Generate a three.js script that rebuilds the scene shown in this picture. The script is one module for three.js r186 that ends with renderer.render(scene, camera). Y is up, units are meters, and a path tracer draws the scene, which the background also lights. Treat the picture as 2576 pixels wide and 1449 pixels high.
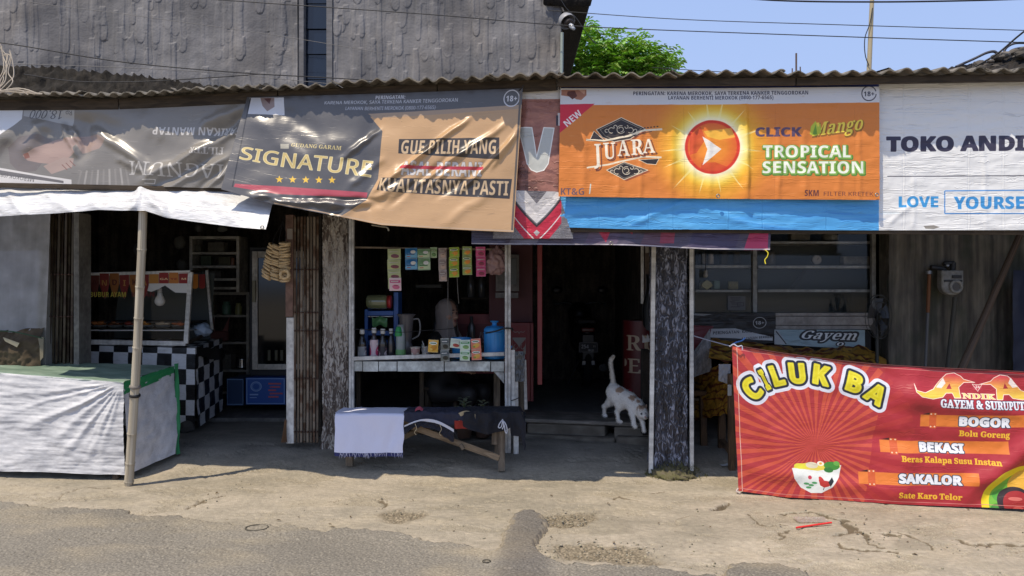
import * as THREE from 'three';
import { RoundedBoxGeometry } from 'three/addons/geometries/RoundedBoxGeometry.js';
import { mergeGeometries, mergeVertices } from 'three/addons/utils/BufferGeometryUtils.js';
import { MarchingCubes } from 'three/addons/objects/MarchingCubes.js';
import { ImprovedNoise } from 'three/addons/math/ImprovedNoise.js';

// ---------------------------------------------------------------- camera, sky, sun, exposure
const scene = new THREE.Scene();
const F = 2022, CX = 1288, CY = 724.5, EYE = 1.5;           // lens in the units of a 2576 px wide picture
const camera = new THREE.PerspectiveCamera(2 * Math.atan(CY / F) * 180 / Math.PI, 16 / 9, 0.05, 600);
camera.position.set(0, EYE, 0);
camera.lookAt(0, EYE, -10);
const renderer = new THREE.WebGLRenderer();
renderer.toneMapping = THREE.LinearToneMapping;
renderer.toneMappingExposure = 1.1;
renderer.shadowMap.enabled = true;
const SUN = new THREE.Vector3(-0.34, 1, 0.385).normalize();
{
  const sun = new THREE.DirectionalLight(0xfff0d8, 4.4);
  sun.name = 'sun';
  sun.position.copy(SUN).multiplyScalar(30);
  sun.castShadow = true;
  Object.assign(sun.shadow.camera, { left: -9, right: 9, top: 9, bottom: -9, near: 1, far: 60 });
  sun.shadow.mapSize.set(4096, 4096);
  scene.add(sun, sun.target);
  const W = 512, H = 256, data = new Float32Array(W * H * 4), v = new THREE.Vector3();
  for (let j = 0; j < H; j++) for (let i = 0; i < W; i++) {
    const el = ((j + 0.5) / H - 0.5) * Math.PI, az = ((i + 0.5) / W - 0.5) * 2 * Math.PI;
    v.set(Math.cos(az) * Math.cos(el), Math.sin(el), Math.sin(az) * Math.cos(el));
    const up = Math.max(0, v.y), t = Math.pow(up, 0.6), g = Math.max(0, v.dot(SUN));
    const hor = [0.52, 0.66, 0.94], zen = [0.22, 0.35, 0.72], o = (j * W + i) * 4;
    for (let c = 0; c < 3; c++) {
      let s = hor[c] + (zen[c] - hor[c]) * t;
      s += [1, 0.95, 0.85][c] * (0.42 * g ** 4 + 0.7 * g ** 40);
      if (v.y < 0) s = [0.25, 0.24, 0.22][c];
      data[o + c] = s;
    }
    data[o + 3] = 1;
  }
  const sky = new THREE.DataTexture(data, W, H, THREE.RGBAFormat, THREE.FloatType);
  sky.mapping = THREE.EquirectangularReflectionMapping;
  sky.magFilter = THREE.LinearFilter;
  sky.needsUpdate = true;
  scene.background = sky;
  scene.environment = sky;
}

// ---------------------------------------------------------------- helpers
let seed = 7;
const rnd = () => { seed = (seed + 0x6d2b79f5) | 0; let t = Math.imul(seed ^ (seed >>> 15), 1 | seed); t = (t + Math.imul(t ^ (t >>> 7), 61 | t)) ^ t; return ((t ^ (t >>> 14)) >>> 0) / 4294967296; };
const rr = (a, b) => a + (b - a) * rnd();
const clamp = (x, a = 0, b = 1) => Math.min(b, Math.max(a, x)), lerp = (a, b, t) => a + (b - a) * t;
const smooth = (a, b, x) => { const t = clamp((x - a) / (b - a)); return t * t * (3 - 2 * t); };
const PN = new ImprovedNoise(), noise3 = (x, y, z = 0) => PN.noise(x + 37.3, y + 11.7, z + 5.1);
const PT = new Uint8Array(512), GRX = new Float32Array(256), GRY = new Float32Array(256);
for (let i = 0; i < 256; i++) { PT[i] = i; GRX[i] = Math.cos(i * 2.399963); GRY[i] = Math.sin(i * 2.399963); }
for (let i = 255; i > 0; i--) { const j = Math.floor(rnd() * (i + 1)), t = PT[i]; PT[i] = PT[j]; PT[j] = t; }
for (let i = 0; i < 256; i++) PT[256 + i] = PT[i];
function noise(x, y, z = 0) {                                // flat gradient noise; z only picks another sheet of it
  x += 37.3 + z * 17.137; y += 11.7 + z * 9.731;
  const fx = Math.floor(x), fy = Math.floor(y), X0 = fx & 255, Y0 = fy & 255;
  x -= fx; y -= fy;
  const u = x * x * x * (x * (x * 6 - 15) + 10), w = y * y * y * (y * (y * 6 - 15) + 10);
  const a = PT[PT[X0] + Y0], b = PT[PT[X0 + 1] + Y0], c = PT[PT[X0] + Y0 + 1], e = PT[PT[X0 + 1] + Y0 + 1];
  const p = GRX[a] * x + GRY[a] * y, q = GRX[b] * (x - 1) + GRY[b] * y, r = GRX[c] * x + GRY[c] * (y - 1), s = GRX[e] * (x - 1) + GRY[e] * (y - 1);
  const m = p + (q - p) * u;
  return (m + (r + (s - r) * u - m) * w) * 1.4;
}
const fbm = (x, y, z = 0, n = 4) => { let s = 0, a = 0.5; for (let i = 0; i < n; i++) { s += a * noise(x, y, z); x *= 2.03; y *= 2.03; z += 7.7; a *= 0.5; } return s; };
const V = (x, y, z) => new THREE.Vector3(x, y, z);
const P = (px, py, d) => V((px - CX) * d / F, EYE - (py - CY) * d / F, -d);        // a point seen at px, py that lies d metres away
const X = (px, d) => (px - CX) * d / F, Y = (py, d) => EYE - (py - CY) * d / F, S = (n, d) => n * d / F;
const poly = (pts, x) => {                                                        // piecewise linear y(x)
  if (x <= pts[0][0]) return pts[0][1];
  for (let i = 1; i < pts.length; i++) if (x <= pts[i][0]) return lerp(pts[i - 1][1], pts[i][1], (x - pts[i - 1][0]) / (pts[i][0] - pts[i - 1][0]));
  return pts[pts.length - 1][1];
};
const segDist = (x, y, a, b) => {
  const dx = b[0] - a[0], dy = b[1] - a[1], t = clamp(((x - a[0]) * dx + (y - a[1]) * dy) / (dx * dx + dy * dy || 1));
  return [Math.hypot(x - a[0] - dx * t, y - a[1] - dy * t), t];
};

// names, labels
const used = {};
const numbered = (n) => { const k = used[n] = (used[n] ?? -1) + 1; return k ? n + '_' + String(k).padStart(3, '0') : n; };
function tag(o, label, category, group, kind) {
  if (label) o.userData.label = label;
  if (category) o.userData.category = category;
  if (group) o.userData.group = group;
  if (kind) o.userData.kind = kind;
  return o;
}
function shadow(o) { o.castShadow = o.receiveShadow = true; return o; }
function mesh(name, geo, m, parent = scene, label) {
  if (Array.isArray(geo)) geo = join(geo);
  const o = shadow(new THREE.Mesh(geo, m));
  o.name = parent === scene ? numbered(name) : name;
  if (label) o.userData.label = label;
  parent.add(o);
  return o;
}
function thing(name, label, category, group) {
  const o = new THREE.Group(); o.name = numbered(name); scene.add(o);
  return tag(o, label, category, group);
}
function settle(root) {                                     // moves the thing's origin to the middle of its base
  const box = new THREE.Box3(), geos = new Set();
  root.updateMatrixWorld(true);
  root.traverse((o) => { if (o.isMesh) { o.geometry.computeBoundingBox(); box.union(o.geometry.boundingBox.clone().applyMatrix4(o.matrixWorld)); geos.add(o.geometry); } });
  const c = box.getCenter(V(0, 0, 0)); c.y = box.min.y;
  for (const g of geos) g.translate(-c.x, -c.y, -c.z);
  root.position.copy(c);
  return root;
}
// settle() on things whose parts are placed by position: only the group is moved
function solo(name, geo, m, label, category, group, kind) { const o = mesh(name, geo, m); tag(o, label, category, group, kind); return settle(o); }
function join(list) {
  list = list.map((g) => { g = g.index ? g.toNonIndexed() : g.clone(); for (const k of Object.keys(g.attributes)) if (!['position', 'normal', 'uv', 'color'].includes(k)) g.deleteAttribute(k); g.morphAttributes = {}; return g; });
  if (list.some((g) => !g.attributes.color)) list.forEach((g) => g.deleteAttribute('color'));
  return list.length === 1 ? list[0] : mergeGeometries(list);
}
// geometry
function uvMetres(g, s = 1) {                               // texture coordinates in metres, by the way each face looks
  if (g.index) g = g.toNonIndexed();
  const p = g.attributes.position, n = g.attributes.normal, uv = new Float32Array(p.count * 2);
  for (let i = 0; i < p.count; i++) {
    const ax = Math.abs(n.getX(i)), ay = Math.abs(n.getY(i)), az = Math.abs(n.getZ(i));
    uv[i * 2] = (ax > ay && ax > az ? p.getZ(i) : p.getX(i)) / s;
    uv[i * 2 + 1] = (ay >= ax && ay >= az ? p.getZ(i) : p.getY(i)) / s;
  }
  return g.setAttribute('uv', new THREE.BufferAttribute(uv, 2));
}
function box(x0, x1, y0, y1, z0, z1, r = 0.004) {
  const w = Math.abs(x1 - x0), h = Math.abs(y1 - y0), d = Math.abs(z1 - z0);
  const g = new RoundedBoxGeometry(w, h, d, 1, Math.min(r, w / 2.1, h / 2.1, d / 2.1));
  g.translate((x0 + x1) / 2, (y0 + y1) / 2, (z0 + z1) / 2);
  return uvMetres(g);
}
const pbox = (x0, y0, x1, y1, d, deep, r) => box(X(x0, d), X(x1, d), Y(y1, d), Y(y0, d), -d - deep, -d, r);   // front face at depth d fills the rectangle
function bar(a, b, w, t = w, r = 0.003, turn = 0) {          // a square bar from a to b
  const L = a.distanceTo(b), g = new RoundedBoxGeometry(w, L, t, 1, Math.min(r, w / 2.1, t / 2.1));
  uvMetres(g);
  const dir = b.clone().sub(a).normalize();
  if (turn) g.rotateY(turn);
  g.applyQuaternion(new THREE.Quaternion().setFromUnitVectors(V(0, 1, 0), dir));
  return g.translate((a.x + b.x) / 2, (a.y + b.y) / 2, (a.z + b.z) / 2);
}
function rod(a, b, r0, r1 = r0, n = 12) {
  const g = new THREE.CylinderGeometry(r1, r0, a.distanceTo(b), n, 1);
  g.applyQuaternion(new THREE.Quaternion().setFromUnitVectors(V(0, 1, 0), b.clone().sub(a).normalize()));
  return g.translate((a.x + b.x) / 2, (a.y + b.y) / 2, (a.z + b.z) / 2);
}
const tube = (pts, r, n = 40, k = 6) => new THREE.TubeGeometry(new THREE.CatmullRomCurve3(pts), n, r, k);
const lathe = (prof, n = 20) => new THREE.LatheGeometry(prof.map(([r, y]) => new THREE.Vector2(r, y)), n);
function grid(nx, ny, at) {                                 // at(u, v) with u to the right and v down
  const pos = [], uv = [], idx = [];
  for (let j = 0; j <= ny; j++) for (let i = 0; i <= nx; i++) {
    const p = at(i / nx, j / ny);
    pos.push(p.x, p.y, p.z); uv.push(i / nx, 1 - j / ny);
    if (i < nx && j < ny) { const a = j * (nx + 1) + i, b = a + 1, c = a + nx + 1; idx.push(a, c, b, b, c, c + 1); }
  }
  const g = new THREE.BufferGeometry();
  g.setAttribute('position', new THREE.Float32BufferAttribute(pos, 3));
  g.setAttribute('uv', new THREE.Float32BufferAttribute(uv, 2));
  g.setIndex(idx); g.computeVertexNormals();
  return g;
}
function prism(pts, depth, m4, bevel = 0) {                 // outline in the xy plane, pushed along z
  const s = new THREE.Shape(pts.map(([x, y]) => new THREE.Vector2(x, y)));
  const g = new THREE.ExtrudeGeometry(s, { depth, bevelEnabled: bevel > 0, bevelSize: bevel, bevelThickness: bevel, bevelSegments: 1, curveSegments: 6 });
  if (m4) g.applyMatrix4(m4);
  return g;
}
// textures
const lin = (r, g, b) => new THREE.Color().setRGB(r, g, b);
function tex(w, h, fn, srgb = true) {
  const d = new Uint8Array(w * h * 4);
  for (let j = 0; j < h; j++) for (let i = 0; i < w; i++) {
    let c = fn(i / w, j / h, i, j), o = (j * w + i) * 4;
    if (typeof c === 'number') c = [c, c, c];
    d[o] = clamp(c[0], 0, 255); d[o + 1] = clamp(c[1], 0, 255); d[o + 2] = clamp(c[2], 0, 255); d[o + 3] = 255;
  }
  const t = new THREE.DataTexture(d, w, h);
  t.wrapS = t.wrapT = THREE.MirroredRepeatWrapping; t.magFilter = THREE.LinearFilter; t.needsUpdate = true;
  if (srgb) t.colorSpace = THREE.SRGBColorSpace;
  return t;
}
const rep = (t, x, y = x) => { const c = t.clone(); c.repeat.set(x, y); c.needsUpdate = true; return c; };
function canvas(w, h) { const c = document.createElement('canvas'); c.width = w; c.height = h; return [c, c.getContext('2d')]; }
function ctex(c, srgb = true) { const t = new THREE.CanvasTexture(c); t.wrapS = t.wrapT = THREE.MirroredRepeatWrapping; if (srgb) t.colorSpace = THREE.SRGBColorSpace; return t; }
const mat = (color, roughness = 0.8, more = {}) => new THREE.MeshStandardMaterial({ color, roughness, metalness: 0, ...more });
const phys = (color, roughness, more = {}) => new THREE.MeshPhysicalMaterial({ color, roughness, ...more });
const mix3 = (a, b, t) => [lerp(a[0], b[0], t), lerp(a[1], b[1], t), lerp(a[2], b[2], t)];

// ---------------------------------------------------------------- ground: a concrete apron that rises to the shops, and the road
const gp = (px, py) => { const d = EYE * F / (py - CY); return [(px - CX) * d / F, d]; };   // (x, distance) of a ground point
const gpl = (list) => list.map(([x, y]) => gp(x, y));
const cracks = [
  [[1959, 1288], [1993, 1287], [2036, 1288], [2084, 1293], [2121, 1304], [2139, 1320], [2131, 1333], [2094, 1339]],
  [[2105, 1363], [2137, 1373], [2179, 1379], [2216, 1386], [2248, 1389]], [[1799, 1275], [1818, 1267], [1831, 1264]],
  [[1887, 1291], [1914, 1307], [1940, 1315], [1977, 1317]], [[1956, 1347], [1972, 1333], [1985, 1328]], [[2232, 1344], [2248, 1347], [2264, 1349]],
  [[2139, 1320], [2200, 1360], [2216, 1378]], [[2264, 1340], [2291, 1347], [2333, 1363], [2349, 1381]], [[2413, 1357], [2434, 1365], [2482, 1363], [2535, 1365], [2590, 1369]],
  [[1547, 1251], [1568, 1246], [1590, 1251], [1611, 1256]], [[1637, 1235], [1659, 1232]], [[465, 1275], [495, 1266], [524, 1253], [569, 1244]],
  [[79, 1268], [119, 1261], [163, 1238], [198, 1222], [267, 1223]], [[831, 1256], [856, 1251]], [[955, 1275], [965, 1248]], [[1700, 1300], [1735, 1290], [1760, 1294]],
].map(gpl);
const crackW = [0.035, 0.028, 0.045, 0.022, 0.02, 0.04, 0.02, 0.022, 0.025, 0.02, 0.02, 0.03, 0.018, 0.02, 0.022, 0.012];
const crackD = [0.028, 0.02, 0.04, 0.014, 0.014, 0.03, 0.014, 0.014, 0.016, 0.014, 0.014, 0.018, 0.01, 0.014, 0.016, 0.006];
function crackAt(x, d) {
  let h = 0;
  for (let k = 0; k < cracks.length; k++) {
    const c = cracks[k], w = crackW[k] * (0.3 + 0.75 * Math.abs(noise(x * 9, d * 9, k)));
    for (let i = 1; i < c.length; i++) {
      if (Math.abs(x - c[i][0]) > 1 || Math.abs(d - c[i][1]) > 1) continue;
      const wx = x + 0.05 * noise(x * 6, d * 6, 3) + 0.018 * noise(x * 22, d * 22, 5), wd = d + 0.05 * noise(x * 6, d * 6, 9) + 0.018 * noise(x * 22, d * 22, 6), [q] = segDist(wx, wd, c[i - 1], c[i]);
      h = Math.max(h, crackD[k] * Math.exp(-((q / w) ** 4)));
    }
  }
  return h;
}
const ramp = (d) => 0.15 * smooth(6.2, 7.25, d);
function apronH(x, d) {
  let h = ramp(d) + 0.02 * fbm(x * 0.9, d * 0.9) + 0.006 * fbm(x * 4, d * 4, 2);
  const worn = wornAt(x, d);
  return h - 0.012 - 0.007 * worn + 0.0025 * noise(x * 26, d * 26, 5) * (0.5 + worn);
}
function wornAt(x, d) { return smooth(0.14, 0.2, fbm(x * 2.2 + 9, d * 4.1, 11) + 0.25 * fbm(x * 24, d * 30, 3, 2)); }      // places where the cement skin has broken away
function groundAt(px, py) { let d = 6.5; for (let i = 0; i < 30; i++) d = lerp(d, (EYE - ramp(d)) * F / (py - CY), 0.5); return d; }
const humpLine = gpl([[1335, 1295], [1328, 1330], [1312, 1372], [1312, 1420], [1300, 1480]]);
function humpAt(x, d) { let q = 9; for (let i = 1; i < humpLine.length; i++) q = Math.min(q, segDist(x, d, humpLine[i - 1], humpLine[i])[0]); return 0.02 * Math.exp(-((q / 0.14) ** 4)); }

// region painted once: x -5.5 .. 5.5, distance 3.6 .. 7.6
const GW = 2048, GH = 1024, gx = (x) => (x + 5.5) / 11 * GW, gd = (d) => (d - 3.6) / 4 * GH;
function maskOf(list, blur = 0) {
  const [c, g] = canvas(GW, GH);
  g.fillStyle = '#000'; g.fillRect(0, 0, GW, GH); g.fillStyle = '#fff';
  for (const pts of list) { g.beginPath(); pts.forEach(([x, d], i) => (i ? g.lineTo(gx(x), gd(d)) : g.moveTo(gx(x), gd(d)))); g.closePath(); g.fill(); }
  const a = g.getImageData(0, 0, GW, GH).data, m = new Float32Array(GW * GH);
  for (let i = 0; i < m.length; i++) m[i] = a[i * 4] / 255;
  for (let pass = 0; pass < 2 && blur; pass++) {            // box blur both ways
    for (let axis = 0; axis < 2; axis++) {
      const n = axis ? GH : GW, m2 = axis ? GW : GH, st = axis ? GW : 1, so = axis ? 1 : GW, row = new Float32Array(n);
      for (let o = 0; o < m2; o++) {
        for (let i = 0; i < n; i++) row[i] = m[o * so + i * st];
        const src = (i) => row[clamp(i, 0, n - 1)];
        let s = 0;
        for (let i = -blur; i <= blur; i++) s += src(i);
        for (let i = 0; i < n; i++) { m[o * so + i * st] = s / (2 * blur + 1); s += src(i + blur + 1) - src(i - blur); }
      }
    }
  }
  return m;
}
const roadEdge = gpl([[-160, 1250], [0, 1261], [158, 1273], [307, 1280], [336, 1293], [430, 1293], [495, 1304], [594, 1315], [742, 1320], [811, 1335], [851, 1328], [970, 1331], [1039, 1347], [1089, 1360], [1187, 1369], [1250, 1387], [1262, 1332], [1300, 1285], [1362, 1283], [1384, 1312], [1380, 1349], [1356, 1368], [1366, 1400], [1505, 1418], [1664, 1426], [1738, 1442], [1834, 1443], [1860, 1418], [1951, 1410], [2015, 1426], [2078, 1452], [2300, 1480], [2700, 1500]]);
const roadPoly = [[-7, roadEdge[0][1]], ...roadEdge, [7, 3.9], [7, 3], [-7, 3]];
const roadM = maskOf([roadPoly], 4);
const gravelM = maskOf([gpl([[1361, 1290], [1420, 1283], [1505, 1285], [1490, 1310], [1430, 1317], [1375, 1315]]), gpl([[1390, 1370], [1440, 1362], [1560, 1368], [1640, 1385], [1680, 1420], [1560, 1412], [1420, 1395]]), gpl([[962, 1292], [985, 1279], [1040, 1277], [1070, 1288], [1050, 1297], [1010, 1312], [975, 1308]])], 5);
const patchM = maskOf([gpl([[1475, 1310], [1531, 1288], [1579, 1307], [1595, 1339], [1483, 1343]]), gpl([[2248, 1358], [2300, 1350], [2344, 1365], [2335, 1381], [2260, 1384]])], 2);
const at2 = (m, x, d) => { const i = clamp(Math.round(gx(x)), 0, GW - 1), j = clamp(Math.round(gd(d)), 0, GH - 1); return m[j * GW + i]; };
function roadMask(x, d) {
  if (d < 3.7) return 1;
  if (d > 7) return 0;
  return at2(roadM, x + 0.06 * noise(x * 3.1, d * 3.1, 4) + 0.035 * noise(x * 14, d * 14, 1), d + 0.04 * noise(x * 3.3, d * 3.3, 8) + 0.03 * noise(x * 15, d * 15, 6));
}
const axis = (pre, a, b, st, post) => { const o = [...pre]; for (let v = a; v < b; v += st) o.push(v); return [...o, ...post]; };
const XS = axis([-120, -60, -30, -15, -9, -6.5, -5.2], -4.6, 4.6, 0.0135, [4.6, 5.2, 6.5, 9, 15, 30, 60, 120]);
const DS = axis([-120, -40, -12, -4, 0, 2, 3.2, 3.8], 4.1, 7.35, 0.0125, [7.35, 7.8, 8.6, 10, 13, 18, 30, 70, 160]);
function field(h, keep) {
  const nx = XS.length, nd = DS.length, pos = new Float32Array(nx * nd * 3), uv = new Float32Array(nx * nd * 2), idx = [], ok = keep && new Uint8Array(nx * nd);
  for (let j = 0; j < nd; j++) for (let i = 0; i < nx; i++) {
    const o = j * nx + i, x = XS[i], d = DS[j];
    pos[o * 3] = x; pos[o * 3 + 1] = h(x, d); pos[o * 3 + 2] = -d; uv[o * 2] = (x + 5.5) / 11; uv[o * 2 + 1] = (d - 3.6) / 4;
    if (keep) ok[o] = keep(x, d) ? 1 : 0;
  }
  for (let j = 0; j < nd - 1; j++) for (let i = 0; i < nx - 1; i++) {
    const a = j * nx + i, b = a + 1, c = a + nx, e = c + 1;
    if (keep && !(ok[a] || ok[b] || ok[c] || ok[e])) continue;
    idx.push(a, b, c, b, e, c);
  }
  const g = new THREE.BufferGeometry();
  g.setAttribute('position', new THREE.BufferAttribute(pos, 3)); g.setAttribute('uv', new THREE.BufferAttribute(uv, 2));
  g.setIndex(idx); g.computeVertexNormals();
  return g;
}
const near = (x, d) => Math.abs(x) < 5.2 && d > 3.9 && d < 7.4;
{
  const apronTex = tex(GW, GH, (u, v) => {
    const x = u * 11 - 5.5, d = v * 4 + 3.6;
    const big = fbm(x * 0.7, d * 1.1, 1), mid = fbm(x * 3.5, d * 6, 2), fine = fbm(x * 24, d * 30, 3, 3), grit = noise(x * 140, d * 150, 4);
    let c = mix3([132, 125, 110], [163, 153, 136], clamp(0.52 + big * 0.9 + mid * 0.75));
    const sandy = smooth(0.0, 0.35, fbm(x * 1.6 + 4, d * 2.6, 7));
    c = mix3(c, [168, 156, 133], sandy * 0.35);
    const gone = wornAt(x, d);     // rough worn spots
    c = mix3(c, [136 + 50 * grit, 127 + 48 * grit, 109 + 44 * grit], gone * 0.5);
    const k = 1 + fine * 0.16 + grit * 0.07;
    c = [c[0] * k, c[1] * k, c[2] * k];
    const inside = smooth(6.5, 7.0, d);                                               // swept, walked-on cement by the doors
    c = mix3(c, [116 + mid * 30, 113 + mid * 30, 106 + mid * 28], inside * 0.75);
    const gr = at2(gravelM, x + 0.06 * noise(x * 8, d * 8), d + 0.06 * noise(x * 8, d * 8, 3));
    if (gr > 0.02) c = mix3(c, [112 + 60 * noise(x * 70, d * 70), 102 + 55 * noise(x * 70, d * 70), 84 + 50 * noise(x * 70, d * 70)], gr * 0.85);
    const pa = at2(patchM, x, d);
    if (pa > 0.02) c = mix3(c, [136 + 14 * fine, 128 + 14 * fine, 112 + 12 * fine], pa * 0.85);
    const ck = d > 4 && d < 6.6 ? crackAt(x, d) : 0;
    if (ck > 0.002) c = mix3(c, [84, 73, 56], clamp(ck / 0.014) * 0.8);
    if (noise(x * 33, d * 33, 20) > 0.72) c = mix3(c, [96, 84, 64], 0.5);                // crumbs and leaf bits
    return c;
  });
  const grain = tex(512, 512, (u, v) => 128 + 70 * fbm(u * 40, v * 40, 3, 3) + 50 * noise(u * 190, v * 190), false);
  grain.repeat.set(11, 4);
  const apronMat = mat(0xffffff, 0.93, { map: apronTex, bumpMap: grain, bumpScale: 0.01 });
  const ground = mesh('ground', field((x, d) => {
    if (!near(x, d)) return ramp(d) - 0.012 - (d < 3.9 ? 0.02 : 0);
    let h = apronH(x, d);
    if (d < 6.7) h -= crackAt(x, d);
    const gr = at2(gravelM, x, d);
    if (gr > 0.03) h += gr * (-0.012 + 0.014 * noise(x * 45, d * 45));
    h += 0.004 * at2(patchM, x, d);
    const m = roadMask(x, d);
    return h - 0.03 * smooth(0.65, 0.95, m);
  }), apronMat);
  ground.userData.kind = 'structure';
  const roadTex = tex(GW, GH, (u, v) => {
    const x = u * 11 - 5.5, d = v * 4 + 3.6, big = fbm(x * 0.8, d * 1.2, 31), fine = noise(x * 62, d * 66, 5), grit = noise(x * 128, d * 140, 8), sp = noise(x * 95 + 40, d * 100, 12);
    let k = 1 + big * 0.2 + fine * 0.15 + grit * 0.13;
    let c = [117 * k, 112 * k, 102 * k];
    if (sp > 0.42) c = mix3(c, [158, 150, 135], 0.6); else if (sp < -0.42) c = mix3(c, [80, 76, 68], 0.55);
    const m = roadMask(x, d), dusty = (1 - smooth(0.55, 0.98, m)) + clamp(fbm(x * 1.3, d * 2.2, 17) * 1.2);
    c = mix3(c, [168 + 20 * fine, 153 + 20 * fine, 124 + 18 * fine], clamp(dusty, 0, 0.8) * 0.7);
    const hp = humpAt(x, d);
    if (hp > 0.002) c = mix3(c, [c[0] * 0.8, c[1] * 0.8, c[2] * 0.82], clamp(hp / 0.02));
    return c;
  });
  const chips = tex(1024, 512, (u, v) => 128 + 90 * noise(u * 150, v * 80, 3) + 60 * noise(u * 300, v * 160, 7), false);
  chips.repeat.set(4, 3);
  const road = mesh('road', field((x, d) => {
    if (d < 3.9) return -0.012;
    if (!near(x, d)) return d > 6 ? -0.3 : 0;
    const m = roadMask(x, d);
    return apronH(x, d) + lerp(-0.03, 0.012, smooth(0.3, 0.75, m)) + humpAt(x, d) + (m > 0.4 ? 0.004 * noise(x * 55, d * 58, 2) : 0);
  }, (x, d) => d < 4.1 || (near(x, d) && roadMask(x, d) > 0.25)), mat(0xffffff, 0.9, { map: roadTex, bumpMap: chips, bumpScale: 0.006 }));
  road.userData.kind = 'structure';
}

// ---------------------------------------------------------------- depths of the shop front: it falls back a little to the left
const FB = (px) => 5.62 + Math.max(0, 1400 - px) / 1400 * 0.5;     // the hanging banners
const FR = (px) => FB(px) - 0.2;                                    // the eave above them
const FP = (px) => 6.5 + clamp((1650 - px) / 800, 0, 1.3) * 0.5;    // pillars and posts

// shared surfaces
const woodTex = tex(256, 512, (u, v) => { const g = fbm(u * 26 + fbm(u * 3, v * 2, 4) * 3, v * 2.2, 1, 4), k = fbm(u * 90, v * 5, 5, 2); return mix3([84, 74, 62], [140, 127, 109], clamp(0.5 + g * 1.1 + k * 0.6)); });
const woodBump = tex(256, 512, (u, v) => 128 + 120 * fbm(u * 60, v * 3, 1, 3), false);
const oldWood = mat(0xffffff, 0.85, { map: woodTex, bumpMap: woodBump, bumpScale: 0.003 });
const paleWood = mat(lin(1.25, 1.15, 1.0), 0.85, { map: woodTex, bumpMap: woodBump, bumpScale: 0.003 });
const darkWood = mat(lin(0.28, 0.25, 0.22), 0.85, { map: woodTex, bumpMap: woodBump, bumpScale: 0.003 });
const grimeTex = tex(512, 512, (u, v) => { const a = fbm(u * 7, v * 5, 2, 5), b = fbm(u * 30, v * 24, 3, 3); return mix3([140, 138, 134], [214, 212, 206], clamp(0.62 + a * 0.9 + b * 0.6)); });
const whitePaint = mat(lin(1.15, 1.17, 1.18), 0.6, { map: grimeTex });
const alu = mat(lin(1.05, 1.08, 1.12), 0.42, { map: grimeTex, metalness: 0.2 });
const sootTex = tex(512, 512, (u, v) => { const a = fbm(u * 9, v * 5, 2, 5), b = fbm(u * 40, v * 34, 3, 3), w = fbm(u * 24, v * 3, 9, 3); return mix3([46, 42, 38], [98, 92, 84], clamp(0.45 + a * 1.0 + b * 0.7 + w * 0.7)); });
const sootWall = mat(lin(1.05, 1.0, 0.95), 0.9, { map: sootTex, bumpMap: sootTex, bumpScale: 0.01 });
const blackStuff = mat(lin(0.02, 0.02, 0.022), 0.7);
const glassPane = phys(0xffffff, 0.04, { transmission: 1, thickness: 0, ior: 1.45, specularIntensity: 0.35 });
const rope = mat(0x8f8670, 0.9), darkCable = mat(0x1b1b1d, 0.6), paleCable = mat(0x6f6d6b, 0.7);

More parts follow.
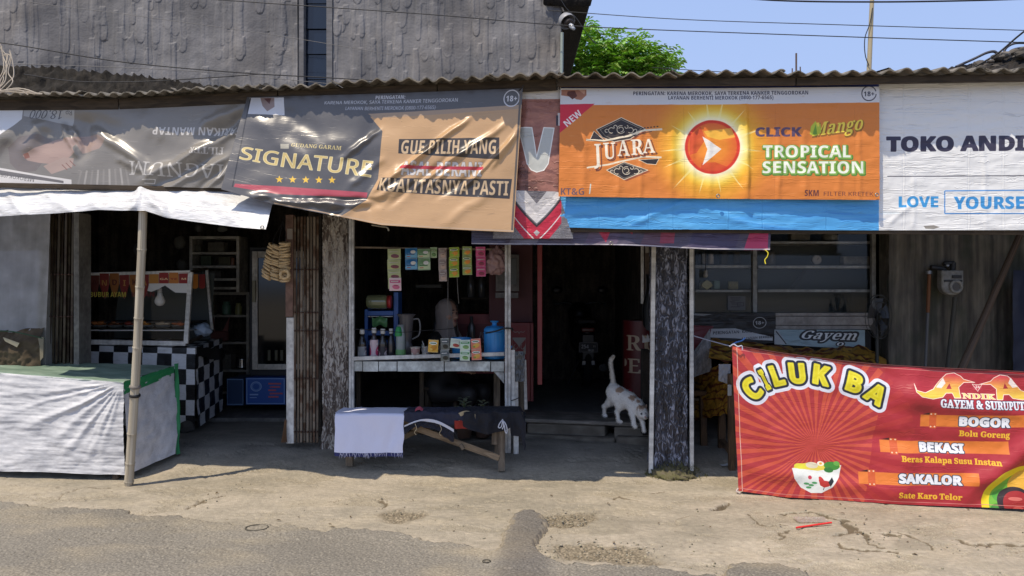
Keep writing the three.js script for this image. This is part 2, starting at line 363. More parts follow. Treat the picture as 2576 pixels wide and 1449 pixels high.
// ---------------------------------------------------------------- grey building behind
{
  const d = 9, b = thing('concrete_building', 'grey plastered building rising behind the corrugated shop roof', 'building');
  const Wt = 2048, Ht = 512;                                // 7.2 m by 1.8 m of plaster with long drips
  const [hc, hg] = canvas(Wt, Ht);
  hg.fillStyle = '#606060'; hg.fillRect(0, 0, Wt, Ht);
  for (let i = 0; i < 520; i++) {
    const x = rr(0, Wt), y = rr(-80, Ht + 60), w = rr(10, 34), L = rr(40, 250), lean = rr(-8, 8), a = rr(0.2, 0.6);
    const up = rnd() < 0.7;
    hg.fillStyle = up ? `rgba(235,235,235,${a})` : `rgba(10,10,10,${a})`;
    hg.beginPath(); hg.moveTo(x - w * 0.3, y - L);
    hg.bezierCurveTo(x - w * 0.5 + lean, y - L * 0.5, x - w * rr(0.4, 0.9), y - w, x - w * 0.4, y - w * 0.2);
    hg.bezierCurveTo(x - w * 0.2, y + w * 0.5, x + w * 0.4, y + w * 0.5, x + w * 0.5, y - w * 0.3);
    hg.bezierCurveTo(x + w * rr(0.4, 0.8), y - w * 1.4, x + w * 0.35 + lean, y - L * 0.5, x + w * 0.3, y - L);
    hg.fill();
  }
  const hd = hg.getImageData(0, 0, Wt, Ht).data, hAt = (i, j) => hd[(j * Wt + i) * 4];
  const plBump = tex(Wt, Ht, (u, v, i, j) => hAt(i, Ht - 1 - j) + 22 * noise(u * 300, v * 80, 3), false);
  const plMap = tex(Wt, Ht, (u, v, i, j) => {
    const h = hAt(i, Ht - 1 - j) / 255, n = fbm(u * 14, v * 4, 4, 4), st = fbm(u * 90, v * 2.5, 6, 3), warm = fbm(u * 10 + 5, v * 2.4, 8, 3);
    let c = mix3([90, 90, 92], [132, 131, 133], clamp(0.4 + h * 0.3 + n * 0.8 + st * 0.4));
    c = mix3(c, [140, 128, 116], clamp(warm * 1.2) * 0.5); c = mix3(c, [70, 70, 74], smooth(0.02, 0.3, fbm(u * 7 + 3, v * 2, 21, 4)) * 0.45);
    if (v < 0.16 + 0.08 * noise(u * 40, 3) && noise(u * 90, v * 40, 12) + noise(u * 25, v * 9, 2) > 0.35) c = mix3(c, [46, 45, 44], 0.7);   // black mould near the roof
    return c;
  });
  const plaster = mat(0xffffff, 0.88, { map: plMap, bumpMap: plBump, bumpScale: 0.012 });
  const y0 = 2.6, y1 = 5.4, xs = [X(-260, d), X(752, d), X(836, d), X(1413, d)];
  const wallPart = (xa, xb) => {
    const g = box(xa, xb, y0, y1, -d - 0.3, -d, 0.01), p = g.attributes.position, n = g.attributes.normal, uv = g.attributes.uv;
    for (let i = 0; i < p.count; i++) if (Math.abs(n.getZ(i)) > 0.5) uv.setXY(i, (p.getX(i) + 6.4) / 7.2, (p.getY(i) - 3.42) / 1.8);
    return g;
  };
  const hs = (x, y) => { const i = clamp(((x + 6.4) / 7.2) * Wt, 1, Wt - 2), j = clamp((1 - (y - 3.42) / 1.8) * Ht, 1, Ht - 2), a = Math.floor(i), c = Math.floor(j), f = i - a, g = j - c; return lerp(lerp(hAt(a, c), hAt(a + 1, c), f), lerp(hAt(a, c + 1), hAt(a + 1, c + 1), f), g) / 255; };
  const face = (xa, xb) => { const g = grid(Math.round((xb - xa) / 0.011), 150, (u, v) => { const x = lerp(xa, xb, u), y = lerp(4.95, 3.45, v); return V(x, y, -d + 0.004 + 0.021 * hs(x, y) + 0.02 * fbm(x * 2.2, y * 2.2, 4)); }), uv = g.attributes.uv, p = g.attributes.position; for (let i = 0; i < p.count; i++) uv.setXY(i, (p.getX(i) + 6.4) / 7.2, (p.getY(i) - 3.42) / 1.8); return g; };
  for (const [a, c] of [[0, 1], [2, 3]]) mesh('wall', [wallPart(xs[a], xs[c]), face(xs[a] + 0.01, xs[c] - 0.012)], plaster, b);
  mesh('wall', box(xs[3] - 0.3, xs[3] - 0.002, y0, y1, -d - 5, -d - 0.305), plaster, b);
  const trim = mat(0xffffff, 0.8, { map: tex(128, 512, (u, v) => { const k = 100 + 34 * fbm(u * 6, v * 20, 2, 4); return [k, k * 1.0, k * 1.03]; }) });
  const w = mesh('window', [pbox(752, -90, 764, 330, d - 0.03, 0.2), pbox(821, -90, 836, 330, d - 0.03, 0.2)], trim, b);
  const blue = phys(0x0b1626, 0.15, { clearcoat: 0.4 });
  for (let k = 0; k < 7; k++) {                            // fixed dark louvres, each tilted a little
    const g = box(X(764, d), X(821, d), 0, 0.3, -0.008, 0, 0.002); g.rotateX(-0.05 - 0.015 * (k % 3)); g.translate(0, Y(215, d) + k * 0.285 - 0.2, -d - 0.06);
    mesh('pane', g, blue, w);
  }
  // roof slab with its broken eave at the corner
  const slab = grid(24, 10, (u, v) => { const x = lerp(X(1366, d), X(1487, d), u), q = 0.05 * fbm(u * 9, v * 3, 6); return V(x + (u > 0.95 ? 0.05 * noise(v * 5, 3) : 0), Y(20 - 16 * Math.max(0, 0.4 - u), d) + 0.36 * (1 - v) + q * 0.7, -d + 0.09 + q - (v > 0.9 ? 0.04 : 0)); });
  mesh('roof', [slab, box(X(1372, d), X(1484, d), Y(18, d) + 0.01, Y(18, d) + 0.36, -d - 5, -d + 0.05, 0.02), box(X(-260, d), X(1366, d), y1 + 0.003, y1 + 0.2, -d - 5, -d + 0.02, 0.02)], mat(0x66605a, 0.95, { map: sootTex, bumpMap: sootTex, bumpScale: 0.03 }), b);
  // rough footing at the left
  const foot = grid(140, 14, (u, v) => { const px = lerp(-220, 660, u), top = poly([[-220, 158], [120, 168], [350, 190], [520, 212], [660, 236]], px), n = 0.05 * fbm(u * 50, v * 5, 3) + 0.02 * noise(u * 150, v * 14); const q = P(px, top + v * 90, d - 0.1 - 0.25 * v); q.y += n; q.z += n * 1.4; return q; });
  mesh('footing', foot, mat(0x6a655e, 0.95, { map: rep(sootTex, 6, 1), bumpMap: rep(sootTex, 6, 1), bumpScale: 0.03 }), b);
  mesh('conduit', rod(P(1412, 250, d - 0.03), P(1414, 82, d - 0.03), 0.018), mat(0x8b9792, 0.6), b);
  settle(b);
}
// lamp on the corner
{
  const d = 8.75, t = thing('wall_lamp', 'grey dome floodlight hung at the corner of the plastered building', 'lamp');
  const dir = V(0.42, -0.7, 0.55).normalize(), q = new THREE.Quaternion().setFromUnitVectors(V(0, -1, 0), dir), c = P(1425, 52, d);
  const pl = (g) => { g.applyQuaternion(q); return g.translate(c.x, c.y, c.z); };
  mesh('shade', pl(lathe([[0.0, 0.075], [0.035, 0.072], [0.07, 0.05], [0.088, 0.01], [0.09, -0.03], [0.084, -0.03], [0.08, 0.0], [0.06, 0.04], [0, 0.06]], 24)), mat(0x8b8d92, 0.5), t);
  mesh('socket', pl(lathe([[0, 0.03], [0.05, 0.0], [0.056, -0.05], [0.045, -0.08], [0, -0.08]], 20)), mat(0x2d231e, 0.6), t);
  mesh('bulb', pl(lathe([[0, -0.08], [0.024, -0.085], [0.026, -0.13], [0.018, -0.14], [0.018, -0.17], [0, -0.175]], 16)), phys(0xa7acb4, 0.2), t);
  mesh('bracket', tube([P(1412, 20, 9), P(1416, 24, d + 0.05), P(1420, 34, d)], 0.012, 12), darkCable, t);
  settle(t);
}
// ---------------------------------------------------------------- corrugated roof
const eave = [[-900, 246], [-90, 239], [0, 240], [300, 236], [600, 221], [1000, 204], [1400, 187], [1700, 186], [2100, 183], [2400, 179], [2700, 172], [3300, 165]];
{
  const r = thing('corrugated_roof', 'weathered grey corrugated sheet roof running along the shop fronts', 'roof');
  const cement = tex(512, 512, (u, v) => { const a = fbm(u * 8, v * 6, 1, 4), b = fbm(u * 40, v * 30, 2, 3); let c = mix3([80, 75, 67], [132, 126, 115], clamp(0.5 + a + b * 0.6)); if (a + b * 0.7 < -0.28) c = mix3(c, [52, 50, 42], 0.7); return c; });
  const m = mat(0xffffff, 0.92, { map: cement, bumpMap: cement, bumpScale: 0.006, side: THREE.DoubleSide });
  const cuts = [-900, -640, -380, -120, 190, 430, 638, 832, 1033, 1230, 1405, 1690, 1962, 2235, 2480, 2700, 2960, 3220];
  for (let k = 0; k < cuts.length - 1; k++) {
    const a = cuts[k], b = cuts[k + 1] + 14, mid = (a + b) / 2, pitch = mid < 640 ? 32 : mid < 1400 ? 39 : 46, waves = (b - a) / pitch, nx = Math.round(waves * 10);
    const lift = (k % 2) * 0.012 + rr(0, 0.006), amp = S(pitch * 0.12, FR(mid)), fwd = rr(-0.03, 0.03), L = 5.35, tilt = rr(-0.005, 0.005);
    const P0 = (u) => { const px = lerp(a, b, u), d = FR(px) + 0.02 + fwd; return P(px, poly(eave, px), d); };
    const surf = (u, s, dy) => { const p = P0(u), w = Math.cos(u * waves * 2 * Math.PI); p.y += amp * w + lift + dy + s * 0.13 + tilt * u + 0.003 * noise(u * waves * 3, k * 3.1); p.z -= s + 0.012 * noise(u * waves * 4, k + 40); return p; };
    const bits = [];
    for (const dy of [0, -0.009]) bits.push(grid(nx, 6, (u, v) => surf(u, v * L, dy)));
    bits.push(grid(nx, 1, (u, v) => surf(u, 0, -0.009 * v)));
    for (const g of bits) { const p = g.attributes.position, uv = g.attributes.uv; for (let i = 0; i < p.count; i++) uv.setXY(i, p.getX(i) * 0.9, (p.getZ(i) + p.getY(i)) * 0.9); }
    mesh('roof_sheet', bits, m, r);
  }
  settle(r);
  // timber under the edge
  const beam = thing('eave_beam', 'dark brown timber boards fixed under the edge of the corrugated roof', 'beam');
  for (const [a, b] of [[-120, 300], [302, 700], [702, 1100], [1102, 1400]]) {
    const f = (px, dy) => P(px, poly(eave, px) + dy, FR(px) + 0.18);
    mesh('board', bar(f(a, 26), f(b, 26), 0.08, 0.03), darkWood, beam);
  }
  for (const [a, b] of [[1402, 2000], [2002, 2700]]) mesh('board', bar(P(a, poly(eave, a) + 22, FR(a) + 0.12), P(b, poly(eave, b) + 22, FR(b) + 0.12), 0.05, 0.03), darkWood, beam);
  settle(beam);
}
// ---------------------------------------------------------------- shop building: walls, partitions, floors
{
  const s = thing('shop_building', 'low row of open shops with sooty walls under the corrugated roof', 'building');
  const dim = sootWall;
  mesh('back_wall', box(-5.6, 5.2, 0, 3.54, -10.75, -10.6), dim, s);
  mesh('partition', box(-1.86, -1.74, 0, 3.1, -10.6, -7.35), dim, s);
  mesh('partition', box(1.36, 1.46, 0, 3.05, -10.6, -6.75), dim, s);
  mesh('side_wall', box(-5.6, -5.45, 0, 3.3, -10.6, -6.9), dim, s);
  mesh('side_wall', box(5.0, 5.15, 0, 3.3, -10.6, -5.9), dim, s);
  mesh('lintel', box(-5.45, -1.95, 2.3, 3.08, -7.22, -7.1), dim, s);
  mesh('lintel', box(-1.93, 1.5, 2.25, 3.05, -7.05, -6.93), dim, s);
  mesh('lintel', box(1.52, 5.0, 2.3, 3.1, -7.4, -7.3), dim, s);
  settle(s);
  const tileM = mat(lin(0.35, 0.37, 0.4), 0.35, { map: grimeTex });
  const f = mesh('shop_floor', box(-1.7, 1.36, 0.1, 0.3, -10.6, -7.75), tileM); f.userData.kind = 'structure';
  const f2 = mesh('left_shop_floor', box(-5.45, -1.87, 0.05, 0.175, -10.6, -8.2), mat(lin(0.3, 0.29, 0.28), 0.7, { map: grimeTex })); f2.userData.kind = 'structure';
}
// ---------------------------------------------------------------- tree beyond the roof
{
  const d = 13.5, t = thing('leafy_tree', 'bright green leafy tree showing above the roof beside the grey building', 'tree');
  const base = V(X(1530, d), 0, -d), bark = mat(0x4b4034, 0.9), L = [];
  mesh('trunk', rod(base.clone(), V(base.x, 3.6, -d), 0.14, 0.09), bark, t);
  const blobs = [[1450, 150, 0.55], [1500, 128, 0.5], [1452, 104, 0.34], [1485, 100, 0.3], [1550, 165, 0.5], [1545, 140, 0.36], [1590, 150, 0.5], [1635, 142, 0.3], [1652, 162, 0.34], [1610, 190, 0.5], [1520, 190, 0.7], [1440, 195, 0.6], [1590, 215, 0.6], [1385, 150, 0.6], [1400, 120, 0.3], [1570, 158, 0.45], [1470, 140, 0.5], [1615, 168, 0.45]];
  const limbs = [];
  const leaf = (o, dir, w, l) => {                        // one leaf: two bent triangles each side of the midrib
    const side = V(dir.z, 0.1, -dir.x).normalize().multiplyScalar(w), up = V(0, 1, 0), mid = o.clone().addScaledVector(dir, l * 0.5).addScaledVector(up, 0.012), tip = o.clone().addScaledVector(dir, l).addScaledVector(up, -0.02);
    L.push(o, mid.clone().add(side), tip, o, tip, mid.clone().sub(side));
  };
  for (const [px, py, r] of blobs) {
    const c = P(px, py, d + rr(-0.4, 0.4));
    limbs.push(rod(V(base.x + rr(-0.05, 0.05), 3.3, -d), c, 0.05, 0.012, 6));
    const tw = Math.round(74 * (r / 0.5) ** 2);
    for (let k = 0; k < tw; k++) {
      const th = rr(0, 6.283), ph = Math.acos(rr(-1, 1)), q = r * Math.cbrt(rr(0.25, 1.1)) * (rnd() < 0.12 ? 1.25 : 1), dir = V(Math.sin(ph) * Math.cos(th), Math.cos(ph) * 0.8, Math.sin(ph) * Math.sin(th)), o = c.clone().addScaledVector(dir, q);
      const axis = V(dir.x + rr(-0.6, 0.6), rr(-0.35, 0.35), dir.z + rr(-0.6, 0.6)).normalize();
      const n = 3 + Math.floor(rnd() * 3);
      for (let i = 0; i < n; i++) for (const s of [-1, 1]) {
        const p = o.clone().addScaledVector(axis, i * 0.055), dd = axis.clone().multiplyScalar(0.7).add(V(axis.z * s, rr(-0.3, 0.1), -axis.x * s)).normalize();
        leaf(p, dd, rr(0.022, 0.034), rr(0.08, 0.13));
      }
    }
  }
  const g = new THREE.BufferGeometry().setFromPoints(L), col = [];
  for (let i = 0; i < L.length; i += 6) { const k = rr(0.3, 1.35), y = rr(0, 1); for (let j = 0; j < 6; j++) col.push(0.23 * k + 0.12 * y, 0.48 * k + 0.1 * y, 0.05 * k); }
  g.setAttribute('color', new THREE.Float32BufferAttribute(col, 3)); g.computeVertexNormals();
  mesh('limb', limbs, bark, t);
  tag(mesh('crown', g, phys(0xffffff, 0.55, { vertexColors: true, side: THREE.DoubleSide, transmission: 0.45, thickness: 0 }), t), null, null, null, 'stuff');
  settle(t);
}
// ---------------------------------------------------------------- poles and wires against the sky
{
  const d = 12, t = thing('antenna_pole', 'pale bamboo mast standing behind the roof with a loose cable beside it', 'pole');
  mesh('mast', rod(P(2184, 230, d), P(2196, -60, d), 0.036, 0.03), mat(0xa89c80, 0.7), t);
  mesh('cable', tube([P(2195, 20, d - 0.05), P(2188, 60, d - 0.05), P(2176, 95, d - 0.04), P(2177, 140, d - 0.04), P(2186, 165, d - 0.05)], 0.007, 30), darkCable, t);
  settle(t);
  const e = thing('iron_rods', 'thin rusty iron rods sticking up behind the roof', 'rods');
  mesh('rod', rod(P(2003, 195, 16), P(2003, 134, 16), 0.018), mat(0x5a4a44, 0.8), e);
  mesh('rod', rod(P(1993, 195, 16), P(1993, 172, 16), 0.012), mat(0x5a4a44, 0.8), e);
  mesh('rod', rod(P(2014, 195, 16), P(2013, 168, 16), 0.012), mat(0x5a4a44, 0.8), e);
  settle(e);
  const wire = (label, pts, r, m = darkCable) => solo('overhead_wire', tube(pts.map(([x, y, q]) => P(x, y, q)), r, 60, 5), m, label, 'wire');
  wire('upper of the two thin wires crossing the open sky', [[1380, 26, 8.8], [1700, 48, 8.4], [2100, 62, 8], [2700, 80, 7.6]], 0.0042);
  wire('lower wire crossing the sky and the face of the grey building', [[440, -8, 8.4], [700, 10, 8.3], [1100, 38, 8.3], [1420, 64, 8.3], [2000, 88, 8], [2700, 111, 7.6]], 0.0052);
  wire('thick black cable sagging along the top edge of the sky', [[1760, -14, 7], [1950, 1, 7], [2200, 5, 7], [2500, 0, 7], [2700, -8, 7]], 0.008);
  wire('short wire low behind the tree just above the roof', [[1640, 170, 12.6], [1800, 180, 12.6], [1930, 186, 12.6]], 0.006);
  wire('dark cable slanting down the left of the grey wall to the window', [[-60, 100, 7.4], [40, 113, 7.4], [300, 155, 7.6], [620, 184, 7.8], [830, 196, 8], [1100, 212, 8.2]], 0.0055);
  wire('thin cable crossing low on the grey wall above the roof at left', [[-60, 158, 7.2], [200, 166, 7.3], [500, 180, 7.5], [760, 204, 7.7], [900, 218, 7.8]], 0.003, paleCable);
  wire('faint pale wire sloping across the top left of the grey wall', [[-60, -30, 8], [60, 2, 8], [300, 34, 8.2], [700, 90, 8.5], [1000, 140, 8.7]], 0.0028, paleCable);
  wire('slack cable hanging just over the roof edge at far left', [[60, 187, 6.6], [180, 204, 6.7], [330, 206, 6.8], [520, 196, 6.9], [660, 186, 7]], 0.0045);
  wire('pair of looped wires dropping past the dome floodlight', [[1408, -6, 8.5], [1424, 20, 8.5], [1450, 46, 8.5], [1466, 70, 8.5], [1482, 92, 8.6], [1500, 110, 9]], 0.0045);
  wire('straight black cable rising at the far right above the rubble ridge', [[2440, 175, 7.6], [2510, 134, 7.5], [2560, 92, 7.4], [2640, 30, 7.2]], 0.009);
  const tg = [];
  for (let k = 0; k < 7; k++) { const x = rr(8, 30); tg.push(tube([P(x + rr(-20, 0), 110 + k * 5, 6.0), P(x, 135 + rr(-10, 10), 6.0), P(x + rr(-14, 10), 180 + rr(-10, 15), 5.98), P(x + rr(-25, 5), 205, 5.96), P(x + rr(-40, -5), 228 + rr(-5, 8), 5.94)], 0.0042, 30, 5)); }
  for (let k = 0; k < 5; k++) tg.push(tube([P(rr(-20, 20), 232 + rr(-4, 4), 5.9), P(rr(30, 60), 226 + rr(-4, 6), 5.9), P(rr(70, 120), 234 + rr(-5, 5), 5.9)], 0.004, 20, 5));
  solo('wire_tangle', tg, mat(0xb0a697, 0.9), 'tangle of old pale string and wire tied at the left end of the roof', 'wires');
}
// ridge of rubble and tiles at the far right
{
  const t = thing('neighbour_roof', 'dark rough tiled ridge of the house rising at the far right', 'roof'), d = 8;
  const top = [[2340, 180], [2390, 170], [2440, 160], [2480, 152], [2520, 143], [2560, 133], [2700, 112]];
  const g = grid(90, 16, (u, v) => { const px = lerp(2340, 2700, u), n = fbm(u * 30, v * 6, 3); const q = P(px, lerp(poly(top, px), 215, v) - 9 * n, d - 0.9 * v); q.z += 0.05 * n; return q; });
  mesh('roof_slope', g, mat(0x6e6459, 0.95, { map: rep(sootTex, 3), bumpMap: rep(sootTex, 3), bumpScale: 0.04 }), t);
  for (let k = 0; k < 34; k++) {
    const px = rr(2440, 2600), g2 = new THREE.IcosahedronGeometry(rr(0.02, 0.05), 1), p = g2.attributes.position;
    for (let i = 0; i < p.count; i++) { const q = 1 + 0.35 * noise3(p.getX(i) * 30, p.getY(i) * 30, k); p.setXYZ(i, p.getX(i) * q * 1.3, p.getY(i) * q * 0.8, p.getZ(i) * q); }
    g2.computeVertexNormals(); const c = P(px, poly(top, px) + rr(-4, 22), d - rr(0, 0.3)); g2.translate(c.x, c.y, c.z);
    mesh('stone', g2, mat(lin(0.09, 0.08, 0.068).multiplyScalar(rr(0.6, 1.7)), 0.95), t);
  }
  mesh('bent_pipe', tube([P(2405, 168, d - 0.1), P(2450, 148, d - 0.1), P(2485, 132, d - 0.1), P(2502, 130, d - 0.1), P(2512, 138, d - 0.1)], 0.014, 30), mat(0x3d3d44, 0.5), t);
  mesh('bent_pipe', tube([P(2522, 142, d - 0.1), P(2530, 122, d - 0.1), P(2550, 110, d - 0.1), P(2580, 108, d - 0.1), P(2640, 112, d - 0.1)], 0.012, 30), mat(0x3d3d44, 0.5), t);
  mesh('bent_pipe', tube([P(2532, 144, d - 0.15), P(2540, 130, d - 0.15), P(2560, 122, d - 0.15), P(2640, 120, d - 0.15)], 0.012, 30), mat(0x3d3d44, 0.5), t);
  settle(t);
}

// ---------------------------------------------------------------- printed banners
class Banner {                                               // outline by its upper and lower edge; print is placed by where it sits on the cloth
  constructor(top, bot, k = 1.5) {
    Object.assign(this, { top, bot });
    const w = Math.max(top[top.length - 1][0] - top[0][0], bot[bot.length - 1][0] - bot[0][0]), m = top[0], n = bot[0], m2 = top[top.length - 1], n2 = bot[bot.length - 1];
    this.W = Math.min(2048, Math.round(w * k)); this.H = Math.round(Math.max(n[1] - m[1], n2[1] - m2[1]) * k);
    [this.c, this.g] = canvas(this.W, this.H);
    this.g.lineJoin = 'round';
  }
  edge(e, u) { const x = lerp(e[0][0], e[e.length - 1][0], u); return [x, poly(e, x)]; }
  at(u, v) { const a = this.edge(this.top, u), b = this.edge(this.bot, u); return [lerp(a[0], b[0], v), lerp(a[1], b[1], v)]; }
  inv(x, y) {
    let u = 0.5, v = 0.5;
    for (let i = 0; i < 12; i++) {
      const p = this.at(u, v), e = 1e-3, pu = this.at(u + e, v), pv = this.at(u, v + e), a = (pu[0] - p[0]) / e, b = (pv[0] - p[0]) / e, c = (pu[1] - p[1]) / e, d = (pv[1] - p[1]) / e, D = a * d - b * c, rx = x - p[0], ry = y - p[1];
      u += (d * rx - b * ry) / D; v += (a * ry - c * rx) / D;
      u = clamp(u, -0.3, 1.3); v = clamp(v, -0.3, 1.3);
    }
    return [u * this.W, v * this.H];
  }
  path(pts, close = true) { this.g.beginPath(); pts.forEach((p, i) => { const q = this.inv(...p); i ? this.g.lineTo(...q) : this.g.moveTo(...q); }); if (close) this.g.closePath(); }
  fill(pts, s) { this.path(pts); this.g.fillStyle = s; this.g.fill(); }
  line(pts, s, w) { this.path(pts, false); this.g.strokeStyle = s; this.g.lineWidth = w * this.k(); this.g.stroke(); }
  k() { return this.W / Math.abs(this.edge(this.top, 1)[0] - this.edge(this.top, 0)[0]); }
  blob(x, y, rx, ry, s) { const q = this.inv(x, y), k = this.k(); this.g.beginPath(); this.g.ellipse(q[0], q[1], rx * k, ry * k, 0, 0, 7); this.g.fillStyle = s; this.g.fill(); }
  // text with its middle at x, y, w wide and h (capitals) high
  text(str, x, y, w, h, o = {}) {
    const g = this.g, q = this.inv(x, y), k = this.k(), fs = 100;
    g.save(); g.translate(...q); g.rotate(o.turn ?? 0);
    if (o.skew) g.transform(1, 0, o.skew, 1, 0, 0);
    g.font = `${o.style ?? 'bold'} ${fs}px ${o.font ?? 'sans-serif'}`; g.textAlign = 'center'; g.textBaseline = 'alphabetic';
    const tw = g.measureText(str).width;
    const sy = h * k / (fs * 0.715); g.scale(w ? w * k / tw : sy, sy);
    const yy = fs * 0.357;
    for (const [s, lw, dx = 0, dy = 0] of o.strokes ?? []) { g.strokeStyle = s; g.lineWidth = lw; g.strokeText(str, dx, yy + dy); }
    if (o.fill !== null) { g.fillStyle = o.fill ?? '#fff'; g.fillText(str, o.dx ?? 0, yy); }
    g.restore();
  }
  wear(n, dark, light) {                                      // rub marks and dust specks with their own outlines
    const g = this.g;
    for (let i = 0; i < n; i++) { g.fillStyle = rnd() < 0.5 ? `rgba(${dark},${rr(0.03, 0.14)})` : `rgba(${light},${rr(0.03, 0.14)})`; g.beginPath(); g.ellipse(rr(0, this.W), rr(0, this.H), rr(1, 26), rr(0.6, 3), rr(-0.3, 0.3), 0, 7); g.fill(); }
  }
  sheet(nx, ny, depth, bend) {
    return grid(nx, ny, (u, v) => { const [x, y] = this.at(u, v), q = P(x, y, depth(x, y, u, v)); q.z += bend ? bend(x, y, u, v) : 0; return q; });
  }
}
const ridges = (list) => (x, y) => {                         // folds: [x0, y0, x1, y1, width, height, lopsided]
  let s = 0;
  for (const [a, b, c, d, w, h, k = 0] of list) {
    const dx = c - a, dy = d - b, L = Math.hypot(dx, dy), t = ((x - a) * dx + (y - b) * dy) / (L * L), q = ((x - a) * dy - (y - b) * dx) / L + w * 0.5 * noise(t * 4, a);
    const e = smooth(-0.25, 0.2, t) * (1 - smooth(0.8, 1.25, t)), ww = q > 0 ? w * (1 + k) : w * (1 - k);
    s += h * e * Math.exp(-((q / ww) ** 2));
  }
  return s;
};
const creases = (W, H, n, vert) => {                        // height of the fine horizontal cockles and hard vertical folds of glued vinyl
  const [c, g] = canvas(W, H);
  g.fillStyle = '#808080'; g.fillRect(0, 0, W, H);
  for (let i = 0; i < n; i++) {
    const x = rr(-50, W), y = rr(0, H), L = rr(20, 190), a = rr(0.15, 0.6), up = rnd() < 0.5;
    g.strokeStyle = up ? `rgba(255,255,255,${a})` : `rgba(0,0,0,${a})`; g.lineWidth = rr(1, 3.4);
    g.beginPath(); g.moveTo(x, y);
    for (let t = 0; t < 6; t++) g.lineTo(x + (t + 1) * L / 6, y + 7 * noise(x + t * 0.7, y) + (t - 3) * rr(-1.2, 1.2));
    g.stroke();
  }
  for (const x of vert) { g.strokeStyle = 'rgba(255,255,255,0.4)'; g.lineWidth = 4; g.beginPath(); g.moveTo(x * W, 0); for (let y = 0; y < H; y += 24) g.lineTo(x * W + rr(-2, 2), y); g.stroke(); g.strokeStyle = 'rgba(0,0,0,0.35)'; g.lineWidth = 3; g.beginPath(); g.moveTo(x * W + 5, 0); g.lineTo(x * W + 5, H); g.stroke(); }
  const d = g.getImageData(0, 0, W, H).data;
  return tex(W, H, (u, v, i, j) => d[((H - 1 - j) * W + i) * 4] + 14 * noise(u * 40, v * 40), false);
};
const vinyl = (b, roughness, bump, bumpScale, more = {}) => phys(0xffffff, roughness, { map: ctex(b.c), bumpMap: bump, bumpScale, side: THREE.DoubleSide, ...more });
const eyelet = (x, y, d) => { const q = P(x, y, d), g = new THREE.TorusGeometry(0.011, 0.004, 6, 14); return g.translate(q.x, q.y, q.z + 0.004); };
const brass = mat(0x9a968c, 0.35, { metalness: 0.8 });
const bumpA = creases(1024, 512, 500, [0.13, 0.29, 0.37, 0.55, 0.66, 0.87]), bumpB = creases(1024, 512, 240, []);
const WARN = 'KARENA MEROKOK, SAYA TERKENA KANKER TENGGOROKAN', CALL = 'LAYANAN BERHENTI MEROKOK (0800-177-6565)';

// wide blue and white shop name banner at the right
{
  const b = new Banner([[1405, 203], [2640, 196]], [[1405, 571], [1600, 577], [2100, 579], [2640, 579]], 1.5), g = b.g;
  b.fill([[1300, 150], [2213, 150], [2213, 650], [1300, 650]], '#4d9fdc');
  b.fill([[1300, 150], [2213, 150], [2213, 230], [1300, 230]], '#2b3f92');
  b.fill([[2213, 150], [2800, 150], [2800, 650], [2213, 650]], '#dfe1e2');
  for (let i = 0; i < 60; i++) { g.fillStyle = `rgba(${rnd() < 0.5 ? '120,190,235' : '40,110,190'},${rr(0.08, 0.25)})`; const q = b.inv(rr(1405, 2200), rr(490, 580)); g.beginPath(); g.ellipse(q[0], q[1], rr(20, 120), rr(2, 10), rr(-0.1, 0.1), 0, 7); g.fill(); }
  b.text('TOKO ANDIKA', 2445, 361, 425, 35, { fill: '#38364c', strokes: [['#38364c', 8]] });
  b.line([[2234, 443], [2800, 443]], '#474653', 2.2);
  b.text('LOVE', 2312, 508, 104, 26, { fill: '#3f97d6', strokes: [['#3f97d6', 4]] });
  b.text('YOURSELF', 2514, 510, 226, 30, { fill: '#3d8fcf', strokes: [['#3d8fcf', 4]] });
  b.line([[2378, 480], [2800, 478]], '#3f86cf', 2.6); b.line([[2378, 480], [2378, 537]], '#3f86cf', 2.6); b.line([[2378, 537], [2800, 538]], '#3f86cf', 2.6);
  b.fill([[2325, 568], [2350, 566], [2366, 571], [2350, 576], [2330, 575]], '#8a8680');
  b.wear(420, '90,92,100', '255,255,255');
  const fold = ridges([[1420, 540, 1640, 500, 12, 0.01], [1600, 560, 1720, 505, 8, 0.009], [1750, 520, 1900, 570, 9, 0.008], [2240, 560, 2300, 510, 7, 0.006], [2300, 440, 2300, 570, 4, 0.006], [2000, 520, 2180, 530, 10, 0.006], [2470, 300, 2480, 560, 4, 0.006]]);
  const m = vinyl(b, 0.55, rep(bumpA, 1.6, 1.1), 0.006);
  const t = thing('shop_name_banner', 'long blue and white vinyl shop name banner with dark capital lettering at right', 'banner');
  mesh('banner_cloth', b.sheet(300, 90, (x) => FB(x) + 0.02, (x, y) => fold(x, y) + 0.008 * fbm(x / 60, y / 22, 5) + 0.012 * Math.sin(x / 130)), m, t);
  mesh('hem_batten', bar(P(1410, 578, 5.68), P(2640, 586, 5.68), 0.03, 0.025), darkWood, t);
  settle(t);
}
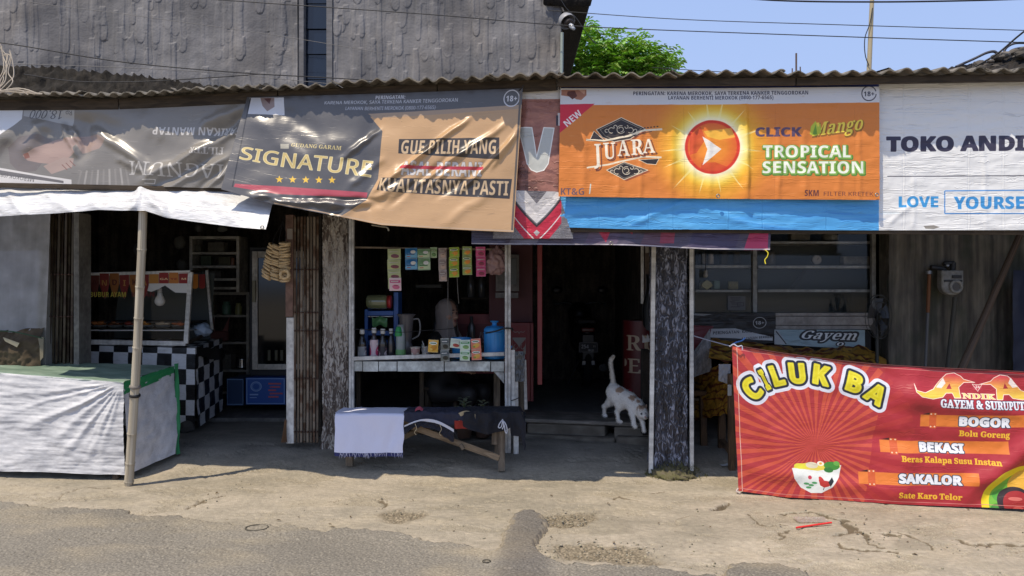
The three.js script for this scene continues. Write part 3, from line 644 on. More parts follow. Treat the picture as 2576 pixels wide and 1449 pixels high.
// orange banner
{
  const b = new Banner([[1410, 222], [1800, 222], [2212, 218]], [[1405, 494], [1800, 500], [2213, 503]], 2), g = b.g;
  b.fill([[1300, 100], [2300, 100], [2300, 600], [1300, 600]], '#d57f36');
  const gl = (x, y, r, st) => { const q = b.inv(x, y), k = b.k(), gr = g.createRadialGradient(q[0], q[1], 0, q[0], q[1], r * k); st.forEach(([o, c]) => gr.addColorStop(o, c)); g.fillStyle = gr; g.beginPath(); g.arc(q[0], q[1], r * k, 0, 7); g.fill(); };
  gl(1792, 370, 175, [[0, '#f4d23a'], [0.45, '#eec229'], [0.75, 'rgba(232,160,44,0.75)'], [1, 'rgba(224,131,48,0)']]);
  for (let i = 0; i < 14; i++) { const a = i * 0.4488 + rr(-0.1, 0.1), L = rr(110, 150); b.fill([[1792 + 70 * Math.cos(a - 0.05), 370 + 70 * Math.sin(a - 0.05)], [1792 + L * Math.cos(a), 370 + L * Math.sin(a)], [1792 + 70 * Math.cos(a + 0.05), 370 + 70 * Math.sin(a + 0.05)]], 'rgba(255,248,200,0.6)'); }
  gl(1792, 370, 108, [[0, '#fffbe0'], [0.66, '#fdf6cf'], [0.8, 'rgba(250,236,150,0.75)'], [1, 'rgba(244,210,58,0)']]);
  gl(1792, 370, 70, [[0, '#f0992e'], [0.5, '#ea8a2a'], [0.86, '#e36a28'], [0.9, '#d63a20'], [0.97, '#d5331f'], [1, 'rgba(213,51,31,0)']]);
  b.fill([[1735, 345], [1762, 318], [1775, 350], [1752, 385], [1735, 390]], 'rgba(196,50,38,0.5)');
  b.fill([[1765, 410], [1800, 408], [1830, 420], [1790, 436], [1762, 428]], 'rgba(204,58,34,0.55)');
  b.fill([[1770, 330], [1840, 322], [1850, 345], [1810, 352], [1780, 345]], 'rgba(248,215,80,0.6)');
  b.fill([[1767, 343], [1815, 375], [1767, 416], [1779, 376]], '#eeeae2');
  // warning strip and corner
  b.fill([[1300, 100], [2300, 100], [2300, 257], [1300, 265]], '#d3d6dc');
  b.text('PERINGATAN: ' + WARN, 1813, 235, 442, 9.5, { fill: '#34364a' });
  b.text(CALL, 1813, 246, 266, 9.5, { fill: '#34364a' });
  b.fill([[1412, 226], [1475, 226], [1475, 240], [1462, 252], [1450, 250], [1440, 244], [1412, 240]], '#a4725c'); b.fill([[1428, 230], [1446, 228], [1452, 242], [1440, 250], [1426, 238]], '#5e332a'); b.fill([[1455, 226], [1472, 228], [1470, 238]], '#c79b84');
  b.fill([[1400, 263], [1496, 261], [1404, 338]], '#cc2740');
  b.text('NEW', 1440, 298, 52, 17, { fill: '#f1ece9', turn: -0.72 });
  const q18 = b.inv(2186, 235), k = b.k(); g.strokeStyle = '#2c2e42'; g.lineWidth = 2.4 * k; g.beginPath(); g.arc(q18[0], q18[1], 18 * k, 0.1, 6.0); g.stroke();
  b.text('18+', 2186, 236, 28, 12, { fill: '#2c2e42' });
  // emblem
  const dk = '#2c2527', lt = '#efe2c6';
  const orn = (pts, cx, cy) => {
    b.fill(pts.map(([x, y]) => [x + 6, y + 4]), 'rgba(110,48,40,0.55)'); b.fill(pts, dk); b.path(pts); g.strokeStyle = lt; g.lineWidth = 1.6 * k; g.stroke();
    b.path(pts.map(([x, y]) => [lerp(cx, x, 0.84), lerp(cy, y, 0.84)])); g.setLineDash([3, 3]); g.lineWidth = 1.2 * k; g.stroke(); g.setLineDash([]);
    for (const [ox, oy, r, a0] of [[0, 0, 10, 0.5], [0, 0, 6, 3.4], [-24, 2, 7, 1], [24, 2, 7, 4], [-14, -7, 4, 2], [14, -7, 4, 5], [-36, 3, 4, 1], [36, 3, 4, 3]]) { const q = b.inv(cx + ox, cy + oy); g.lineWidth = 1.5 * k; g.beginPath(); g.arc(q[0], q[1], r * k, a0, a0 + 4.6); g.stroke(); }
  };
  orn([[1500, 326], [1563, 296], [1623, 324], [1585, 350], [1545, 357], [1515, 345]], 1562, 326);
  orn([[1526, 428], [1570, 408], [1630, 428], [1570, 452]], 1576, 429);
  const side = (pts) => { b.fill(pts, dk); b.path(pts); g.strokeStyle = lt; g.lineWidth = 1.3 * k; g.stroke(); };
  side([[1484, 352], [1494, 330], [1512, 346], [1522, 354]]); side([[1606, 402], [1658, 399], [1650, 414], [1628, 412]]);
  b.line([[1474, 352], [1520, 354], [1580, 342], [1620, 328], [1666, 325]], lt, 5); b.line([[1474, 352], [1520, 357], [1580, 346], [1640, 330]], dk, 1.4);
  b.line([[1476, 422], [1530, 414], [1580, 402], [1620, 394], [1664, 396]], lt, 4.4);
  for (let i = 0; i < 5; i++) { b.blob(1622 + i * 8, 322 - i, 2.2, 1.6, dk); b.blob(1484 + i * 7, 428 - i, 2, 1.4, '#b06a48'); }
  for (const [c, x, y, h] of [['J', 1504, 385, 48], ['U', 1533, 379, 42], ['A', 1568, 373, 40], ['R', 1602, 370, 40], ['A', 1632, 367, 36]]) b.text(c, x, y, c === 'J' ? 17 : 31, h, { font: 'serif', fill: '#f3ead6', turn: -0.06, strokes: [['rgba(96,48,40,0.85)', 6, 10, 8]] });
  // right lettering
  b.text('CLICK', 1957, 332, 116, 22, { fill: '#5f4a66', strokes: [['#5f4a66', 5]] });
  b.text('Mango', 2106, 318, 128, 32, { font: 'serif', style: 'bold italic', fill: '#efd84f', turn: -0.13, skew: -0.15, strokes: [['rgba(120,90,30,0.75)', 9, 5, 6]] });
  b.fill([[2037, 338], [2040, 318], [2052, 304], [2058, 320], [2064, 310], [2066, 334], [2052, 342]], '#b9c53c'); b.fill([[2044, 338], [2052, 312], [2056, 338]], '#6f9a34');
  for (const [s, x, y, w, h] of [['TROPICAL', 2030, 381, 222, 30], ['SENSATION', 2046, 421, 258, 30]]) b.text(s, x, y, w, h, { fill: '#f0f4e6', strokes: [['#4f7f35', 20, 5, 6], ['#7fae4a', 13, 2, 2]] });
  b.text('SKM', 2042, 486, 38, 15, { fill: '#5c2e38' }); b.text('FILTER KRETEK', 2134, 488, 126, 10, { fill: '#6b3a36', style: '' });
  b.text('KT&G', 1440, 482, 62, 17, { fill: '#70545c', style: 'bold' }); b.line([[1486, 462], [1483, 488]], '#c6d0c8', 3);
  for (const x of [1560, 1650, 1720, 1950, 2060, 2150]) b.line([[x, 270], [x + rr(-3, 3), 500]], `rgba(120,60,20,${rr(0.06, 0.16)})`, 1.2);
  b.wear(200, '120,60,20', '255,220,170');
  const fold = ridges([[1690, 270, 1688, 500, 9, 0.012], [1876, 262, 1880, 500, 9, 0.026, -0.4], [1610, 265, 1612, 500, 5, 0.008], [1745, 265, 1742, 500, 5, 0.007], [1960, 262, 1958, 500, 6, 0.009], [2160, 262, 2163, 500, 5, 0.008], [1560, 300, 1556, 500, 8, 0.007], [2020, 260, 2024, 500, 9, 0.008], [2110, 260, 2108, 500, 8, 0.007], [1470, 262, 1466, 490, 9, 0.008], [1780, 280, 1786, 500, 8, 0.008]]);
  const t = thing('orange_banner', 'orange advertising banner with a glowing sun and white arrow in its middle', 'banner');
  mesh('banner_cloth', b.sheet(200, 60, (x) => FB(x) - 0.025, (x, y) => fold(x, y) + 0.006 * fbm(x / 50, y / 30, 15)), vinyl(b, 0.5, rep(bumpB, 1.2), 0.0035), t);
  mesh('eyelet', eyelet(1806, 493, 5.58), brass, t); mesh('eyelet', eyelet(2205, 490, 5.58), brass, t);
  settle(t);
}
// strip of an older brown banner with a large white letter
{
  const b = new Banner([[1262, 208], [1412, 207]], [[1262, 478], [1404, 482]], 2), g = b.g;
  b.fill([[1200, 100], [1500, 100], [1500, 600], [1200, 600]], '#9b6a5e');
  for (let i = 0; i < 150; i++) { const y = rr(250, 490), q = b.inv(rr(1250, 1420), y); g.fillStyle = `rgba(${y > 420 ? '70,42,38' : rnd() < 0.5 ? '186,130,112' : '126,80,72'},${rr(0.1, 0.35)})`; g.beginPath(); g.ellipse(q[0], q[1], rr(20, 60), rr(4, 18), rr(-0.3, 0.3), 0, 7); g.fill(); }
  b.fill([[1200, 100], [1500, 100], [1500, 249], [1200, 250]], '#d2cfcb');
  b.text('PERINGATAN', 1408, 221, 104, 11, { fill: '#34323a' });
  const vpts = [[1304, 322], [1338, 321], [1350, 395], [1368, 321], [1394, 322], [1379, 412], [1368, 428], [1350, 433], [1336, 427], [1326, 412]];
  b.fill(vpts, '#b9bcb8'); b.path(vpts); g.strokeStyle = '#e9ebe8'; g.lineWidth = 5; g.stroke();
  b.fill([[1403, 284], [1420, 284], [1420, 316], [1403, 316]], '#e6e6e6'); b.fill([[1399, 290], [1404, 290], [1404, 316], [1399, 316]], '#3a3340');
  b.wear(120, '60,30,30', '240,210,200');
  solo('brown_banner', b.sheet(60, 60, (x) => FB(x) + 0.01, (x, y) => 0.006 * fbm(x / 40, y / 40, 31) + ridges([[1330, 260, 1310, 470, 10, 0.012]])(x, y)), vinyl(b, 0.5, rep(bumpB, 0.5), 0.01), 'narrow brown banner strip with a big white letter V beside the orange banner', 'banner');
}
// red and white chevrons, and the dark strip along the bottom
{
  const b = new Banner([[1260, 478], [1404, 482]], [[1240, 600], [1442, 600]], 2), g = b.g;
  b.fill([[1100, 400], [1600, 400], [1600, 700], [1100, 700]], '#77757a');
  for (let i = 0; i < 900; i++) { const q = b.inv(rr(1240, 1442), rr(560, 600)); g.fillStyle = i % 2 ? '#45454c' : '#a2a6aa'; g.fillRect(q[0], q[1], 2, 2); }
  const chev = (y, s, w) => b.fill([[1288, y], [1350, y + 70 * 1], [1412, y], [1412, y + w], [1350, y + 70 + w], [1288, y + w]], s);
  chev(452, '#e4e0de', 40); chev(496, '#3a3036', 7); chev(502, '#c32a45', 34); chev(536, '#e6e2e0', 4); chev(540, '#c32a45', 22);
  b.fill([[1300, 478], [1350, 536], [1402, 480], [1402, 470], [1300, 470]], '#c9c6c5'); b.fill([[1322, 478], [1350, 512], [1376, 480]], '#6d6a70');
  b.fill([[1342, 585], [1350, 578], [1358, 585], [1350, 594]], '#b7b4b4');
  b.wear(60, '40,30,40', '240,230,230');
  solo('chevron_banner', b.sheet(60, 40, (x, y) => 5.63 + 0.03 * (y - 480) / 120, (x, y) => 0.008 * fbm(x / 40, y / 30, 41)), vinyl(b, 0.5, rep(bumpB, 0.5), 0.01), 'scrap of grey banner with red and white chevrons under the brown strip', 'banner');
  const k = new Banner([[1186, 578], [1300, 572], [1940, 556]], [[1186, 614], [1300, 616], [1500, 616], [1620, 619], [1780, 628], [1936, 629]], 1.6), h = k.g;
  k.fill([[1100, 500], [2000, 500], [2000, 700], [1100, 700]], '#4b4457');
  for (const [a, c, s] of [[1186, 1300, '#4a4a63'], [1310, 1380, '#6a6570'], [1500, 1580, '#5a4a60'], [1640, 1700, '#5d4556'], [1760, 1880, '#423a55']]) k.fill([[a, 500], [c, 500], [c - 40, 700], [a - 40, 700]], s);
  k.fill([[1500, 570], [1540, 570], [1524, 610], [1510, 590]], '#b52f48'); k.fill([[1560, 565], [1600, 565], [1590, 590]], '#a93449'); k.fill([[1664, 575], [1700, 570], [1696, 612], [1660, 612]], '#8d3b50'); k.fill([[1896, 556], [1934, 556], [1930, 640], [1868, 640]], '#b2365d');
  k.text('SAK', 1556, 573, 70, 16, { fill: '#d8d6d8', skew: -0.3 });
  k.fill([[1240, 578], [1442, 575], [1442, 600], [1240, 600]], '#83858c');
  for (let i = 0; i < 700; i++) { const q = k.inv(rr(1240, 1442), rr(576, 600)); h.fillStyle = i % 2 ? '#4b4b52' : '#a9adb0'; h.fillRect(q[0], q[1], 2, 2); }
  k.line([[1186, 612], [1500, 614], [1620, 617], [1780, 626], [1936, 627]], '#b9b4b8', 3);
  k.wear(200, '30,25,35', '220,210,220');
  const t = thing('dark_valance_banner', 'low dark purple and pink banner strip hanging over the doorway', 'banner');
  mesh('banner_cloth', k.sheet(160, 16, (x, y) => 5.70 - 0.02 * (y - 560) / 70, (x, y) => 0.012 * Math.sin(x / 34 + 2 * noise(x / 90, 2)) * (y - 540) / 80 + 0.006 * fbm(x / 20, y / 16, 51)), vinyl(k, 0.5, rep(bumpB, 1.4, 0.4), 0.01), t);
  mesh('eyelet', eyelet(1537, 612, 5.66), brass, t);
  mesh('string', tube([P(1924, 628, 5.68), P(1932, 636, 5.67), P(1930, 646, 5.67), P(1924, 654, 5.67), P(1926, 664, 5.66)], 0.004, 20), mat(0xc9bd2a, 0.7), t);
  settle(t);
}
// glossy black and tan banner
{
  const b = new Banner([[622, 244], [800, 240], [1000, 234], [1315, 222]], [[556, 476], [690, 514], [830, 540], [960, 566], [1080, 574], [1200, 580], [1292, 584]], 2.1), g = b.g, k = b.k();
  b.fill([[400, 100], [1500, 100], [1500, 700], [400, 700]], '#515052');
  b.fill([[930, 292], [1400, 262], [1400, 700], [820, 700], [830, 560], [920, 505], [950, 450], [962, 330]], '#b7946b');
  b.fill([[925, 285], [1330, 262], [1330, 272], [940, 296]], '#a38c74');
  for (let i = 0; i < 260; i++) { const q = b.inv(rr(980, 1310), rr(275, 580)); g.fillStyle = `rgba(${rnd() < 0.5 ? '196,168,134' : '140,112,84'},${rr(0.05, 0.16)})`; g.fillRect(q[0], q[1], rr(20, 120), rr(1, 3)); }
  b.fill([[592, 462], [700, 468], [924, 484], [922, 497], [700, 488], [588, 470]], '#a94652');
  b.fill([[628, 246], [714, 245], [714, 289], [624, 287]], '#c9cace'); b.fill([[655, 246], [690, 246], [690, 268], [672, 280], [660, 266]], '#8d7a74'); b.fill([[664, 248], [682, 247], [678, 262]], '#5b3b38');
  b.text('PERINGATAN:', 982, 245, 76, 9, { fill: '#c9cbd2' });
  b.text(WARN, 984, 256, 336, 9, { fill: '#c3c6ce', style: '' }); b.text(CALL, 982, 272, 226, 9, { fill: '#b9bcc6', style: '' });
  const q = b.inv(1287, 247); g.strokeStyle = '#c9ccd4'; g.lineWidth = 2.6 * k; g.beginPath(); g.arc(q[0], q[1], 19 * k, 0, 7); g.stroke(); b.text('18+', 1287, 248, 29, 13, { fill: '#d2d4da' });
  b.fill([[706, 362], [727, 362], [727, 374], [706, 374]], '#a8a495'); b.text('GUDANG GARAM', 796, 369, 124, 11, { font: 'serif', fill: '#c6b67c' });
  b.text('SIGNATURE', 771, 408, 322, 42, { fill: '#c6b071', strokes: [['#ddd3a4', 4]], style: '' });
  for (let i = 0; i < 5; i++) { const x = 702 + i * 33.4, y = 451 + i * 0.6, pts = []; for (let j = 0; j < 10; j++) { const a = -Math.PI / 2 + j * Math.PI / 5, r = j % 2 ? 4.2 : 10; pts.push([x + r * Math.cos(a), y + r * Math.sin(a)]); } b.fill(pts, '#dcb438'); }
  const boxed = (pts, s) => b.fill(pts, s);
  boxed([[1004, 350], [1256, 346], [1256, 402], [1002, 386]], '#332c28'); b.text('GUE PILIH YANG', 1129, 370, 236, 34, { fill: '#c2a986' });
  b.text('ASAL BERANI', 1112, 425, 196, 34, { fill: '#c9c6c4', strokes: [['#8a7a6c', 6]] }); b.line([[1006, 420], [1216, 424]], '#b0303f', 8);
  boxed([[958, 446], [1288, 450], [1282, 500], [948, 478]], '#352e2b'); b.text('KUALITASNYA PASTI', 1116, 470, 314, 34, { fill: '#bda583' });
  b.line([[1310, 225], [1288, 582]], '#5c5248', 5); b.line([[630, 247], [600, 400], [585, 470]], '#26262b', 3);
  b.line([[690, 511], [830, 537], [960, 563], [1292, 581]], '#b49b7f', 3);
  b.wear(240, '30,28,30', '200,190,180');
  const fold = ridges([
    [960, 470, 1075, 380, 7, 0.020], [1020, 420, 1170, 306, 7, 0.022], [990, 510, 1130, 400, 9, -0.016], [1040, 475, 1150, 390, 7, 0.020], [1140, 400, 1265, 318, 8, 0.016], [1170, 470, 1280, 360, 6, 0.022], [1110, 490, 1230, 410, 9, -0.014], [1080, 470, 1130, 430, 6, 0.014],
    [1240, 420, 1300, 330, 7, 0.014], [865, 395, 949, 332, 7, 0.020], [880, 470, 960, 400, 10, 0.014], [850, 545, 1000, 470, 10, 0.016], [930, 490, 1000, 420, 9, 0.014], [640, 300, 760, 400, 22, 0.014], [700, 270, 800, 340, 20, -0.014], [720, 400, 860, 360, 20, 0.008],
    [640, 492, 760, 512, 9, 0.026], [750, 506, 850, 512, 9, 0.028], [830, 520, 930, 512, 9, 0.026], [690, 500, 930, 503, 6, -0.018], [820, 534, 960, 508, 12, -0.02], [935, 270, 935, 560, 24, -0.02], [1120, 560, 1240, 480, 12, 0.008],
  ]);
  const depth = (x, y, u, v) => lerp(FB(x) - 0.05, 5.65 - 0.11 * u, v);
  const t = thing('glossy_black_tan_banner', 'glossy black and tan banner with gold letters, slack with diagonal folds', 'banner');
  mesh('banner_cloth', b.sheet(320, 130, depth, (x, y, u, v) => fold(x, y) * smooth(0, 0.15, v) + 0.035 * Math.sin(Math.PI * v) * fbm(x / 150, y / 120, 61, 2) + 0.0012 * fbm(x / 26, y / 26, 9, 2)), vinyl(b, 0.3, rep(bumpB, 1.5, 1), 0.0015, { clearcoat: 0.45, clearcoatRoughness: 0.3 }), t);
  mesh('eyelet', eyelet(1284, 577, 5.57), brass, t);
  mesh('cord', tube([P(935, 566, 5.66), P(960, 570, 5.65), P(975, 573, 5.64), P(978, 581, 5.64)], 0.006, 14), rope, t);
  mesh('cord', tube([P(1318, 214, 5.5), P(1312, 222, 5.52), P(1306, 228, 5.55)], 0.005, 10), darkCable, t);
  settle(t);
}
// upside-down grey banner at the left
{
  const b = new Banner([[-80, 276], [0, 272], [200, 262], [400, 256], [628, 248]], [[-80, 462], [0, 465], [200, 466], [400, 470], [596, 474]], 2), g = b.g, T = Math.PI;
  b.fill([[-200, 100], [800, 100], [800, 600], [-200, 600]], '#7d7973');
  b.fill([[-100, 250], [60, 250], [56, 300], [20, 330], [0, 345], [-100, 400]], '#d5d7da'); b.fill([[-100, 380], [0, 370], [26, 352], [-20, 430], [-100, 440]], '#75706c');
  b.fill([[60, 262], [190, 258], [180, 316], [60, 292]], '#a7a7a5'); b.text('18.000', 118, 288, 82, 24, { style: 'italic', font: 'serif', fill: '#4c4a4c', turn: T + 0.06 }); b.text('Rp', 172, 284, 18, 12, { style: '', fill: '#4c4a4c', turn: T });
  // upside-down head in profile and the hands before it
  b.fill([[20, 372], [50, 344], [100, 338], [130, 352], [124, 392], [90, 430], [50, 436], [24, 410]], '#746c68');
  b.fill([[58, 392], [90, 372], [140, 352], [176, 346], [196, 352], [186, 372], [190, 384], [172, 398], [140, 414], [100, 410], [70, 404]], '#a38c82');
  b.fill([[180, 346], [246, 338], [268, 350], [250, 374], [206, 386], [196, 370]], '#9a867c'); b.fill([[110, 418], [160, 396], [186, 398], [182, 420], [130, 438]], '#a59187'); b.fill([[60, 388], [72, 384], [76, 396], [64, 400]], '#8a5e50');
  for (const [x, y] of [[176, 404], [166, 410], [156, 414]]) b.line([[x, y], [x + 14, y + 14]], '#7c584c', 2);
  for (let i = 0; i < 9; i++) b.line([[205 + i * 14, 430 - i], [196 + i * 16, 466]], `rgba(200,196,190,${i % 2 ? 0.4 : 0.15})`, 5);
  b.fill([[-100, 412], [0, 422], [100, 440], [180, 452], [180, 470], [0, 468], [-100, 465]], '#d0cdca'); b.fill([[-100, 418], [0, 428], [160, 455], [160, 461], [0, 440], [-100, 430]], '#6c6866'); b.text('MEROKOK (08', 44, 446, 92, 12, { fill: '#56524f', turn: T + 0.17, style: '' });
  b.text('TARIKAN MANTAP', 496, 330, 226, 20, { fill: '#c9c6c2', turn: T + 0.02 });
  b.text('FILTER', 520, 379, 84, 17, { fill: '#bcb9b5', turn: T, font: 'serif' });
  b.text('MAGNUM', 460, 428, 280, 36, { fill: '#b9b6b1', turn: T + 0.03, font: 'serif', style: '' });
  b.line([[360, 452], [392, 452], [388, 462], [364, 461]], '#bcb9b4', 2);
  b.wear(240, '40,38,40', '225,220,210');
  const fold = ridges([
    [158, 318, 190, 388, 8, 0.026], [185, 325, 205, 380, 6, 0.02], [240, 330, 375, 420, 12, 0.03], [365, 448, 500, 385, 12, 0.032], [470, 395, 617, 316, 11, 0.03], [400, 465, 560, 380, 12, -0.022], [430, 470, 560, 400, 9, 0.024], [527, 466, 620, 388, 8, 0.026], [490, 480, 600, 400, 10, -0.02],
    [120, 300, 60, 380, 20, 0.026], [220, 300, 210, 400, 18, -0.024], [330, 310, 430, 345, 22, 0.014], [520, 360, 620, 285, 15, -0.03], [490, 325, 612, 262, 14, 0.024], [100, 270, 300, 320, 24, -0.018], [20, 330, -60, 430, 20, 0.024], [300, 400, 380, 440, 9, 0.016],
  ]);
  solo('glossy_grey_banner', b.sheet(300, 100, (x, y, u, v) => FB(x) - 0.02 - 0.06 * v, (x, y, u, v) => fold(x, y) * smooth(0, 0.25, v) + 0.04 * Math.sin(Math.PI * v) * fbm(x / 130, y / 110, 71, 2) + 0.0012 * fbm(x / 26, y / 26, 9, 2)), vinyl(b, 0.3, rep(bumpB, 1.5, 1), 0.0015, { clearcoat: 0.45, clearcoatRoughness: 0.3 }), 'glossy grey banner hung upside down above the white awning at left', 'banner');
  solo('awning_batten', bar(P(-80, 464, 6.0), P(600, 478, 5.88), 0.035, 0.03), darkWood, 'long dark batten along the lower edge of the upside-down banner', 'batten');
}
// white awning sheet
{
  const top = [[-90, 468], [0, 470], [200, 472], [340, 470], [360, 466], [380, 470], [560, 478], [690, 498]], bot = [[-90, 540], [0, 544], [150, 536], [250, 528], [330, 530], [365, 530], [420, 548], [520, 562], [600, 572], [668, 577]];
  const b = new Banner(top, bot, 1);
  const fold = ridges([[362, 470, 330, 530, 10, 0.03], [362, 470, 420, 545, 12, 0.03], [240, 480, 230, 530, 14, 0.012], [120, 490, 180, 530, 12, 0.014], [20, 480, 60, 540, 10, 0.016], [520, 490, 600, 560, 16, 0.016], [200, 475, 60, 500, 8, 0.012], [450, 480, 640, 520, 10, 0.012]]);
  const wt = tex(512, 256, (u, v) => { const n = fbm(u * 12, v * 8, 4), m = fbm(u * 40, v * 30, 6, 3); return mix3([186, 186, 186], [232, 233, 234], clamp(0.75 + n * 0.8 + m * 0.6)); });
  const t = thing('white_awning', 'white plastic sheet awning propped up on the bamboo post', 'awning');
  mesh('awning_sheet', b.sheet(200, 40, (x, y, u, v) => FB(x) - 0.03 - 0.17 * Math.sin(v * 1.5) - 0.1 * v * smooth(420, 640, x), (x, y) => fold(x, y) + 0.014 * fbm(x / 60, y / 30, 81)), phys(lin(0.82, 0.83, 0.85), 0.45, { map: wt, bumpMap: rep(bumpB, 1.5, 0.6), bumpScale: 0.008, side: THREE.DoubleSide }), t);
  mesh('eyelet', eyelet(660, 572, 5.58), brass, t);
  settle(t);
}
// bamboo post
{
  const a = P(323, 1217, groundAt(323, 1215)); a.y -= 0.02;
  const c = P(360, 524, 5.84), t = thing('bamboo_post', 'leaning bamboo post in front of the white draped table holding up the awning', 'post');
  const bam = tex(256, 512, (u, v) => { const s = fbm(u * 30, v * 2, 3, 3), n = fbm(u * 6, v * 9, 5, 3); return mix3([122, 112, 94], [198, 190, 172], clamp(0.62 + s * 0.6 + n * 0.7)); });
  const m = mat(0xffffff, 0.5, { map: bam }), L = a.distanceTo(c), q = new THREE.Quaternion().setFromUnitVectors(V(0, 1, 0), c.clone().sub(a).normalize());
  const nodes = [0.02, 0.09, 0.2, 0.338, 0.375, 0.515, 0.62, 0.73, 0.86, 1.0].map((k) => k * L), prof = [];
  let r = 0.0335;
  for (let i = 0; i < nodes.length; i++) { const y = nodes[i]; r = 0.034 - 0.004 * y / L; prof.push([r * 0.97, y - 0.03], [r * 1.0, y - 0.008], [r * 1.1, y - 0.003], [r * 1.1, y + 0.003], [r * 0.98, y + 0.008]); }
  prof.unshift([r, 0]);
  const g = lathe(prof, 18), p = g.attributes.position;
  for (let i = 0; i < p.count; i++) p.setX(i, p.getX(i) + 0.012 * Math.sin(p.getY(i) / L * 3.1) * 1 + 0.004 * noise(p.getY(i) * 3, 2));
  g.applyQuaternion(q); g.translate(a.x, a.y, a.z); g.computeVertexNormals();
  mesh('cane', g, m, t);
  const knot = lathe([[0.036, -0.012], [0.042, -0.006], [0.042, 0.006], [0.036, 0.012]], 14);
  for (const k of [0.34, 0.372]) { const gg = knot.clone(); gg.applyQuaternion(q); const o = a.clone().lerp(c, k); gg.translate(o.x + 0.011, o.y, o.z); mesh('tie', gg, k > 0.35 ? mat(0x77716a, 0.8) : darkCable, t); }
  settle(t);
}

// ---------------------------------------------------------------- pillars, folding gates, posts
const ridged = (x, y, z) => 1 - Math.abs(noise(x, y, z)) * 2;
const peelH = (x, y, k) => {                                  // curled flakes of old paint
  const wx = x * 44 + 0.7 * noise(x * 22, y * 14, k), wy = y * 20 + 0.7 * noise(x * 21, y * 15, k + 3);
  return clamp(0.34 * ridged(wx * 0.5, wy * 0.45, k + 1) + 0.3 * ridged(wx, wy, k + 5) + 0.4 * noise(wx * 1.4, wy * 1.3, k + 8) + 0.3 * noise(wx * 2.9, wy * 2.7, k));
};
const peelTex = (k, a, b, c, lo, hi) => [tex(256, 1024, (u, v) => {
  const x = u * 0.34, y = v * 2.4, h = peelH(x, y, k), n = fbm(u * 5, v * 9, k, 4), big = fbm(u * 2, v * 5, k + 9, 3);
  let col = mix3(a, b, smooth(lo, hi, h + n * 0.45 + big * 0.55 + (k === 7 ? 0.4 * (smooth(0.2, 0.3, v + 0.1 * n) - smooth(0.52, 0.7, v + 0.12 * n)) - 0.1 : 0)));
  col = mix3(col, c, smooth(0.12, 0.4, fbm(u * 6, v * 14, k + 20, 3)) * 0.6);
  return [col[0] * (1 + 0.2 * n), col[1] * (1 + 0.2 * n), col[2] * (1 + 0.2 * n)];
}), tex(256, 1024, (u, v) => 30 + 200 * peelH(u * 0.34, v * 2.4, k), false)];
function pillar(name, label, x0, x1, d, y0, y1, m, k) {
  const t = thing(name, label, 'pillar'), w = X(x1, d) - X(x0, d), cx = (X(x0, d) + X(x1, d)) / 2, R = w / 2, D = 0.26, ring = [[-R, 0], [R, 0], [R, -D], [-R, -D], [-R, 0]];
  const n = 40, g = grid(4 * n, 190, (u, v) => {
    const s = u * 4, i = Math.min(3, Math.floor(s)), f = s - i, y = lerp(y1, y0, v), a = ring[i], b = ring[i + 1];
    const bulge = 0.010 * peelH((i + f) * 0.34, y, k) + 0.006 * fbm(i + f * 3, y * 4, k) + 0.05 * smooth(0.25, 0, y - y0) * 0.4;
    let px = lerp(a[0], b[0], f), pz = lerp(a[1], b[1], f);
    const rx = px / R, rz = (pz + D / 2) / (D / 2), L = Math.max(Math.abs(rx), Math.abs(rz)), soft = 1 - 0.035 * Math.max(0, Math.abs(rx) + Math.abs(rz) - 1.75) * 4;
    return V(cx + px * soft + rx / L * bulge, y, -d + pz * 1 + rz / L * bulge);
  });
  const uv = g.attributes.uv; for (let i = 0; i < uv.count; i++) uv.setXY(i, uv.getX(i) * 4, 1 - uv.getY(i));
  mesh('shaft', g, m, t);
  return t;
}
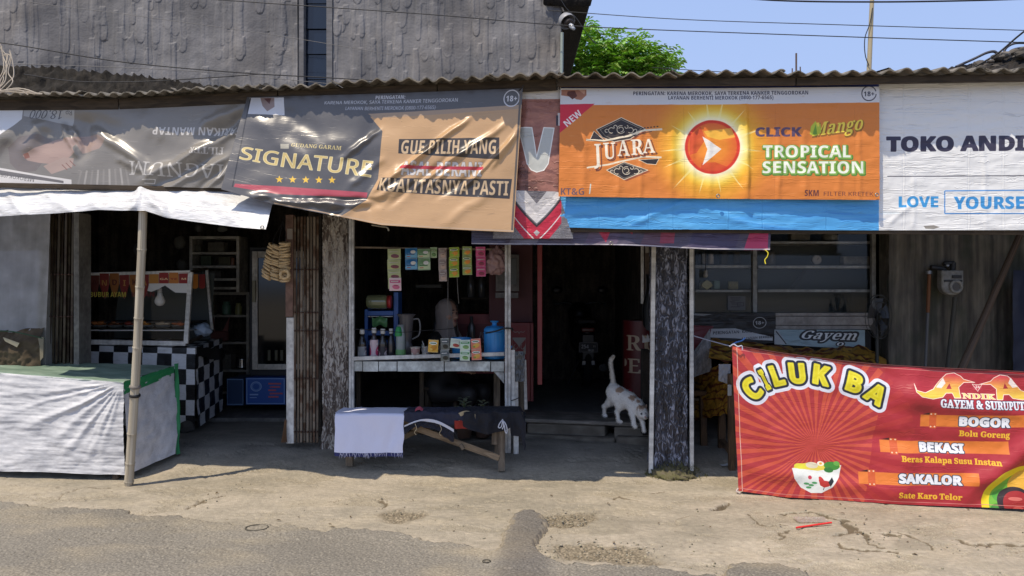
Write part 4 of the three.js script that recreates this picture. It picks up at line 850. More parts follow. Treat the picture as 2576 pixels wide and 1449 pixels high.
{
  const [c, b] = peelTex(3, [48, 48, 56], [140, 144, 158], [24, 23, 26], 0.3, 0.72);
  const t = pillar('peeling_pillar', 'black pillar of curling glossy paint between two white battens, right of the doorway', 1648, 1729, 6.47, 0.0, 2.5, phys(0xffffff, 0.34, { map: c, bumpMap: b, bumpScale: 0.014 }), 3);
  const dd = 6.45;
  mesh('batten', bar(P(1645, 560, dd), P(1637, 1190, dd), 0.034, 0.03), whitePaint, t);
  mesh('batten', bar(P(1739, 560, dd), P(1740, 1185, dd), 0.030, 0.03), whitePaint, t);
  // mossy lump of mortar round its foot
  const o = P(1692, 1190, 6.44), mg = new THREE.SphereGeometry(1, 60, 30), p = mg.attributes.position, col = [];
  for (let i = 0; i < p.count; i++) {
    const x = p.getX(i), y = p.getY(i), z = p.getZ(i), q = 1 + 0.18 * noise3(x * 3, y * 3, z * 3) + 0.12 * noise3(x * 9, y * 9, z * 9) + 0.06 * noise3(x * 22, y * 22, z * 22);
    p.setXYZ(i, o.x + x * 0.2 * q, -0.02 + Math.max(0, y) * 0.1 * q * (1 + 0.5 * noise3(x * 14, y * 14, z * 14)), o.z - 0.04 + z * 0.19 * q);
    const mo = clamp(0.5 + noise3(x * 6, y * 6, z * 6) * 1.2); col.push(lerp(0.12, 0.085, mo), lerp(0.1, 0.085, mo), lerp(0.07, 0.032, mo));
  }
  mg.setAttribute('color', new THREE.Float32BufferAttribute(col, 3)); mg.computeVertexNormals();
  mesh('mossy_foot', mg, mat(0xffffff, 0.95, { vertexColors: true }), t);
  settle(t);
  const tuft = [];
  for (let i = 0; i < 500; i++) { const a = rr(0, 6.28), r = Math.sqrt(rnd()) * 0.3, x = o.x + 0.03 + r * Math.cos(a) * 0.85, z = o.z - 0.02 + r * Math.sin(a) * 0.6 + 0.02, h = 0.1 * Math.sqrt(Math.max(0, 1 - (r / 0.23) ** 2)) + 0.004, l = rr(0.008, 0.03); tuft.push(V(x, h, z), V(x + 0.004, h, z + 0.003), V(x + rr(-0.012, 0.012), h + l, z + rr(-0.012, 0.012))); }
  const tg = new THREE.BufferGeometry().setFromPoints(tuft); tg.computeVertexNormals();
  solo('moss', tg, mat(0x56532f, 0.95, { side: THREE.DoubleSide }), 'small moss and weed tufts round the foot of the black pillar', 'moss', null, 'stuff');
}
const rustTex = tex(256, 1024, (u, v) => { const a = fbm(u * 5, v * 14, 2, 4), b = fbm(u * 20, v * 30, 3, 3), z = smooth(-0.05, 0.3, a + 0.35 * b + 0.1 * Math.sin(v * 9)); return mix3([150, 142, 130], [104, 80, 62], clamp(z)); });
const rustM = mat(0xffffff, 0.6, { map: rustTex, metalness: 0.2 });
function foldingGate(label, name, xs, y0, y1, d, tint, rivetsAt) {
  const t = thing(name, label, 'gate');
  const m = mat(tint, 0.6, { map: rustTex, metalness: 0.2 });
  xs.forEach(([xt, xb, w], i) => {
    const g = bar(P(xb, y1, d + 0.03 * (i % 2)), P(xt, y0, d + 0.03 * (i % 2)), S(w, d), 0.016), uv = g.attributes.uv;
    for (let j = 0; j < uv.count; j++) uv.setXY(j, uv.getX(j) * 0.5 + i * 0.37, uv.getY(j) * 0.45 + i * 0.21);
    mesh('slat', g, m, t);
  });
  for (const y of rivetsAt) {
    mesh('cross_link', bar(P(xs[0][1], y, d - 0.005), P(xs[xs.length - 1][1], y + 1, d - 0.005), 0.008, 0.006), mat(0x3f2a20, 0.7), t);
    for (const [xt, xb] of xs) { const q = P(lerp(xt, xb, (y - y0) / (y1 - y0)), y, d - 0.014), g = new THREE.SphereGeometry(0.009, 8, 6); g.translate(q.x, q.y, q.z); mesh('rivet', g, mat(0x4a3226, 0.6), t); }
  }
  return settle(t);
}
foldingGate('folded rusty slat gate beside the grey peeling pillar', 'folding_gate', [742, 751, 759, 767, 775, 783, 791, 799].map((x) => [x, x - 1, 5.6]), 545, 1113, 6.95, lin(0.72, 0.66, 0.6), [678, 786, 832, 952, 1086]);
foldingGate('dark folded slat gate at the left end behind the draped table', 'folding_gate', [0, 1, 2, 3, 4, 5, 6].map((i) => [133 + i * 8.6, 122 + i * 9.6, 6]), 535, 960, 6.98, lin(0.22, 0.19, 0.13), [690, 796]);
{
  const t = thing('gate_post', 'white painted gate post with a bare red-brown upper half', 'post');
  mesh('upper_post', pbox(718, 540, 737, 797, 6.93, 0.08), mat(lin(0.36, 0.22, 0.18), 0.8, { map: grimeTex }), t, 'bare red-brown upper half of the post');
  mesh('lower_post', pbox(720, 799, 739, 1116, 6.93, 0.08), whitePaint, t);
  mesh('paper_scrap', pbox(722, 575, 736, 602, 6.92, 0.003), mat(0x9a928a, 0.9), t);
  settle(t);
  const broom = [];
  for (let i = 0; i < 50; i++) broom.push(rod(P(rr(706, 722), 1113, 6.9 + rr(-0.03, 0.03)), P(718 + rr(-3, 3), 1075 - rr(0, 20), 6.92), 0.0016, 0.0016, 4));
  solo('broom', broom, mat(0x77593f, 0.9), 'worn stick broom head standing at the foot of the white gate post', 'broom');
  const [c, b] = peelTex(7, [88, 78, 72], [176, 171, 164], [96, 82, 72], 0.0, 0.5);
  settle(pillar('peeling_pillar', 'grey pillar of flaking pale plaster beside the rusty folded gate', 812, 876, 6.97, 0.06, 2.5, mat(0xffffff, 0.85, { map: c, bumpMap: b, bumpScale: 0.014 }), 7));
  solo('shop_post', [pbox(877, 540, 890, 1118, 6.9, 0.05), pbox(881, 540, 884, 1118, 6.893, 0.01)], alu, 'slim white aluminium post left of the drinks counter', 'post');
  solo('shop_post', [pbox(1270, 560, 1277, 1140, 6.83, 0.05), pbox(1277.6, 560, 1285, 1140, 6.85, 0.04), pbox(1273, 560, 1275, 1140, 6.824, 0.01)], alu, 'slim ribbed aluminium post right of the drinks counter', 'post');
  const g = thing('gate_jamb', 'grey concrete jamb beside the dark folded gate at left', 'jamb');
  mesh('jamb', pbox(185, 535, 199, 980, 6.96, 0.2), mat(lin(0.3, 0.29, 0.27), 0.9, { map: grimeTex, bumpMap: grimeTex, bumpScale: 0.006 }), g);
  mesh('jamb_edge', pbox(199.5, 535, 208, 980, 7.02, 0.12), mat(lin(0.14, 0.12, 0.1), 0.9, { map: grimeTex }), g);
  settle(g);
}
// ---------------------------------------------------------------- left wall
{
  const d = 6.9, t = thing('plaster_wall', 'pale grimy plaster wall with a crumbled base at the far left', 'wall');
  const wt = tex(512, 512, (u, v) => { const n = fbm(u * 5, v * 6, 3, 5), s = fbm(u * 16, v * 2, 8, 3), p = smooth(0.5, 0.45, Math.abs(u - 0.45)) * smooth(0.38, 0.36, Math.abs(v - 0.3)); let c = mix3([112, 110, 104], [160, 158, 154], clamp(0.5 + n * 0.8 + s * 0.5)); return mix3(c, [150, 154, 164], p * 0.35); });
  const g = grid(60, 60, (u, v) => { const y = lerp(530, 836 + 8 * noise(u * 9, 2), v), r = lerp(127, 116, v); const q = P(lerp(-180, r, u), y, d); q.z += 0.006 * fbm(u * 9, v * 9); return q; });
  mesh('plaster', [g, box(X(-180, d), X(114, d), 0.1, 2.4, -d - 0.25, -d - 0.01)], mat(lin(0.95, 0.95, 0.97), 0.9, { map: wt, bumpMap: wt, bumpScale: 0.006 }), t);
  const bt = tex(256, 256, (u, v) => { const n = fbm(u * 6, v * 6, 3, 5); return mix3([84, 74, 60], [128, 114, 94], clamp(0.5 + n)); });
  const base = grid(60, 30, (u, v) => { const y = lerp(828 + 8 * noise(u * 9, 2), 990, v), q = P(lerp(-180, 112, u), y, d); q.z += 0.07 * smooth(0, 0.2, v) + 0.05 * fbm(u * 7, v * 4, 2) + 0.015 * noise(u * 30, v * 20); return q; });
  mesh('crumbled_base', base, mat(lin(0.5, 0.47, 0.42), 0.95, { map: bt, bumpMap: bt, bumpScale: 0.02 }), t);
  mesh('broken_flake', prism([[0, 0], [0.14, -0.05], [0.12, -0.085], [0.02, -0.035]], 0.006, new THREE.Matrix4().setPosition(P(8, 848, d - 0.1))), mat(0x8a8676, 0.9), t);
  mesh('broken_flake', prism([[0, 0], [0.05, 0.0], [0.045, -0.17], [0.02, -0.2], [0.015, -0.08]], 0.006, new THREE.Matrix4().setPosition(P(96, 848, d - 0.1))), mat(0x77705f, 0.9), t);
  settle(t);
  solo('green_string', tube([P(-20, 832, 6.78), P(30, 834, 6.78), P(70, 842, 6.78), P(112, 852, 6.8)], 0.005, 20), mat(0x2c4a34, 0.8), 'dark green string running along the broken base of the left wall', 'string');
}
// ---------------------------------------------------------------- draped table in the foreground
{
  const t = thing('draped_table', 'table draped in a white tarpaulin with a green tarpaulin top at left', 'table');
  const A = P(310, 962, 6.28), B = P(437, 921, 6.92), L0 = P(-150, 926, 6.5), L1 = P(-150, 902, 7.3);   // corners of the top
  const ga = P(314, 1206, groundAt(314, 1205)), gb = P(441, 1150, groundAt(441, 1150)), gl = P(-150, 1192, groundAt(-150, 1196));
  const cl = tex(512, 512, (u, v) => { const n = fbm(u * 7, v * 7, 3, 5), m = fbm(u * 40, v * 60, 5, 3); let c = mix3([170, 172, 176], [214, 214, 214], clamp(0.7 + n * 0.8 + m * 0.4));  return c; });
  const crin = creases(1024, 512, 700, []);
  const sheetM = phys(lin(0.9, 0.91, 0.94), 0.6, { map: cl, bumpMap: crin, bumpScale: 0.0012, side: THREE.DoubleSide });
  const folds = (u, v) => { let s = 0; for (let k = 0; k < 9; k++) { const a = 0.12 + k * 0.16 + 0.07 * Math.sin(k * 5.3) + 0.05 * noise(u * 3, v * 3, k), r = Math.hypot(1 - u, v * 0.6) + 1e-3, an = Math.atan2(v * 0.6, 1 - u); s += (0.006 + 0.008 * Math.abs(Math.sin(k * 3.7))) * Math.exp(-(((an - a) / (0.03 + 0.025 * Math.abs(Math.cos(k * 2.3)))) ** 2)) * smooth(0.03, 0.14, r) * (1 - smooth(0.4, 0.75, r)) * (k % 2 ? 1 : 0.6); } return s; };
  const front = grid(180, 90, (u, v) => {
    const a = L0.clone().lerp(A, u), b = gl.clone().lerp(ga, u); b.y += 0.035 + 0.01 * noise(u * 6, 3);
    const p = a.lerp(b, v); p.z += folds(u, v) * 1.3 + 0.01 * Math.sin(v * 3.1) + 0.022 * fbm(u * 5, v * 4, 7) + 0.004 * noise(u * 5 + 1.5 * noise(u * 3, v * 3), v * 26, 3) + 0.003 * noise(u * 9, v * 60, 8); p.y -= v < 0.05 ? 0 : 0; return p;
  });
  mesh('front_drape', front, sheetM, t);
  const side = grid(60, 70, (u, v) => { const a = A.clone().lerp(B, u), b = ga.clone().lerp(gb, u); a.y -= 0.05; b.y += 0.03; const p = a.lerp(b, v); p.x += 0.016 * fbm(u * 3, v * 5, 4) + 0.02 * Math.sin(v * 3); return p; });
  mesh('side_drape', side, sheetM, t);
  const gt = tex(256, 256, (u, v) => { const n = fbm(u * 6, v * 6, 3, 4), m = fbm(u * 20, v * 30, 4, 3); return mix3([104, 124, 114], [150, 166, 156], clamp(0.5 + n + m * 0.6)); });
  const top = grid(120, 50, (u, v) => { const p = L1.clone().lerp(B, u).lerp(L0.clone().lerp(A, u), v); p.y += 0.008 * fbm(u * 12, v * 4, 3) - 0.012 * smooth(0.97, 1, v) + 0.004; return p; });
  mesh('green_top', top, mat(lin(0.8, 0.86, 0.8), 0.5, { map: gt, side: THREE.DoubleSide, bumpMap: gt, bumpScale: 0.01 }), t);
  const hem = grid(60, 16, (u, v) => { const p = A.clone().lerp(B, u); p.y += 0.004 - v * 0.1 * (1 - 0.25 * u) - 0.006 * noise(u * 9, 3); p.x += 0.006 + 0.01 * fbm(u * 6, v * 3, 8); return p; });
  mesh('green_hem', hem, mat(lin(0.03, 0.24, 0.09), 0.45, { side: THREE.DoubleSide, bumpMap: gt, bumpScale: 0.01 }), t);
  const edge = grid(6, 60, (u, v) => { const p = B.clone().lerp(gb, v); p.x += 0.006 + u * 0.015 + 0.012 * noise(v * 6, u); p.z -= u * 0.05; p.y += 0.02; return p; });
  mesh('green_edge', edge, mat(lin(0.05, 0.3, 0.12), 0.45, { side: THREE.DoubleSide }), t);
  for (const [q, g0] of [[A, ga], [B, gb]]) { const a = q.clone().add(V(-0.08, -0.03, -0.06)); mesh('leg', bar(V(a.x, g0.y, a.z), a, 0.05), darkWood, t); }
  settle(t);
}
// ---------------------------------------------------------------- checkered counter with the glass food case
const CK = 7.6;
{
  const t = thing('checkered_counter', 'food counter wrapped in black and white checkered vinyl', 'counter');
  const [c, g] = canvas(512, 512);
  for (let j = 0; j < 4; j++) for (let i = 0; i < 4; i++) { g.fillStyle = (i + j) % 2 ? '#d6d9dc' : '#121316'; g.fillRect(i * 128, j * 128, 128, 128); }
  for (let i = 0; i < 300; i++) { g.fillStyle = `rgba(${rnd() < 0.5 ? '120,110,95' : '170,170,170'},${rr(0.02, 0.12)})`; g.beginPath(); g.ellipse(rr(0, 512), rr(0, 512), rr(2, 40), rr(1, 6), rr(-0.5, 0.5), 0, 7); g.fill(); }
  const ct = ctex(c); ct.wrapS = ct.wrapT = THREE.RepeatWrapping;
  const m = phys(0xffffff, 0.4, { map: ct, bumpMap: rep(bumpB, 3), bumpScale: 0.008, side: THREE.DoubleSide });
  const k = S(38.5, CK), A = P(491, 876, CK), B = P(560, 854, 8.35), L = P(213, 862, CK + 0.1), top = A.y, gy = 0.16;
  const cell = (gm, du, dv, ou, ov) => { const uv = gm.attributes.uv; for (let i = 0; i < uv.count; i++) uv.setXY(i, (uv.getX(i) * du + ou) / (4 * k), (uv.getY(i) * dv + ov) / (4 * k)); return gm; };
  const W = A.x - L.x, H = top - gy - 0.02, D = Math.hypot(B.x - A.x, B.z - A.z);
  mesh('front_cover', cell(grid(60, 40, (u, v) => V(lerp(L.x, A.x, u) + 0.006 * noise(v * 6, 2), top + (1 - u) * 0.02 - v * H + (v > 0.95 ? 0.05 * Math.max(0, u - 0.85) * 5 * noise(u * 20, 2) : 0), lerp(L.z, A.z, u) + 0.012 * fbm(u * 9, v * 5, 3) + 0.02 * v)), W, H, 0, k * 0.2), m, t);
  mesh('side_cover', cell(grid(50, 40, (u, v) => V(lerp(A.x, B.x, u) + 0.02 * fbm(u * 5, v * 5, 6) + 0.03 * v * (1 - u), lerp(top, B.y + 0.02, u) - v * H, lerp(A.z, B.z, u))), D, H, W, k * 0.2), m, t);
  mesh('top_cover', cell(grid(60, 20, (u, v) => { const a = V(L.x, L.y, L.z - 0.75).lerp(B, u), b = V(L.x, top + 0.02, L.z).lerp(A, u); const p = a.lerp(b, v); p.y += 0.004; return p; }), W, 0.75, 0, k * 1.2), m, t);
  mesh('flap', grid(20, 8, (u, v) => { const p = A.clone().add(V(0.02, 0.015, 0.01)).lerp(B.clone().add(V(0.03, -0.1, 0.03)), u); p.y -= v * 0.1 + 0.03 * noise(u * 5, v); p.x += 0.03 * Math.sin(u * 3); return p; }), mat(0x101114, 0.35, { side: THREE.DoubleSide }), t);
  settle(t);
  const stone = new THREE.IcosahedronGeometry(0.07, 3), sp = stone.attributes.position;
  for (let i = 0; i < sp.count; i++) { const q = 1 + 0.3 * noise3(sp.getX(i) * 14, sp.getY(i) * 14, sp.getZ(i) * 14); sp.setXYZ(i, sp.getX(i) * q * 1.1, sp.getY(i) * q * 0.8, sp.getZ(i) * q); }
  stone.computeVertexNormals(); const o = P(470, 1072, CK - 0.02); stone.translate(o.x, 0.19, o.z);
  solo('stone', stone, mat(0x4a4844, 0.95), 'dark rough stone under the front corner of the checkered counter', 'stone');
  // the case
  const s = thing('food_display_case', 'glass food display case with a white frame on the checkered counter', 'display case');
  const cd = CK + 0.06, cb = 8.25, xr = 472, hd = 686;
  const fr = whitePaint;
  const TL = P(222, 690, cd), TR = P(480, 684, cd), BR = P(468, 864, cd), BL = P(205, 860, cd), TRb = P(520, 676, cb), BRb = P(534, 832, cb);
  mesh('frame', bar(TL, TR, 0.03, 0.03), fr, s); mesh('frame', bar(BR, TR, 0.042, 0.03), fr, s); mesh('frame', bar(BL, BR, 0.045, 0.03), fr, s);
  mesh('frame', bar(BL, TL, 0.03, 0.03), darkWood, s); mesh('frame', bar(BRb, TRb, 0.026, 0.026), fr, s); mesh('frame', bar(TR, TRb, 0.026, 0.026), darkWood, s); mesh('frame', bar(BR, BRb, 0.03, 0.03), darkWood, s);
  const quad = (a, b, c2, d2, off = 0) => grid(2, 2, (u, v) => { const p = a.clone().lerp(b, u).lerp(d2.clone().lerp(c2, u), v); p.z += off; return p; });
  mesh('pane', quad(TL, TR, BR, BL), glassPane, s); mesh('pane', quad(TR, TRb, BRb, BR), glassPane, s);
  const back = V(0, 0, -0.62);
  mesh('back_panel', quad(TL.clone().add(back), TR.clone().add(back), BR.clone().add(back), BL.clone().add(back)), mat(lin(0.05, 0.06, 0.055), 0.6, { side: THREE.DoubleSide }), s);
  for (const y of [832, 812]) mesh('shelf', box(X(215, cd), X(466, cd), Y(y, cd) - 0.006, Y(y, cd) + 0.006, -cd - 0.55, -cd - 0.05 - (832 - y) * 0.004), y > 820 ? fr : blackStuff, s);
  // bunting printed on the glass
  const [bc, bg] = canvas(1024, 256), cols = ['#5e2a22', '#7a2a24', '#8a5524', '#74241f', '#8f5a26', '#782622', '#b07a34', '#8f2c2a', '#b87434', '#8a2828'];
  const pen = thing('bunting', 'red and orange bunting strip with bold letters along the top of the glass case', 'bunting');
  for (let i = 0; i < 10; i++) {
    const x0 = 226 + i * 24.9, x1 = x0 + 24, tipy = i < 6 ? 756 - (i % 2 ? 0 : 4) : 713, p = [];
    const [cc, cg] = canvas(96, 256);
    cg.fillStyle = cols[i]; cg.fillRect(0, 0, 96, 256);
    const s1 = ['A', 'N', 'D', 'I', 'K', 'A', '', 'GA', 'YE', 'M'][i]; cg.strokeStyle = '#b9a894'; cg.lineWidth = 3; cg.strokeRect(0, 0, 96, 256);
    cg.font = `bold ${i < 6 ? 86 : 62}px sans-serif`; cg.textAlign = 'center'; cg.fillStyle = i < 6 ? (i % 2 ? '#a8763c' : '#4e1c18') : i === 8 ? '#8e2a26' : '#e5c79a'; cg.fillText(s1, 48, i < 6 ? 150 : 172);
    const y0 = 688 - i * 0.3, sh = (y) => P(0, y, cd - 0.012).y;
    const g2 = grid(6, 8, (u, v) => { const tip = i < 6 ? 1 - 0.35 * Math.abs(u - 0.5) * 2 * (v > 0.6 ? (v - 0.6) / 0.4 : 0) : 1, q = P(lerp(x0, x1, u), y0 + (tipy - y0 - (i < 6 ? 26 : 0)) * v * tip + (i < 6 ? 22 * v * v * (1 - (2 * u - 1) ** 2) : 0), cd - 0.014); q.z += 0.003 * Math.sin(v * 3 + i); return q; });
    mesh('pennant', g2, mat(0xffffff, 0.7, { map: ctex(cc), side: THREE.DoubleSide }), pen);
  }
  for (const [x, d2] of [[489, 7.78], [507, 8.02]]) mesh('pennant', grid(3, 4, (u, v) => P(lerp(x - 6, x + 9, u), lerp(690, v > 0.9 ? 728 - 10 * Math.abs(u - 0.5) : 722, v), d2)), mat(x < 500 ? 0xc27a2c : 0x8c2a28, 0.7, { side: THREE.DoubleSide }), pen);
  settle(pen);
  const torn = new THREE.Shape([[338, 714], [473, 711], [472, 737], [440, 736], [428, 728], [414, 718], [398, 727], [380, 734], [360, 730], [340, 735]].map(([x, y]) => { const q = P(x, y, cd - 0.018); return new THREE.Vector2(q.x, q.y); }));
  const tg = new THREE.ShapeGeometry(torn); tg.translate(0, 0, -cd + 0.018 - 0.01);
  solo('torn_paper_strip', tg, mat(0xcfcfcc, 0.85, { side: THREE.DoubleSide }), 'torn white paper strip left on the case glass under the bunting', 'paper');
  const [wc, wg] = canvas(512, 96);
  const glow = (str, x, fill) => { wg.fillStyle = fill; wg.font = 'bold 84px sans-serif'; wg.fillText(str, x, 80); };
  const strip = (str, x0, y0, x1, y1, color, label) => {                              // cut vinyl letters on the glass
    const [lc, lg] = canvas(512, 128); lg.clearRect(0, 0, 512, 128); lg.fillStyle = '#000'; lg.fillRect(0, 0, 512, 128); lg.fillStyle = '#fff'; lg.font = 'bold 120px sans-serif'; lg.save(); lg.scale(512 / lg.measureText(str).width, 1.15); lg.fillText(str, 0, 98); lg.restore();
    const a = ctex(lc, false);
    solo('window_lettering', grid(2, 2, (u, v) => P(lerp(x0, x1, u), lerp(y0, y1, v), cd - 0.016)), mat(color, 0.7, { alphaMap: a, transparent: true, alphaTest: 0.5, side: THREE.DoubleSide }), label, 'lettering');
  };
  strip('BUBUR AYAM', 226, 733, 318, 749, lin(0.5, 0.42, 0.06), 'worn yellow letters on the left of the case glass');
  strip('KETAN', 330, 733, 390, 748, lin(0.14, 0.03, 0.03), 'faded dark red letters on the case glass behind the bamboo post');
  settle(s);
  const bulb = thing('light_bulb', 'unlit white light bulb hanging inside the glass food case', 'light bulb'), bo = P(402, 744, cd + 0.08), pl = (g2) => g2.translate(bo.x, bo.y, bo.z);
  mesh('glass_globe', pl(lathe([[0, -0.1], [0.03, -0.093], [0.046, -0.07], [0.05, -0.048], [0.04, -0.02], [0.026, 0.005], [0.022, 0.03], [0, 0.03]], 20)), phys(0xd8d6cf, 0.25), bulb);
  mesh('bulb_cap', pl(lathe([[0, 0.075], [0.02, 0.07], [0.021, 0.031], [0, 0.031]], 16)), mat(0xb7b4ae, 0.4), bulb);
  mesh('flex', rod(V(bo.x, bo.y + 0.07, bo.z), V(bo.x, Y(690, cd), bo.z), 0.004), darkCable, bulb);
  settle(bulb);
  // food on trays
  for (let i = 0; i < 6; i++) {
    const f = thing('food_tray', ['tray of fried snacks', 'tray of brown fritters', 'tray of reddish side dish', 'tray of golden fritters', 'tray of pale steamed snacks', 'tray of orange fried pieces'][i] + ' inside the glass case, ' + ['first', 'second', 'third', 'fourth', 'fifth', 'sixth'][i] + ' from its left', 'food tray', 'food trays in the display case');
    const o = P(250 + i * 40, 826, cd + 0.16 + 0.02 * (i % 2));
    mesh('tray', lathe([[0, 0], [0.055, 0], [0.07, 0.022], [0.072, 0.024], [0.058, 0.004], [0, 0.004]], 20).translate(o.x, o.y + 0.01, o.z), mat(0x9ca0a0, 0.3, { metalness: 0.7 }), f);
    for (let k = 0; k < 9; k++) { const q = new THREE.IcosahedronGeometry(rr(0.018, 0.03), 1); q.scale(1.3, 0.7, 1); q.translate(o.x + rr(-0.04, 0.04), o.y + 0.03 + rr(0, 0.03), o.z + rr(-0.04, 0.04)); mesh('piece', q, mat([0x9a5c2a, 0x6d3f1e, 0x7c2f1e, 0xb0752e, 0xa8957a, 0xa8572a][i], 0.6), f); }
    settle(f);
  }
  const bag = new THREE.SphereGeometry(0.07, 24, 16), bp = bag.attributes.position, bo2 = P(510, 845, 8.0);
  for (let i = 0; i < bp.count; i++) { const q = 1 + 0.35 * noise3(bp.getX(i) * 22, bp.getY(i) * 22, bp.getZ(i) * 22); bp.setXYZ(i, bo2.x + bp.getX(i) * q * 1.2, bo2.y + 0.06 + bp.getY(i) * q * 0.95, bo2.z + bp.getZ(i) * q); }
  bag.computeVertexNormals();
  solo('plastic_bag', bag, phys(0x9fb2c8, 0.3), 'crumpled pale blue plastic bag beside the right end of the food case', 'bag');
}
// ---------------------------------------------------------------- back of the left shop
{
  const d = 9.2, rack = (label, x0, y0, x1, y1, shelves, dd, m, deep = 0.3) => {
    const t = thing('shelf_rack', label, 'shelf');
    mesh('upright', pbox(x0, y0, x0 + 8, y1, dd, deep), m, t); mesh('upright', pbox(x1 - 8, y0, x1, y1, dd, deep), m, t); mesh('top_rail', pbox(x0 + 8.2, y0, x1 - 8.2, y0 + 7, dd, deep), m, t);
    for (const y of shelves) mesh('shelf', pbox(x0 + 8.2, y, x1 - 8.2, y + 6, dd + 0.003, deep - 0.01), m, t);
    return settle(t);
  };
  const grey = mat(lin(0.95, 0.93, 0.86), 0.7, { map: grimeTex });
  rack('upper open shelf rack of small goods on the back wall of the left shop', 476, 594, 602, 735, [634, 668, 700, 722], 9.0, grey);
  rack('lower dark shelf rack beside the tall drinks fridge', 500, 735, 627, 1010, [792, 860, 930, 985], d, mat(lin(0.65, 0.62, 0.56), 0.7, { map: grimeTex }), 0.4);
  const goods = (list, dd) => { for (const [x, y, w, h, c, what, shape] of list) {
    const o = P(x, y, dd + 0.1), W = S(w, dd), H = S(h, dd);
    if (shape === 'jar') solo('jar', lathe([[0, 0], [W * 0.45, 0], [W * 0.5, H * 0.06], [W * 0.5, H * 0.7], [W * 0.36, H * 0.82], [W * 0.36, H * 0.88], [W * 0.4, H * 0.89], [W * 0.4, H], [0, H]], 18).translate(o.x, o.y, o.z), phys(c, 0.35), what, 'jar');
    else { const g = box(-W / 2, W / 2, 0, H, -0.05, 0.05, 0.006); g.rotateY(rr(-0.2, 0.2)); g.translate(o.x, o.y, o.z); solo('carton', g, mat(c, 0.7, { map: grimeTex }), what, 'carton'); }
  } };
  goods([[500, 634, 22, 18, 0x89897c, 'small grey carton on the upper rack left of centre'], [548, 634, 44, 24, 0x9a9589, 'wide pale carton on the top shelf of the upper rack'], [520, 668, 26, 24, 0x60755d, 'green carton on the middle shelf of the upper rack'], [568, 668, 30, 22, 0x757558, 'olive carton at the right of the middle shelf'], [585, 668, 12, 20, 0x89604b, 'small brown jar on the upper rack', 'jar'], [540, 700, 40, 18, 0x6e6860, 'flat brown carton on the third shelf of the upper rack']], 9.0);
  goods([[530, 792, 26, 26, 0x8c8975, 'dusty carton at the left of the lower rack'], [570, 792, 22, 34, 0x517560, 'green jar on the first shelf of the lower rack', 'jar'], [600, 792, 16, 30, 0x898958, 'olive jar on the first shelf of the lower rack', 'jar'], [545, 930, 36, 38, 0x9a9a9e, 'grey carton low on the rack beside the tin'], [575, 930, 26, 40, 0x8c8b84, 'pale carton beside the shiny tin on the lower rack']], d);
  const tin = lathe([[0, 0], [0.045, 0], [0.046, 0.012], [0.043, 0.018], [0.043, 0.1], [0.046, 0.106], [0.04, 0.112], [0, 0.112]], 22), to = P(609, 926, d + 0.05);
  solo('tin', tin.translate(to.x, to.y, to.z), mat(0xc0c4c6, 0.2, { metalness: 0.9 }), 'shiny silver tin at the right end of the low shelf', 'tin');
  const bag = thing('peaked_bag', 'pink bag with two stiff peaks on the shelf behind the counter', 'bag'), bo = P(550, 858, d + 0.05);
  mesh('bag_body', box(-0.15, 0.12, 0, 0.12, -0.05, 0.05, 0.03).translate(bo.x, bo.y, bo.z), mat(0x6e4440, 0.8), bag);
  for (const [x, h, l] of [[-0.07, 0.2, 0.01], [0.07, 0.2, 0.06]]) mesh('peak', prism([[-0.035, 0], [0.035, 0], [l, h]], 0.02, new THREE.Matrix4().setPosition(bo.x + x, bo.y + 0.08, bo.z)), mat(0x8a5a52, 0.8), bag);
  settle(bag);
  const fan = P(705 * 1, 640, d); void fan;
  // tall drinks fridge
  const f = thing('drinks_fridge', 'tall drinks fridge with a white door frame and dark glass', 'fridge'), fd = 8.6;
  mesh('cabinet', pbox(628, 622, 772, 945, fd + 0.06, 0.55), mat(0x2a2c2e, 0.6), f);
  const door = mesh('door_frame', [pbox(634, 632, 648, 930, fd, 0.05), pbox(648.2, 632, 770, 648, fd, 0.05), pbox(648.2, 916, 770, 930, fd, 0.05), pbox(757, 648.2, 770, 915.8, fd, 0.05)], mat(lin(1.0, 0.97, 0.9), 0.5, { map: grimeTex }), f);
  mesh('handle', pbox(634, 706, 642, 760, fd - 0.03, 0.028), mat(0x8f8a72, 0.5), door);
  mesh('glass', pbox(648, 648, 757, 916, fd + 0.02, 0.01), phys(0x0a0c0f, 0.08), f);
  for (const x of [672, 690, 704]) mesh('bottle', pbox(x, 880, x + 9, 908, fd + 0.012, 0.02, 0.01), mat(0x46442e, 0.5), f);
  settle(f);
  const crate = (label, x0, y0, x1, y1, dd, col, big) => {
    const [c, g] = canvas(256, 192);
    g.fillStyle = col; g.fillRect(0, 0, 256, 192); g.strokeStyle = '#8fb2dc'; g.lineWidth = 5; g.strokeRect(5, 5, 246, 182);
    if (big) { g.beginPath(); g.arc(66, 62, 34, 0, 7); g.stroke(); g.strokeStyle = '#5f86c4'; g.lineWidth = 8; g.beginPath(); g.arc(66, 62, 26, 0, 7); g.stroke(); g.fillStyle = '#8fb2dc'; g.fillRect(24, 116, 56, 10); g.fillRect(24, 140, 46, 6); g.fillStyle = '#c35a5a'; for (let i = 0; i < 5; i++) g.fillRect(146 + (i % 2) * 10, 36 + i * 24, 84 - (i % 3) * 16, 11); }
    const t = thing('blue_carton', label, 'carton');
    mesh('box', pbox(x0, y0, x1, y1, dd, 0.4), mat(col, 0.6), t);
    mesh('printed_face', grid(1, 1, (u, v) => P(lerp(x0 + 1, x1 - 1, u), lerp(y0 + 1, y1 - 1, v), dd - 0.004)), mat(0xffffff, 0.55, { map: ctex(c) }), t);
    settle(t);
  };
  crate('bright blue printed carton on the floor under the fridge', 618, 950, 718, 1018, 8.5, '#2a58a8', true);
